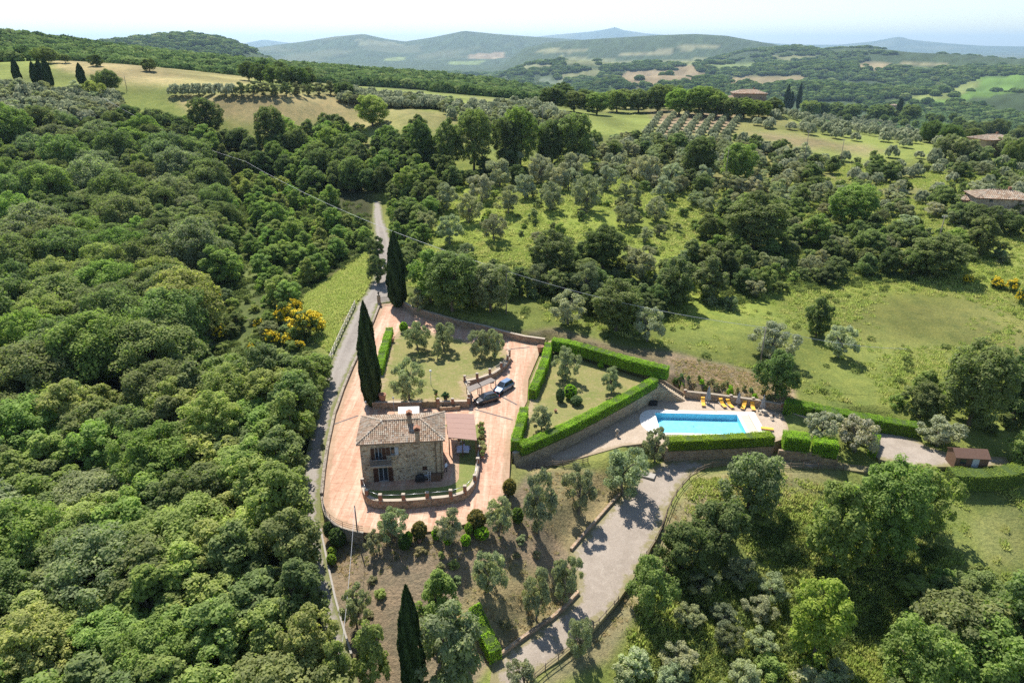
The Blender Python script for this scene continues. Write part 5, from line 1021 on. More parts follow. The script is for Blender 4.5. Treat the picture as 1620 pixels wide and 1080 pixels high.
A, B, C_, D_ = [Vector(at(u, v, .0)) - o0 for u, v in [(697, 650), (727, 648), (726, 642), (698, 643)]]
for a, b in ((A, B), (B, C_), (D_, A)): MB().strip([a, b], .22, 0, .65).build('side', MAT['wall_stone'], rmp)
MB().add([q + Vector((0, 0, .5)) for q in (A, B, C_, D_)], [(0, 1, 2, 3)]).build('soil', MAT['soil_pot'], rmp)
# drive edge walls
ed = [onto(u, v, z_drive) for u, v in [(602, 480), (590, 511), (575, 545), (558, 581), (543, 617), (530, 654), (520, 700), (513, 745), (509, 784)]]
garden_wall('lane_wall', ed, lambda x, y: float(z_lane(x, y)) - .5, lambda x, y: float(max(z_drive(x, y), z_lane(x, y))) + .45, .4, 'lane_wall_stone', 'long low grey wall between lane and terracotta drive', coping=False)
ed2 = smooth_line([onto(u, v, z_drive) for u, v in [(509, 785), (513, 811), (526, 828), (548, 838), (575, 843)]], 1)
rr_ = empty('iron_railing', (ed2[0][0], ed2[0][1], 0), 'dark iron railing round the lower bend of the drive', 'railing'); o0 = Vector(rr_.location)
L = resample(ed2, .9); MB().strip([q - o0 for q in L], .3, [float(z_drive(q.x, q.y)) - 1.6 for q in L], [float(z_drive(q.x, q.y)) + .12 for q in L]).build('kerb', MAT['lane_wall_stone'], rr_)
for q in L[::2]: MB().tube([(q.x - o0.x, q.y - o0.y, q.z + .1), (q.x - o0.x, q.y - o0.y, q.z + 1.0)], .03, 5).build('post', MAT['iron'], rr_)
for h in (.4, .7, 1.0): MB().tube([(q.x - o0.x, q.y - o0.y, q.z + h) for q in L], .022, 5).build('rail', MAT['iron'], rr_)
back = [onto(u, v, z_drive) for u, v in [(633, 482), (655, 495), (690, 505), (728, 516), (765, 523.5), (800, 533.5), (830, 540.5), (862, 545)]]
garden_wall('bank_wall', back, lambda x, y: float(z_drive(x, y)) - .4, lambda x, y: float(z_drive(x, y)) + 1.15, .45, 'wall_stone', 'stone retaining wall holding the bank behind the drive')
wr = [onto(u, v, z_lawn_r) for u, v in [(876, 556), (906, 561), (960, 576), (1010, 592), (1038, 603)]]
garden_wall('lawn_wall', wr, lambda x, y: float(z_lawn_r(x, y)) - .4, lambda x, y: float(z_lawn_r(x, y)) + 1.0, .4, 'wall_stone', 'stone wall under the long back hedge of the triangular lawn')
fw = smooth_line([(x, y, 0) for x, y in WALL_LINE[::-1]], 1)
garden_wall('terrace_wall', fw, -4.2, lambda x, y: float(z_lawn_r(x, y)) + .1, .5, 'pale_stone', 'tall curved pale stone wall below the triangular lawn hedge')
# pool terrace
PO = [Vector((*p, 0)) for p in POOL]; ux = Vector((*_ux, 0)); uy = Vector((*_uy, 0))
deck = sheet('pool_terrace', DECK, z_deck, MAT['deck_paving'], holes=[[(p.x, p.y) for p in (PO[0] - ux * .1 - uy * .1, PO[1] + ux * .1 - uy * .1, PO[2] + ux * .1 + uy * .1, PO[3] - ux * .1 + uy * .1)]], label='sandy paved terrace round the swimming pool', skirt=2.6)
pool = empty('swimming_pool', tuple(PO[0] + Vector((0, 0, -2.6))), 'rectangular blue swimming pool with white surround', 'pool', rz=math.atan2(ux.y, ux.x))
W_, D2 = PLx, PLy                                      # pool frame: x along, -y towards the house-side hedge
mb = MB(); mb.add([(-.0, 0, .02), (W_, 0, .02), (W_, -D2, .02), (0, -D2, .02), (0, 0, -1.0), (W_, 0, -1.0), (W_, -D2, -1.0), (0, -D2, -1.0)], [(4, 5, 6, 7), (0, 4, 5, 1)[::-1], (1, 5, 6, 2)[::-1], (2, 6, 7, 3)[::-1], (3, 7, 4, 0)[::-1]]); mb.build('basin', MAT['pool_floor'], pool)
n = 24; wv = MB(); wv.add([(.004, -.004, -.16), (W_ - .004, -.004, -.16), (W_ - .004, -D2 + .004, -.16), (.004, -D2 + .004, -.16)], [(0, 3, 2, 1)]); wv.build('water', MAT['water'], pool)
def slabs(mb, x0, x1, y0, y1, z0, z1, step=.6):
    nx = max(1, round((x1 - x0) / step)); ny = max(1, round((y1 - y0) / step))
    return [((x0 + (i + .5) * (x1 - x0) / nx, y0 + (j + .5) * (y1 - y0) / ny, (z0 + z1) / 2), ((x1 - x0) / nx - .012, (y1 - y0) / ny - .012, z1 - z0)) for i in range(nx) for j in range(ny)]
for x0, x1, y0, y1, m, nm in [(-.4, W_ + 1.9, 0.0, 1.0, 'pool_white', 'coping_slab'), (-.4, W_ + 1.9, -D2 - .5, -D2, 'pool_white', 'coping_slab'), (-.4, 0, -D2, 0, 'pool_white', 'coping_slab'), (W_, W_ + .45, -D2, 0, 'pool_white', 'coping_slab'), (W_ + .45, W_ + 1.75, -D2, 0, 'pool_pave', 'paving_slab'), (W_ + 1.9, W_ + 3.0, -D2 - .5, 1.0, 'pool_white', 'coping_slab')]:
    me = None
    for c, d in slabs(None, x0, x1, y0, y1, .0, .06, 1.1):
        if me is None: me = MB().box((0, 0, 0), d).mesh(nm, MAT[m])
        new(nm, me, pool, c)
for k in range(9):                                    # the rounded end
    a0, a1 = R(90) + k * R(20), R(90) + (k + 1) * R(20) - .012; r0, r1 = .0, D2 / 2 + .75; cx, cy = -.42, -D2 / 2 + .25
    pts_ = [(cx + 1.0 * math.cos(a) * r * .62, cy + math.sin(a) * r, z) for z in (.0, .06) for a, r in ((a0, 1.6), (a0, r1), (a1, r1), (a1, 1.6))]
    MB().add(pts_, [(3, 2, 1, 0), (4, 5, 6, 7), (0, 1, 5, 4), (1, 2, 6, 5), (2, 3, 7, 6), (3, 0, 4, 7)]).build('coping_slab', MAT['pool_white'], pool)
MB().add([(-.42 + .62 * math.cos(R(90 + q * 18)) * 1.58, -D2 / 2 + .25 + math.sin(R(90 + q * 18)) * 1.58, .03) for q in range(11)], [tuple(range(11))]).build('entry_step', MAT['pool_white'], pool)
for y in (-D2 + .5, -D2 + 1.1): MB().tube([(.25, y, -.7), (.25, y, .7), (-.1, y, .85), (-.35, y, .6), (-.35, y, .05)], .025, 6).build('handrail', MAT['steel'], pool)
MB().lathe([(.12, 0), (.12, .05)], (5.5, -D2 * .62, -.15), 10).build('skimmer_float', MAT['rubber_grey'], pool)
MB().box((W_ * .5, -D2 + .02, -.3), (.4, .03, .2)).build('skimmer', MAT['white'], pool)
# stairs from the lawn to the pool
sa, sb = Vector(onto(1041, 603, z_lawn_r)), Vector(at(1082, 631, -2.6)); ns = 14
ss = empty('stone_stairs', (sb.x, sb.y, -2.6), 'straight stone staircase from the triangular lawn down to the pool', 'stairs'); dv = (sb - sa); dv.z = 0; ln_ = dv.length; dv.normalize(); nv = Vector((-dv.y, dv.x, 0)); rz = math.atan2(dv.y, dv.x)
zt0 = float(z_lawn_r(sa.x, sa.y))
for k in range(ns):
    f = (k + .5) / ns; c = sa + dv * ln_ * f - Vector((sb.x, sb.y, 0)); top = zt0 + (-2.6 - zt0) * (k + 1) / (ns + 1) + 2.6
    MB().box((c.x, c.y, top / 2), (ln_ / ns + .02, 1.5, max(.12, top)), rz).build('step', MAT['pale_stone'], ss)
for s_ in (-1, 1):
    L = [sa + nv * s_ * .9, sa + nv * s_ * .9 + dv * ln_]; L = [q - Vector((sb.x, sb.y, 0)) for q in L]
    MB().strip(L, .25, -.3, [zt0 + 2.6 + (.5 if s_ > 0 else -.22), (.7 if s_ > 0 else -.1)]).build('cheek_wall', MAT['pale_stone' if s_ < 0 else 'wall_stone'], ss)
pw = [at(u, v, -2.6) for u, v in [(1083, 629), (1130, 634), (1190, 642), (1236, 650)]]
garden_wall('pool_wall', pw, -3.2, -1.35, .4, 'wall_stone', 'stone wall behind the sun loungers with timber edged top', [pw[0], at(1120, 632.5, -2.6), at(1155, 637.2, -2.6), at(1190, 641.5, -2.6), pw[-1]], .22, 1, rmat='rail_wood')
pw2 = [at(u, v, -2.7) for u, v in [(1236, 650), (1256, 660), (1300, 674), (1350, 682), (1372, 690)]]
garden_wall('hedge_foot_wall', pw2, -4, -2.0, .35, 'pale_stone', 'low curved stone kerb at the foot of the long hedge')
lwall = [at(u, v, -2.6) for u, v in [(1052, 709), (1130, 706), (1224, 701)]]
garden_wall('pool_front_wall', lwall, lambda x, y: float(z_lot(x, y)) - .6, -2.5, .45, 'wall_stone', 'shaded stone wall under the pool hedge facing the gravel yard', coping=False)
lw2 = [at(u, v, -3.2) for u, v in [(1232, 712), (1280, 716), (1326, 722)]]
garden_wall('block_hedge_wall', lw2, -6, -3.1, .4, 'wall_stone', 'low stone wall under the block hedges beside the path', coping=False)
# loungers and closed parasols
def lounger_proto(loc, rz):
    r = empty('sun_lounger', loc, 'x', 'sun lounger', 'yellow sun loungers by the pool', rz)
    f = MB()
    for sx in (-.3, .3): f.tube([(sx, -.95, .3), (sx, .25, .3), (sx, .95, .33)], .022, 6)
    f.tube([(-.3, -.95, .3), (.3, -.95, .3)], .022, 6); f.build('frame', MAT['white'], r)
    for sx in (-.3, .3):
        for sy in (-.8, .6): MB().tube([(sx, sy, 0), (sx, sy, .3)], .022, 6).build('leg', MAT['white'], r)
    MB().box((0, -.38, .345), (.62, 1.18, .07)).build('seat', MAT['yellow'], r, bevel=.015)
    c, s = math.cos(R(42)), math.sin(R(42)); b = MB(); vs = []
    for q in (0, .78):
        for x in (-.31, .31):
            for d in (0, .07): vs.append((x, .22 + q * c - d * s, .31 + q * s + d * c))
    b.add(vs, [(0, 1, 3, 2), (4, 6, 7, 5), (0, 4, 5, 1), (2, 3, 7, 6), (1, 5, 7, 3), (0, 2, 6, 4)]); b.build('backrest', MAT['yellow'], r)
    MB().box((0, .86, .93), (.6, .34, .05)).build('sun_shade', MAT['yellow'], r)
    return r
LOUNGERS = [(1112, 640, -8, 'yellow sun lounger standing alone beside the first closed parasol'), (1143, 642, 12, 'yellow sun lounger, first of the pair between the parasols'), (1154.5, 643, 14, 'yellow sun lounger, second of the pair between the parasols'), (1176, 645, -28, 'yellow sun lounger turned askew behind the pool corner'), (1190.5, 646.5, -8, 'yellow sun lounger beside the last closed parasol')]
l0 = None
for u, v, a, lb in LOUNGERS:
    if l0 is None: l0 = o = lounger_proto(at(u, v, -2.6), R(a))
    else: o = copy_tree(l0); o.location = at(u, v, -2.6); o.rotation_euler[2] = R(a)
    o['label'] = lb
fl = empty('sun_lounger', at(1213, 680, -2.6), 'yellow sun lounger lying flat behind the pool hedge end', 'sun lounger', 'yellow sun loungers by the pool', R(75)); MB().box((0, 0, .33), (.62, 1.9, .08)).build('seat', MAT['yellow'], fl)
for sx in (-.27, .27):
    for sy in (-.8, .8): MB().box((sx, sy, .145), (.04, .04, .29)).build('leg', MAT['white'], fl)
for u, v, s_, lb in [(1119, 638, 1.15, 'closed grey parasol, tallest, beside the lone lounger'), (1167, 642, .95, 'closed grey parasol in the middle of the lounger row'), (1205.5, 650, 1.05, 'closed grey parasol at the end of the lounger row by the small table')]:
    r = empty('closed_parasol', at(u, v, -2.57), lb, 'parasol', 'closed parasols by the pool'); s_ *= 1.15; r.scale = (s_ * 1.15, s_ * 1.15, s_)
    MB().lathe([(.28, 0), (.28, .06), (.05, .09), (.05, .3)], n=12).build('base', MAT['concrete'], r); MB().lathe([(.025, .1), (.025, 2.35), (.0, 2.5)], n=8).build('pole', MAT['white'], r)
    mb = MB(); nn = 16; prof = [(.33, .55), (.30, .8), (.22, 1.3), (.15, 1.8), (.06, 2.3), (.03, 2.4)]; vs = []
    for rr0, z in prof: vs += [(rr0 * (1 if k % 2 else .62) * math.cos(2 * math.pi * k / nn), rr0 * (1 if k % 2 else .62) * math.sin(2 * math.pi * k / nn), z) for k in range(nn)]
    mb.add(vs, [(i * nn + k, i * nn + (k + 1) % nn, (i + 1) * nn + (k + 1) % nn, (i + 1) * nn + k) for i in range(len(prof) - 1) for k in range(nn)]); mb.build('canopy', MAT['umbrella'], r)
r = empty('garden_table', at(1209, 655, -2.57), 'small pale round table beside the last parasol', 'table'); MB().lathe([(.45, .68), (.45, .72)], n=16).build('table_top', MAT['coping'], r)
for a in range(4): MB().tube([(.1 * math.cos(a * 1.57), .1 * math.sin(a * 1.57), .68), (.35 * math.cos(a * 1.57), .35 * math.sin(a * 1.57), 0)], .02, 5).build('leg', MAT['white'], r)
chair(at(1201, 654, -2.57), R(60), 'pale garden chair beside the small round pool table', 'pool chairs', 'coping', 'coping'); chair(at(1221, 664, -2.57), R(-70), 'dark chair at the lawn edge of the pool terrace', 'pool chairs', 'iron', 'rubber_grey')
r = empty('pool_shower', at(1129.5, 648, -2.57), 'thin dark shower post on the pool terrace', 'shower'); MB().tube([(0, 0, 0), (0, 0, 2.0), (0, -.15, 2.1), (0, -.35, 2.05)], .03, 6).build('pipe', MAT['iron'], r); MB().lathe([(.02, 0), (.09, -.06)], (0, -.35, 2.05), 8).build('shower_head', MAT['steel'], r); MB().box((0, -.2, .02), (.7, .7, .04)).build('base', MAT['coping'], r)
r = empty('cool_box', at(1033, 640, -2.57), 'black plastic storage box under the terrace wall', 'box'); MB().box((0, 0, .3), (1.3, .7, .6)).build('body', MAT['black_cover'], r, bevel=.04); MB().box((0, 0, .64), (1.36, .76, .08), top=.96).build('lid', MAT['black_cover'], r, bevel=.02)
r = empty('stone_lamp', at(976, 690, -2.57), 'low pale stone pedestal at the edge of the pool path', 'pedestal'); MB().lathe([(.3, 0), (.3, .15), (.2, .2), (.17, .8), (.3, .9), (.32, 1.0)], n=12).build('body', MAT['coping'], r); MB().lathe([(.2, 1.0), (.24, 1.15), (.1, 1.3), (.02, 1.35)], n=10).build('finial', MAT['coping'], r)

# ---------------------------------------------------------------- hedges
def hedge(px, zf, w, h, col, label, dens=115, step=.5, taper=.9):
    ln = smooth_line([onto(u, v, zf) for u, v in px], 1); o0 = Vector(ln[0]); L = resample(ln, step); g = np.random.default_rng(int(abs(o0.x * 37 + o0.y * 11)))
    mb = MB(); bot = [q.z - .3 - o0.z for q in L]; top = [q.z + h - .12 - o0.z for q in L]; Lq = [q - o0 for q in L]; mb.strip(Lq, w * .86, bot, top)
    body = mb.mesh('hedge', MAT['hedge_core'])
    V = []; N = []
    for a, b, in zip(Lq[:-1], Lq[1:]):
        d = (b - a); ll = Vector((d.x, d.y, 0)).length; t_ = Vector((d.x, d.y, 0)).normalized(); nn = Vector((-t_.y, t_.x, 0))
        for face, area in (('t', ll * w), ('l', ll * h), ('r', ll * h)):
            for _ in range(int(area * dens * (1.3 if face == 't' else .9))):
                f = g.random(); p = a + d * f; wv = .09 * math.sin((p.x + p.y) * 1.3) + .07 * math.sin((p.x - p.y) * 3.7 + 1)
                if face == 't': V.append(p + nn * (g.random() - .5) * w + Vector((0, 0, h - .06 + wv + g.normal() * .05))); N.append((g.normal() * .5, g.normal() * .5, 1))
                else:
                    s_ = 1 if face == 'l' else -1; zz = g.random(); V.append(p + nn * s_ * (w / 2 * (1 + (1 - zz) * .06) + wv * .6 + g.normal() * .04 - .03) + Vector((0, 0, zz * h))); N.append((nn.x * s_ + g.normal() * .5, nn.y * s_ + g.normal() * .5, .25 + g.normal() * .5))
    for q, t_ in ((Lq[0], (Lq[0] - Lq[1])), (Lq[-1], (Lq[-1] - Lq[-2]))):
        t_ = Vector((t_.x, t_.y, 0)).normalized(); nn = Vector((-t_.y, t_.x, 0))
        for _ in range(int(w * h * dens)): V.append(q + t_ * (.02 + g.normal() * .04) + nn * (g.random() - .5) * w + Vector((0, 0, g.random() * h))); N.append((t_.x + g.normal() * .4, t_.y + g.normal() * .4, .3))
    V = np.array([tuple(v) for v in V]); N = np.array(N); N /= np.linalg.norm(N, axis=1, keepdims=True)
    LV, LF = leaf_quads(V, N, .145, .10, g); me = mesh_np('leaves', LV, LF, MAT['leaf_hedge']); vattr(me, 'rnd', np.clip(.5 * g.random(len(V)) + .9 * (fnoise(V[:, 0] + o0.x, V[:, 1] + V[:, 2] + o0.y, 1.6, 3) - .5) + .22, 0, 1), 'FACE')
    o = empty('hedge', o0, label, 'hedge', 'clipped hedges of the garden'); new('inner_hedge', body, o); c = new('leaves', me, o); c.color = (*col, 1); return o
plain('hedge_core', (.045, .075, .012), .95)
DK = (.13, .21, .022)
hedge([(868, 556), (863, 578), (854, 604), (846, 622), (842, 631)], z_lawn_r, 1.35, 1.8, HEDGE, 'tall clipped hedge along the drive from the big pot')
hedge([(829, 660), (822, 688), (814.5, 714)], z_lawn_r, 1.3, 1.8, HEDGE, 'short clipped hedge beside the drive nearest the long curved one')
hedge([(822, 716), (850, 704.5), (900, 682.5), (950, 657), (1000, 630), (1035, 609)], z_lawn_r, 1.5, 1.4, HEDGE, 'long curved clipped hedge on top of the tall pale wall')
hedge([(874, 551), (912, 558), (960, 572), (1010, 587), (1056, 597)], lambda x, y: z_lawn_r(x, y) + .95, 1.6, 1.9, HEDGE, 'long clipped hedge along the back of the triangular lawn')
hedge([(617, 529), (611, 550), (604, 576), (600, 594)], z_lawn, 1.35, 1.5, HEDGE, 'clipped hedge between the drive and lawn by the near cypress')
hedge([(1056, 707), (1130, 704), (1221, 699)], z_deck, 1.7, 1.5, (.19, .25, .022), 'flat-topped clipped hedge along the front of the pool')
hedge([(1237, 706), (1278, 711)], lambda x, y: -3.2 + 0 * x, 2.2, 2.3, HEDGE, 'square block hedge beside the pool, nearest the pool')
hedge([(1284, 713), (1322, 719)], lambda x, y: -3.3 + 0 * x, 2.2, 2.2, HEDGE, 'square block hedge beside the pool, farther from the pool')
hedge([(1240, 650), (1300, 663), (1380, 678), (1447, 689)], zt, 2.0, 2.1, DK, 'long dark clipped hedge running from the pool wall to the shed path')
hedge([(1500, 766), (1550, 768), (1590, 764), (1640, 752)], zt, 2.6, 2.3, (.15, .19, .035), 'thick yellowish hedge in front of the shed', 60)
hedge([(1384, 700), (1378, 722)], zt, 1.2, 1.6, HEDGE, 'small hedge at the start of the shed path')
hedge([(751, 975), (764, 1005), (784, 1046)], zt, 1.5, 1.7, HEDGE, 'bright strip hedge on the bank beside the gravel yard')
# ---------------------------------------------------------------- carport and cars
cpt = empty('carport', at(760, 612, .4), 'low grey flat-roofed carport against the parking bay wall', 'carport'); o0 = Vector(cpt.location)
for quad in ([(738, 613), (755.5, 606.5), (761, 612), (743, 621)], [(757.8, 606), (776.7, 597.8), (784.4, 602.2), (762.5, 611.5)]):
    q = [Vector(at(u, v, 2.15)) - o0 for u, v in quad]
    MB().add([p for p in q] + [p + Vector((0, 0, .09)) for p in q], [(3, 2, 1, 0), (4, 5, 6, 7), (0, 1, 5, 4), (1, 2, 6, 5), (2, 3, 7, 6), (3, 0, 4, 7)]).build('roof_panel', MAT['carport'], cpt)
    for k in range(1, 8): a = q[0].lerp(q[1], k / 8) + Vector((0, 0, .1)); b = q[3].lerp(q[2], k / 8) + Vector((0, 0, .1)); MB().tube([a, b], .015, 4).build('seam', MAT['carport'], cpt)
    for p in (q[2], q[3], q[0], q[1]): MB().box((p.x * .985, p.y, (p.z - .3) / 2), (.1, .1, p.z + .3)).build('post', MAT['rail_wood'], cpt)
def car(loc, rz, paintm, label, H=1.46, Ln=4.0, W=1.68, est=False):
    r = empty('parked_car', loc, label, 'car', 'cars in the parking bay', rz)      # nose towards +x
    h = Ln / 2; w = W / 2
    prof = [(h, .45, .5), (h - .06, .62, .72), (h - .75, .86, .8), (h - 1.15, .92, .84), (-h + .35, .95, .84), (-h + .06, .9, .78), (-h, .55, .72)]
    vs = []; n = 8
    for x, zt_, ww in prof:
        k = w * ww / .84; vs += [(x, -k * .9, .24), (x, -k, .42), (x, -k, zt_ * .8), (x, -k * .9, zt_), (x, k * .9, zt_), (x, k, zt_ * .8), (x, k, .42), (x, k * .9, .24)]
    fs = [(i * n + k, i * n + (k + 1) % n, (i + 1) * n + (k + 1) % n, (i + 1) * n + k) for i in range(len(prof) - 1) for k in range(n)] + [tuple(range(n)), tuple(range((len(prof) - 1) * n, len(prof) * n))[::-1]]
    MB().add(vs, fs).build('body', MAT[paintm], r, bevel=.03)
    rear = -h + (.12 if est else .3); gl = []
    secs = [(h - 1.05, .9, .80), (h - 1.75, H - .04, .62), (rear + .45, H - .02, .62), (rear, .93, .74)]
    for x, z, k in secs: gl += [(x, -w * k, z), (x, w * k, z)]
    b_ = [(secs[0][0], -w * .84, .9), (secs[0][0], w * .84, .9), (secs[-1][0], -w * .82, .92), (secs[-1][0], w * .82, .92)]
    roof = [(x, y, z + .0) for x, y, z in gl[2:6]]; rt = MB(); rt.add([(x, y * 1.02, z) for x, y, z in roof] + [(x, y * .9, z + .05) for x, y, z in roof], [(4, 6, 7, 5), (0, 2, 6, 4), (1, 5, 7, 3), (0, 4, 5, 1), (2, 3, 7, 6), (0, 1, 3, 2)]); rt.build('roof', MAT[paintm], r)
    MB().add([gl[0], gl[1], gl[3], gl[2]], [(0, 1, 2, 3)]).build('windscreen', MAT['glass'], r); MB().add([gl[4], gl[5], gl[7], gl[6]], [(0, 1, 2, 3)]).build('rear_window', MAT['glass'], r)
    for s_ in (0, 1):
        sw = MB().add([gl[0 + s_], gl[2 + s_], gl[4 + s_], gl[6 + s_], b_[2 + s_], b_[0 + s_]], [(0, 1, 2, 3, 4, 5)]).build('side_window', MAT['glass'], r)
        sg = -1 if s_ == 0 else 1
        for a, b in ((gl[0 + s_], gl[2 + s_]), (gl[4 + s_], gl[6 + s_]), (((gl[2 + s_][0] + gl[4 + s_][0]) / 2, gl[2 + s_][1], H - .04), ((gl[2 + s_][0] + gl[4 + s_][0]) / 2 + .05, sg * w * .82, .92))): MB().tube([a, b], .035, 5).build('pillar', MAT[paintm], r)
        MB().box((h - 1.2, sg * (w + .08), 1.0), (.14, .2, .13)).build('mirror', MAT[paintm], r)
        MB().box((h - .1, sg * w * .66, .66), (.2, .34, .15)).build('headlight', MAT['lamp_glass'], r); MB().box((-h + .05, sg * w * .78, .78), (.12, .2, .3)).build('tail_light', MAT['red_light'], r)
        for x in (h - .72, -h + .72):
            wh = new('wheel', None, r, (x, sg * (w - .08), .31)); wh.rotation_euler = (R(90), 0, 0); wh.empty_display_size = .1
            MB().lathe([(.2, -.1), (.3, -.1), (.315, -.06), (.315, .06), (.3, .1), (.2, .1)], n=18).build('tyre', MAT['tyre'], wh); MB().lathe([(.2, -.095), (.2, .095)], n=14).build('rim', MAT['alloy'], wh)
    MB().box((h - .0, 0, .42), (.04, 1.1, .16)).build('grille', MAT['black_cover'], r); MB().box((h + .02, 0, .36), (.02, .5, .1)).build('number_plate', MAT['white'], r); MB().box((-h - .01, 0, .62), (.02, .5, .1)).build('number_plate', MAT['white'], r)
    return r
for (u0, v0, u1, v1), pm, lb, est, Hh in [((752, 641, 787, 630), 'car_black', 'black hatchback parked nearest the house', False, 1.46), ((784, 625, 809, 609), 'car_blue', 'light blue estate car parked beside the black hatchback', True, 1.56)]:
    a, b = Vector(onto(u0, v0, z_drive)), Vector(onto(u1, v1, z_drive)); d = a - b; c = (a + b) / 2; car((c.x, c.y, float(z_drive(c.x, c.y)) + .005), math.atan2(d.y, d.x), pm, lb, Hh, 4.0, 1.7, est)
# ---------------------------------------------------------------- gate, fences, poles
gt = empty('iron_gate', onto(614, 481, z_drive), 'open-barred iron double gate between stone gateposts', 'gate'); o0 = Vector(gt.location)
gl_, gr_ = Vector(onto(600, 482, z_drive)) - o0, Vector(onto(628, 480, z_drive)) - o0
for q in (gl_, gr_):
    p = pier(gt, (q.x, q.y), q.z - .3, q.z + 2.1, .6, 'wall_stone'); MB().lathe([(.1, 0), (.1, .12), (.2, .22), (.22, .36), (.14, .5), (.05, .62)], (q.x, q.y, q.z + 2.2), 10).build('finial', MAT['iron'], p)
m_ = gl_.lerp(gr_, .5)
for a, b in ((gl_.lerp(gr_, .08), m_), (m_, gl_.lerp(gr_, .92))):
    lf = MB()
    for h in (.15, .9, 1.55): lf.tube([a + Vector((0, 0, h)), b + Vector((0, 0, h))], .025, 5)
    for k in range(11): q = a.lerp(b, k / 10); lf.tube([q + Vector((0, 0, .1)), q + Vector((0, 0, 1.65))], .016, 4)
    lf.build('gate_leaf', MAT['iron'], gt)
def post_rail(px, zf, label, post='rail_wood', rails=(.45, .9), sp=2.2, pr=.06, cross=False, h=1.1, cat='fence', name='wooden_fence'):
    ln = [Vector(onto(u, v, zf)) for u, v in px]; L = resample(smooth_line(ln, 1), sp); L = [Vector((q.x, q.y, float(zf(q.x, q.y)))) for q in L]; o0 = L[0].copy()
    r = empty(name, o0, label, cat)
    for q in L: MB().tube([q - o0 + Vector((0, 0, -.4)), q - o0 + Vector((random.uniform(-.04, .04), random.uniform(-.04, .04), h))], [pr, pr * .85], 6).build('post', MAT[post], r)
    for a, b in zip(L[:-1], L[1:]):
        for k in rails: MB().tube([a - o0 + Vector((0, 0, k)), b - o0 + Vector((0, 0, k + random.uniform(-.04, .04)))], pr * .72, 6).build('rail', MAT[post], r)
        if cross:
            for k0, k1 in ((.1, 1.0), (1.0, .1)): MB().tube([a - o0 + Vector((0, 0, k0)), b - o0 + Vector((0, 0, k1))], pr * .6, 5).build('brace', MAT[post], r)
    return r
post_rail([(562, 484), (545, 519), (531, 550), (518, 581)], lambda x, y: z_lane(x, y), 'pale cross-braced fence along the lane meadow', 'pale_wood', (.1, 1.15), 1.6, .075, True, 1.3, name='lattice_fence')
post_rail([(1148, 737), (1120, 741), (1096, 753), (1074, 777), (1058, 805), (1044, 846), (1014, 900)], zt, 'wooden post-and-rail fence curving round the top of the gravel yard')
post_rail([(978, 953), (952, 982), (934, 1001), (893, 1037), (852, 1069), (828, 1094)], zt, 'wooden post-and-rail fence along the lower side of the gravel yard')
post_rail([(1240, 741), (1280, 742), (1334, 744)], zt, 'straight wooden fence beside the path in front of the block hedges')
post_rail([(843, 742), (866, 740), (898, 738), (930, 731)], zt, 'short wooden fence at the edge of the pool path above the bank', rails=(.3, .6, .9))
yw = [onto(u, v, z_lot) for u, v in [(981, 782), (955, 811), (925, 845), (903, 871)]]; garden_wall('yard_kerb', yw, lambda x, y: float(z_lot(x, y)) - .5, lambda x, y: float(z_lot(x, y)) + .4, .35, 'wall_stone', 'low stone edging wall along the upper gravel yard', coping=False)
yw = smooth_line([onto(u, v, z_lot) for u, v in [(915, 938), (885, 971), (837, 1003), (782, 1045)]], 1); garden_wall('yard_kerb', yw, lambda x, y: float(z_lot(x, y)) - .5, lambda x, y: float(z_lot(x, y)) + .45, .35, 'wall_stone', 'low stone edging wall along the lower gravel yard', coping=False)
ln = [onto(u, v, zt) for u, v in [(507, 835), (517, 885), (530, 945), (545, 1000), (556, 1036)]]; garden_wall('lane_kerb', ln, lambda x, y: float(zt(x, y)) - .5, lambda x, y: float(z_lane(x, y)) + .2, .22, 'concrete', 'pale concrete kerb along the lane below the drive', coping=False)
slab = empty('concrete_slab', onto(1022, 752, z_lot), 'pale concrete slab at the corner of the gravel yard', 'slab', rz=R(-25)); MB().box((0, 0, .1), (2.6, 1.3, .3)).build('slab_body', MAT['concrete'], slab, bevel=.03)
def utility_pole(u, v0, v1, label, arms=1, r=.13, zf=zt):
    p = onto(u, v0, zf); s, ca = px_size(p, u, v0); h = (v0 - v1) / s / ca * 1.02; o = empty('utility_pole', p, label, 'pole', 'poles carrying the overhead cable')
    MB().tube([(0, 0, -.5), (0, 0, h)], [r, r * .7], 8).build('pole', MAT['pole_wood'], o)
    if arms:
        MB().box((0, 0, h - .35), (1.3, .1, .1)).build('cross_arm', MAT['steel'], o)
        for x in (-.55, 0, .55): MB().lathe([(.05, 0), (.06, .1), (.03, .2)], (x, 0, h - .3), 8).build('insulator', MAT['white'], o)
    return Vector((p[0], p[1], p[2] + h - .1))
tops = {}
for k, u, v0, v1, lb, ar in [('a', 801, 497, 431, 'wooden pole behind the drive wall', 0), ('b', 1145, 302, 238, 'wooden pole among the olives beside the bright tree', 0), ('c', 1270, 268, 211, 'pole with cross-arm on the olive slope', 1), ('d', 1328, 262, 223, 'smaller cross-arm pole farther along the olive slope', 1), ('e', 1478, 408, 344, 'leaning cross-arm pole above the meadow', 1), ('f', 1200, 592, 521, 'wooden pole above the pool flowerbed', 0), ('g', 566, 846, 803, 'dark wooden pole at the lower bend of the drive', 0), ('h', 201, 143, 122, 'pole in the straw hill field', 0), ('i', 858, 216, 172, 'pole behind the tall tree row', 0)]:
    tops[k] = utility_pole(u, v0, v1, lb, ar, .13 if k != 'g' else .1)
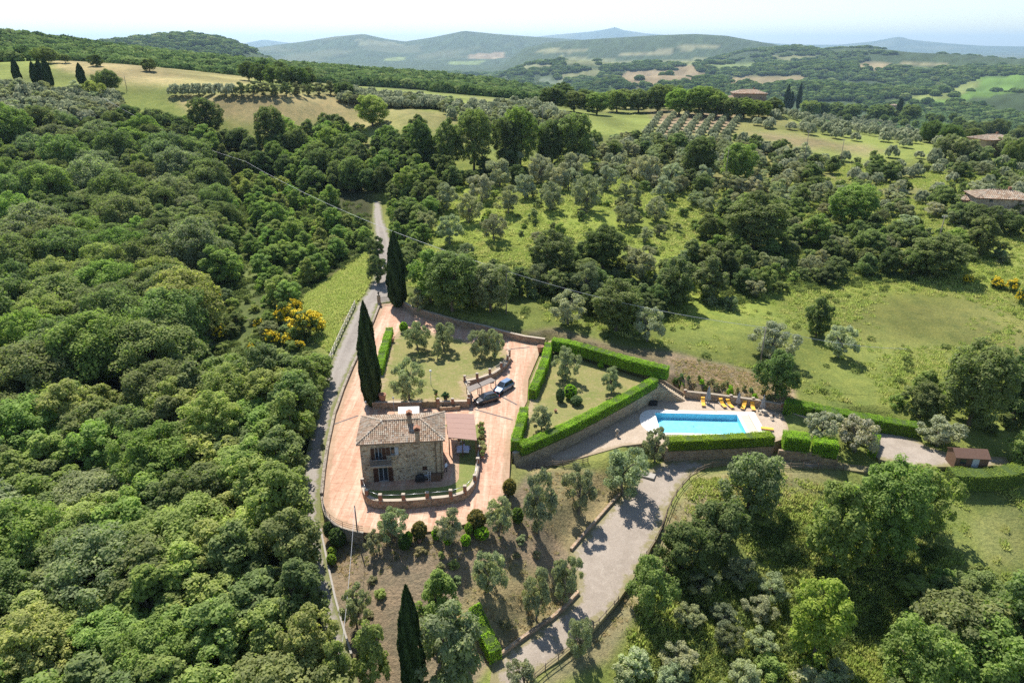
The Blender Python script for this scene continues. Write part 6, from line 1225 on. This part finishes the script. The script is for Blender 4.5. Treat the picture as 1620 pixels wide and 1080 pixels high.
def cable(a, b, sag, label, r=.032):
    a, b = Vector(a), Vector(b); P = [a.lerp(b, i / 24) - Vector((0, 0, sag * 4 * (i / 24) * (1 - i / 24))) for i in range(25)]
    c = MB().tube(P, r, 5).build('cable', MAT['cable_grey']); tag(c, label, 'cable', 'overhead cables', 'thing')
plain('cable_grey', (.5, .5, .5), .6)
far_l = Vector(here(395, 300)) + Vector((0, 0, 9))
cable(tops['a'], far_l, 2.2, 'overhead cable from the drive pole across the lane into the wood'); cable(tops['a'], tops['f'], 1.2, 'overhead cable from the drive pole to the pool pole')
cable(tops['f'], Vector(here(1420, 610)) + Vector((0, 0, 7)), .8, 'overhead cable from the pool pole across the meadow'); cable(far_l, Vector(here(170, 190)) + Vector((0, 0, 8)), 2, 'overhead cable above the upper wood')
cable(tops['g'], Vector(here(548, 1060)) + Vector((0, 0, 4)), .6, 'thin cable from the drive-bend pole down the bank', .02)
# ---------------------------------------------------------------- pots, lamp, gazebo, shed, person
POTM = MB().lathe([(.28, 0), (.36, .35), (.42, .7), (.4, .78), (.47, .8), (.47, .9), (.4, .9), (.36, .72), (.02, .72)], n=18).mesh('pot_body', MAT['terracotta_pot'])
def pot(u, v, zf, s_, label, plantc=None, ps=.5):
    p = onto(u, v, zf); r = empty('terracotta_pot', p, label, 'pot', 'terracotta pots'); r.scale = (s_, s_, s_); new('pot_body', POTM, r); MB().lathe([(.37, .70), (.01, .735)], n=12).build('soil', MAT['soil_pot'], r)
    if plantc:
        c = new('foliage', KIND['shrub']['v'][random.randrange(4)][1], r, (0, 0, .6)); c.scale = (ps, ps, ps); c.color = (*plantc, 1)
pot(855, 557, z_drive, 1.35, 'largest empty terracotta jar by the hedge end'); pot(605.5, 634, z_lawn, 1.35, 'big terracotta jar beside the near cypress'); pot(621, 541, z_lawn, .9, 'terracotta jar at the end of the lawn hedge'); pot(664, 858, zt, .6, 'small terracotta pot on the bank by a reddish ball'); pot(879, 652, z_lawn_r, .55, 'tiny terracotta pot on the triangular lawn')
for i, (u, v, s_, c) in enumerate([(761, 680, .9, (.2, .2, .09)), (762.5, 687, .8, (.09, .13, .04)), (763, 694, .7, (.1, .14, .05)), (762, 701, .85, (.12, .1, .05)), (763, 708, .75, (.18, .19, .1)), (765, 716, .85, (.24, .22, .12)), (763, 723, .7, (.12, .15, .05))]): pot(u, v, lambda x, y: 0 * x, s_, f'planted terracotta pot along the pergola side, {ORD[i]} from the back', c, .42)
for u, v, s_, c, lb in [(690, 626, .5, (.05, .09, .03), 'small potted plant on the lawn by the lamp post'), (690.5, 634, .4, (.2, .2, .04), 'smallest potted plant at the top of the garden steps'), (705, 633, .8, (.03, .07, .03), 'dark leafy potted plant beside the garden steps')]: pot(u, v, z_lawn, s_, lb, c, .5)
lp_ = empty('garden_lamp', onto(682, 609, z_lawn), 'slim lamp post with round globe on the lawn', 'lamp post'); MB().lathe([(.1, 0), (.04, .1), (.03, 2.3)], n=8).build('post', MAT['steel'], lp_); MB().lathe([(.05, 2.3), (.17, 2.4), (.22, 2.55), (.17, 2.7), (.03, 2.78)], n=12).build('globe', MAT['white'], lp_)
gz = empty('white_gazebo', at(646, 662, 0), 'white square canopy on thin legs behind the farmhouse roof', 'gazebo'); o0 = Vector(gz.location); q = [Vector(at(u, v, 2.5)) - o0 for u, v in [(630, 654), (663, 653.5), (663, 642.5), (630, 643.5)]]; c_ = (q[0] + q[2]) / 2 + Vector((0, 0, .25))
MB().add(q + [c_] + [p + Vector((0, 0, -.2)) for p in q], [(0, 1, 4), (1, 2, 4), (2, 3, 4), (3, 0, 4), (0, 5, 6, 1), (1, 6, 7, 2), (2, 7, 8, 3), (3, 8, 5, 0)]).build('canopy', MAT['white'], gz)
for p in q: MB().tube([p, (p.x, p.y, 0)], .03, 6).build('leg', MAT['white'], gz)
for u, v, lb in [(580.5, 662, 'grey lamp post at the terrace corner beside the cypress'), (624, 655, 'grey lamp post on the back terrace wall')]:
    r = empty('terrace_lamp', at(u, v, 0), lb, 'lamp post'); MB().lathe([(.07, 0), (.03, .1), (.03, 2.6)], n=8).build('post', MAT['steel'], r); MB().lathe([(.04, 2.6), (.13, 2.75), (.15, 2.9), (.04, 3.02)], n=10).build('globe', MAT['frame_grey'], r)
sh_ = empty('garden_shed', onto(1527, 735, z_park), 'small brown timber shed with ribbed metal roof', 'shed', rz=R(-6)); w, d, h = 2.4, 1.4, 2.0
MB().box((0, 0, h / 2), (2 * w - .3, 2 * d - .3, h)).build('wall', MAT['wood'], sh_)
def slope(mb, x0, x1, y0, z0, y1, z1): mb.add([(x0, y0, z0), (x1, y0, z0), (x1, y1, z1), (x0, y1, z1), (x0, y0, z0 + .06), (x1, y0, z0 + .06), (x1, y1, z1 + .06), (x0, y1, z1 + .06)], [(3, 2, 1, 0), (4, 5, 6, 7), (0, 1, 5, 4), (1, 2, 6, 5), (2, 3, 7, 6), (3, 0, 4, 7)])
rf = MB(); slope(rf, -w, w, -d, h - .1, 0, h + .75); slope(rf, -w, w, d, h - .1, 0, h + .75); rf = rf.build('roof', MAT['shed_roof'], sh_)
for k in range(13):
    x = -w + .1 + k * (2 * w - .2) / 12
    MB().tube([(x, -d, h - .03), (x, 0, h + .82), (x, d, h - .03)], .03, 4).build('rib', MAT['shed_roof'], rf)
MB().add([(-w + .16, -d + .15, h), (-w + .16, d - .15, h), (-w + .16, 0, h + .72)], [(0, 1, 2)]).build('gable', MAT['wood'], sh_); MB().add([(w - .16, -d + .15, h), (w - .16, d - .15, h), (w - .16, 0, h + .72)], [(0, 1, 2)]).build('gable', MAT['wood'], sh_)
dd = MB().box((.5, -d + .12, .95), (.9, .06, 1.85)).build('door', MAT['frame_grey'], sh_); MB().box((.82, -d + .07, .95), (.05, .06, .16)).build('handle', MAT['iron'], dd); MB().box((-1.2, -d + .12, 1.3), (.8, .06, .7)).build('window', MAT['glass'], sh_)
sk = bpy.data.meshes.new('body'); J = [(0, 0, .92), (0, .02, 1.15), (0, .03, 1.38), (0, .0, 1.5), (0, -.03, 1.62), (0, -.03, 1.74), (.1, 0, .86), (.13, -.05, .48), (.12, .06, .06), (.12, -.1, .04), (-.1, 0, .86), (-.12, .12, .5), (-.12, .28, .1), (-.12, .16, .04), (.2, .02, 1.38), (.26, .0, 1.1), (.24, -.2, .95), (-.2, .02, 1.38), (-.27, .04, 1.1), (-.25, -.12, .9)]
E = [(0, 1), (1, 2), (2, 3), (3, 4), (4, 5), (0, 6), (6, 7), (7, 8), (8, 9), (0, 10), (10, 11), (11, 12), (12, 13), (2, 14), (14, 15), (15, 16), (2, 17), (17, 18), (18, 19)]
rad = [.14, .14, .15, .06, .095, .085, .1, .065, .045, .04, .1, .065, .045, .04, .065, .048, .035, .065, .048, .035]
for hx, hy, hz, b in ((.24, -.2, .95, 16), (-.25, -.12, .9, 19)):       # five fingers to each hand
    for k in range(5):
        s_ = 1 if hx > 0 else -1; n = len(J); J += [(hx + s_ * (.03 - .015 * k), hy - .05 + .012 * k, hz - .05), (hx + s_ * (.025 - .014 * k), hy - .07 + .01 * k, hz - .1 + .012 * abs(k - 2))]; E += [(b, n), (n, n + 1)]; rad += [.011, .009]
sk.from_pydata(J, E, []); pers = empty('person', at(706, 747, .03), 'person in pale shirt and dark trousers walking on the shaded terrace', 'person', rz=R(70)); bo = new('body', sk, pers); md = bo.modifiers.new('skin', 'SKIN')
for k, v in enumerate(sk.skin_vertices[0].data): v.radius = (rad[k], rad[k]); v.use_root = (k == 0)
bo.modifiers.new('sub', 'SUBSURF').levels = 1; bo.modifiers['sub'].render_levels = 1
t = NT('clothing'); MAT['clothing'] = t.m; sx = t.n('SeparateXYZ'); t.l(t.pos(True), sx.inputs[0]); z = sx.outputs[2]
c = t.mix(t.math('GREATER_THAN', z, .93), (.03, .035, .05), (.62, .68, .8)); c = t.mix(t.math('GREATER_THAN', z, 1.47), c, (.48, .29, .2)); t.bsdf(c, .85); sk.materials.append(t.m)
hr_ = MB().lathe([(.098, 1.68), (.108, 1.74), (.1, 1.8), (.06, 1.845), (.01, 1.86)], (0, -.015, 0), 14).build('hair', MAT['hair'], pers)
for x in (-.035, .035): MB().lathe([(.004, 0), (.013, .012), (.004, .024)], (x, -.125, 1.68), 8).build('eye', MAT['hair'], pers)
MB().box((0, -.135, 1.645), (.025, .04, .045), top=.6).build('nose', MAT['skin'], pers); MB().box((0, -.122, 1.6), (.05, .015, .012)).build('mouth', MAT['brick'], pers)
for s_ in (-1, 1): MB().box((s_ * .1, -.02, 1.66), (.02, .04, .06)).build('ear', MAT['skin'], pers)
# broom in flower
for u, v, w, h, lb in [(488, 532, 58, 40, 'broom bush thick with yellow flowers at the meadow edge'), (452, 512, 34, 28, 'broom bush flowering behind the largest one'), (432, 545, 28, 22, 'low flowering broom beside the wood scrub'), (350, 535, 26, 20, 'thin flowering broom in the scrub'), (295, 525, 22, 18, 'flowering broom at the wood clearing'), (470, 500, 24, 26, 'upright flowering broom nearest the lane meadow'), (345, 480, 20, 18, 'small broom high in the scrub'), (410, 520, 18, 15, 'flowering broom in the middle of the scrub'), (378, 512, 16, 13, 'small flowering broom among grey shrubs'), (325, 552, 16, 13, 'low broom near the shaded clearing'), (455, 545, 22, 16, 'flowering broom between scrub and lane trees'), (475, 552, 18, 13, 'low broom just below the largest one'), (398, 556, 15, 12, 'tiny broom below the scrub middle'),
        (1575, 455, 22, 16, 'flowering broom in the upper corner meadow'), (1600, 460, 22, 18, 'flowering broom at the picture edge'), (1530, 448, 16, 12, 'small broom in the corner meadow'), (1612, 478, 20, 18, 'lowest broom of the corner meadow')]:
    o = plant_px('shrub', u, v, w, h, (.10, .125, .045), lb, 'flowering broom'); o.name = 'broom_bush'
    P, _ = crown_mesh('blossom', 31, (1.45, 1.45, 1.25), 1.15, 70, 30, .2, .16, MAT['blossom'] if 'blossom' in MAT else plain('blossom', (.75, .56, .012), .8, var=.15), shell=(.8, 1.02), rc=(.1, .2), up=.7, low=-.1)
    new('blossom', P, o)
# thin dark strips added on the drive, standing in for cable shadows
for (u0, v0, u1, v1), lb in [((787, 624, 818, 640), 'narrow dark cable-shadow strip across the drive by the blue car'), ((750, 647, 811, 664), 'long dark cable-shadow strip across the drive beside the pergola'), ((528, 671, 567, 657), 'dark cable-shadow strip across the drive on the lane side of the house'), ((798, 553, 838, 549), 'dark cable-shadow strip across the drive near the big jar')]:
    a, b = Vector(onto(u0, v0, z_drive)), Vector(onto(u1, v1, z_drive)); L = resample([a, b], 1.0); o = empty('shadow_strip', a, lb, 'shadow strip', 'cable-shadow strips on the drive')
    MB().strip([q - a for q in L], .16, [float(z_drive(q.x, q.y)) - .1 - a.z for q in L], [float(z_drive(q.x, q.y)) + .012 - a.z for q in L]).build('dark_band', MAT['rubber_grey'], o)
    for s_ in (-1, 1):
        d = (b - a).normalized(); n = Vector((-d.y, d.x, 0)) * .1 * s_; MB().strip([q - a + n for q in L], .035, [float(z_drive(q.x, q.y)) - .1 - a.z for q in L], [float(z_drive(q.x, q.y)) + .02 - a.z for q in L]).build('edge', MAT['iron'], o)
# ---------------------------------------------------------------- farmhouses beyond
def farmhouse(u, v, zf, w, d, h, rz, label, rise=1.3, ridge=.45, floors=2, wall='plaster'):
    p = onto(u, v, zf); r = empty('farmhouse', p, label, 'house', 'farmhouses on the ridge', rz)
    mb = MB(); holes = []
    nwin = max(2, int(w / 2.6))
    for f in range(floors): holes += [(-w + (k + .5) * 2 * w / nwin - .45, -w + (k + .5) * 2 * w / nwin + .45, f * 2.9 + 1.0, f * 2.9 + 2.2) for k in range(nwin)]
    facade(mb, w, h, holes, lambda x, y, z: (x, -d + y, z)); facade(mb, w, h, [], lambda x, y, z: (-x, d - y, z)); facade(mb, d, h, [(-.5, .5, 1, 2.2)], lambda x, y, z: (w - y, x, z)); facade(mb, d, h, [(-.5, .5, 1, 2.2)], lambda x, y, z: (-w + y, -x, z))
    mb.build('wall', MAT[wall], r)
    for q in holes: window(r, *q, lambda x, y, z: (x, -d + y, z), 1)
    rf = tile_roof(r, w + .5, d + .5, h + .02, w * ridge, h + rise, .5, .8)
    MB().box((w * .3, .4, h + rise + .2), (.7, .7, 1.4)).build('chimney', MAT['brick'], rf)
    return r
farmhouse(1182, 167, zt, 8.5, 6, 6.5, R(-8), 'far farmhouse with wide red roof beside two cypresses', 1.8, .4)
farmhouse(1157, 168, zt, 4, 4, 4.2, R(-8), 'low red-roofed wing in front of the far farmhouse', 1.2, .3, 1)
farmhouse(1563, 244, zt, 7, 5, 6.5, R(10), 'pink-roofed farmhouse half hidden by trees near the picture edge', 1.6, .4)
farmhouse(1574, 338, zt, 7, 4.4, 5.0, R(-14), 'nearest red-roofed stone house above the meadow', 1.6, .4, 2, 'stone')
farmhouse(1536, 332, zt, 3.4, 2.6, 3.2, R(-14), 'low red-roofed outbuilding beside the nearest far house', 1.0, .4, 1, 'stone')
farmhouse(1413, 172, zt, 5, 4, 5, R(5), 'small pale farmhouse roof showing behind the ridge grove', 1.2, .3, 1)
# ---------------------------------------------------------------- what nobody could count
def far_crown(name, seed, mat, n=70, L=2.6):
    g = np.random.default_rng(seed); d = unit(n, g, .25); d[:, 2] = np.abs(d[:, 2]) * .95; P = d * (.75 + .3 * g.random((n, 1))) * np.array((1, 1, .95)); P[:, 2] += .25
    N = d + g.normal(size=(n, 3)) * .35; N /= np.linalg.norm(N, axis=1, keepdims=True); V, Fq = leaf_quads(P, N, L / 4, L / 5, g); me = mesh_np(name, V, Fq, mat); vattr(me, 'rnd', g.random(n), 'FACE'); return me
def instancer(name, P, S, src, label, rotx=0.0):
    me = bpy.data.meshes.new(name); me.vertices.add(len(P)); me.vertices.foreach_set('co', np.asarray(P, np.float32).ravel()); a = me.attributes.new('sc', 'FLOAT_VECTOR', 'POINT'); a.data.foreach_set('vector', np.asarray(S, np.float32).ravel())
    o = new(name, me); tag(o, label, kind='stuff')
    ng = bpy.data.node_groups.new(name, 'GeometryNodeTree'); ng.interface.new_socket('Geometry', in_out='INPUT', socket_type='NodeSocketGeometry'); ng.interface.new_socket('Geometry', in_out='OUTPUT', socket_type='NodeSocketGeometry')
    N = ng.nodes; gi = N.new('NodeGroupInput'); go = N.new('NodeGroupOutput'); io = N.new('GeometryNodeInstanceOnPoints'); oi = N.new('GeometryNodeObjectInfo'); at_ = N.new('GeometryNodeInputNamedAttribute'); rv = N.new('FunctionNodeRandomValue')
    oi.inputs['Object'].default_value = src; oi.transform_space = 'ORIGINAL'; at_.data_type = 'FLOAT_VECTOR'; at_.inputs[0].default_value = 'sc'; rv.data_type = 'FLOAT_VECTOR'; rv.inputs[0].default_value = (-rotx, -rotx, 0); rv.inputs[1].default_value = (rotx, rotx, 6.28)
    ng.links.new(gi.outputs[0], io.inputs['Points']); ng.links.new(oi.outputs['Geometry'], io.inputs['Instance']); ng.links.new(at_.outputs[0], io.inputs['Scale']); ng.links.new(rv.outputs[0], io.inputs['Rotation']); ng.links.new(io.outputs[0], go.inputs[0])
    o.modifiers.new('scatter', 'NODES').node_group = ng; return o
g = np.random.default_rng(21)
# far woods: log-polar scatter over everything that is not a field
N_ = 66000; th_ = R(1) * g.uniform(-40, 40, N_); r_ = np.exp(g.uniform(math.log(440), math.log(4600), N_)); x = r_ * np.sin(th_); y = r_ * np.cos(th_); z = z_nat(x, y); u, v = project(x, y, z)
ok = ((field_at(u, v, r_) < 0) | ((g.random(N_) < .025) & (r_ > 1500))) & (u > -30) & (u < 1650)
left_field = inpoly(u, v, [(40, 80), (420, 88), (470, 118), (720, 172), (720, 205), (560, 210), (260, 180), (200, 150), (60, 115)]) & (r_ < 560)
slope_field = inpoly(u, v, [(470, 108), (560, 120), (660, 135), (700, 150), (620, 150), (520, 135)]) & (r_ < 620)
ok &= ~left_field & ~slope_field & ~((r_ < 520) & (u > 640) & (u < 1500)) & ~((r_ < 600) & (v > 190)) & (fnoise(x, y, 260, 3) < np.where(r_ > 1600, .60, .9))
zc = np.where(r_ < 560, 0, 0)
x, y, z, r_ = x[ok], y[ok], z[ok], r_[ok]
keep = g.random(len(x)) < .95; x, y, z, r_ = x[keep], y[keep], z[keep], r_[keep]
s = (2.6 + r_ * .0046) * g.uniform(.7, 1.25, len(x)); S = np.stack([s, s, s * g.uniform(.75, 1.1, len(x)) * np.clip(1.25 - r_ / 5000, .5, 1.0)], 1)
Pz = np.stack([x, y, z - .3], 1)
i0 = int(np.argmin(np.abs(r_ - 900)))
src = new('woodland', far_crown('woodland', 3, MAT['leaf_far'], 110), None, tuple(Pz[i0])); src.scale = tuple(S[i0]); tag(src, 'one crown in the far wood', kind='stuff')
instancer('far_woodland', np.delete(Pz, i0, 0), np.delete(S, i0, 0), src, 'dark woods covering the far hills and valley'); print('FAR', len(x))
# the smallest olives of the groves
srco = new('grove_mass', far_crown('grove_mass', 8, MAT['leaf_far_olive'], 160, 1.9), None, (MASS[0][0][0], MASS[0][0][1], MASS[0][0][2] + .6)); k0 = 2.1 * MASS[0][1]; srco.scale = (k0, k0, k0 * 1.6); tag(srco, 'far olive crowns in the groves', kind='stuff')
if len(MASS) > 1: instancer('olive_grove', [(a[0], a[1], a[2] + .5) for a, b, c in MASS[1:]], [(2.1 * b, 2.1 * b, 2.1 * c * 1.5) for a, b, c in MASS[1:]], srco, 'far rows of small grey olives on the ridge')
# meadow grass tufts and undergrowth
def tuft_mesh(name, seed, mat, n=26, h=.5, sp=.32, W=.06):
    g = np.random.default_rng(seed); a = g.random(n) * 6.28; r = sp * np.sqrt(g.random(n)); P0 = np.stack([r * np.cos(a), r * np.sin(a), np.zeros(n)], 1); ln = np.stack([np.cos(a) * .35, np.sin(a) * .35, np.ones(n)], 1) * (h * (.5 + .7 * g.random((n, 1)))); b = g.random(n) * 6.28; sd = np.stack([np.cos(b), np.sin(b), 0 * b], 1) * W
    V = np.stack([P0 - sd, P0 + sd, P0 + ln * .7 + sd * .7, P0 + ln], 1).reshape(-1, 3); me = mesh_np(name, V, np.arange(4 * n).reshape(-1, 4), mat); vattr(me, 'rnd', g.random(n), 'FACE'); return me
def spread(polys, n, far=330, lim=.40):
    out = []
    for poly, k in polys:
        W0 = np.array([here(*p)[:2] for p in poly]); lo, hi = W0.min(0), W0.max(0); m = int(n * k); X = g.uniform(lo[0], hi[0], m); Y = g.uniform(lo[1], hi[1], m); Z = zt(X, Y); u, v = project(X, Y, Z)
        o = inpoly(u, v, poly) & (u > -20) & (u < 1640) & (v < 1100); o &= fnoise(X, Y, 14, 3) > lim + .25 * (g.random(m) - .5)
        for nm, Q, zf, dr in SHEETS: o &= ~inpoly(X, Y, Q) & (polydist(X, Y, Q) > .5)
        out.append(np.stack([X[o], Y[o], Z[o] - .04], 1))
    return np.concatenate(out)
MEAD = [([(610, 300), (900, 240), (1150, 300), (1300, 260), (1620, 260), (1640, 560), (1640, 640), (1400, 660), (1270, 620), (1100, 560), (900, 510), (800, 500), (640, 450)], 1.0), ([(1100, 760), (1340, 745), (1640, 770), (1640, 1100), (980, 1100), (1000, 980)], .16), ([(470, 480), (580, 400), (585, 450), (530, 560), (500, 540)], .25)]
P = spread(MEAD, 90000, lim=.46); s = g.uniform(.5, 1.3, len(P)); src = new('grass', tuft_mesh('grass', 2, MAT['leaf_tuft'], 30, .42, .5, .09), None, tuple(P[0])); tag(src, 'tuft of meadow grass', kind='stuff')
instancer('meadow_grass', P[1:], np.stack([s, s, s * g.uniform(.6, 1.3, len(P))], 1)[1:], src, 'long meadow grass on the slopes', .2); print('GRASS', len(P))
UND = [([(-40, 170), (300, 240), (420, 280), (585, 330), (585, 395), (480, 480), (500, 620), (460, 760), (470, 960), (510, 1100), (-40, 1100)], .5), ([(330, 300), (420, 285), (545, 330), (590, 372), (585, 400), (500, 440), (470, 490), (500, 560), (480, 620), (400, 610), (320, 600), (290, 560), (340, 450)], .35), ([(640, 470), (740, 425), (940, 405), (1060, 430), (1290, 335), (1500, 400), (1500, 440), (1240, 465), (1030, 520), (840, 480)], .35), ([(1060, 860), (1340, 760), (1500, 860), (1400, 1000), (1200, 1090), (1010, 1090)], .05), ([(610, 300), (1150, 300), (1640, 300), (1640, 640), (1270, 620), (800, 500)], .06)]
P = spread(UND, 20000); s = g.uniform(.35, 1.0, len(P)); src = new('undergrowth', far_crown('undergrowth', 5, MAT['leaf_under'], 90, 1.3), None, tuple(P[0])); tag(src, 'low undergrowth clump in the wood', kind='stuff')
instancer('wood_undergrowth', P[1:], np.stack([s, s, s * .9], 1)[1:], src, 'low green undergrowth beneath the trees'); print('UNDER', len(P))
DRYB = [([(500, 835), (700, 846), (800, 800), (850, 745), (990, 750), (980, 785), (900, 870), (915, 930), (780, 1045), (560, 1095)], 1.0), ([(1060, 565), (1150, 578), (1250, 612), (1250, 645), (1190, 640), (1080, 625)], .3), ([(1060, 810), (1100, 755), (1330, 748), (1280, 800), (1100, 850), (1000, 980), (900, 1060)], .5)]
mat_far_leaf('leaf_dry', [(0, (.24, .19, .10)), (.5, (.30, .24, .13)), (.8, (.2, .19, .07)), (1, (.16, .17, .05))])
P = spread(DRYB, 9000); s = g.uniform(.25, .7, len(P)); src = new('dry_grass', tuft_mesh('dry_grass', 4, MAT['leaf_dry'], 26, .4, .4, .06), None, tuple(P[0])); tag(src, 'tuft of dry grass on the bank', kind='stuff')
instancer('bank_grass', P[1:], np.stack([s, s, s], 1)[1:], src, 'dry straw-coloured grass on the earth banks', .3); print('DRY', len(P))
# ---------------------------------------------------------------- the air
zz = [v.co.z for nm in ('hills', 'ground') for v in bpy.data.objects[nm].data.vertices]; z0, z1 = min(zz) - 1.0, max(zz) + 6.0
me = MB().box((0, 12000, (z0 + z1) / 2), (66000, 56000, z1 - z0)).mesh('haze', MAT['white'])
t = NT('haze'); pv = t.n('VolumePrincipled'); pv.inputs['Color'].default_value = (.56, .79, 1.0, 1); pv.inputs['Density'].default_value = 5.0e-5; pv.inputs['Anisotropy'].default_value = .35
t.l(pv.outputs[0], t.out.inputs['Volume']); me.materials.clear(); me.materials.append(t.m)
tag(new('haze', me), 'thin blue summer haze over the valley', kind='stuff'); print('HAZE', z0, z1)
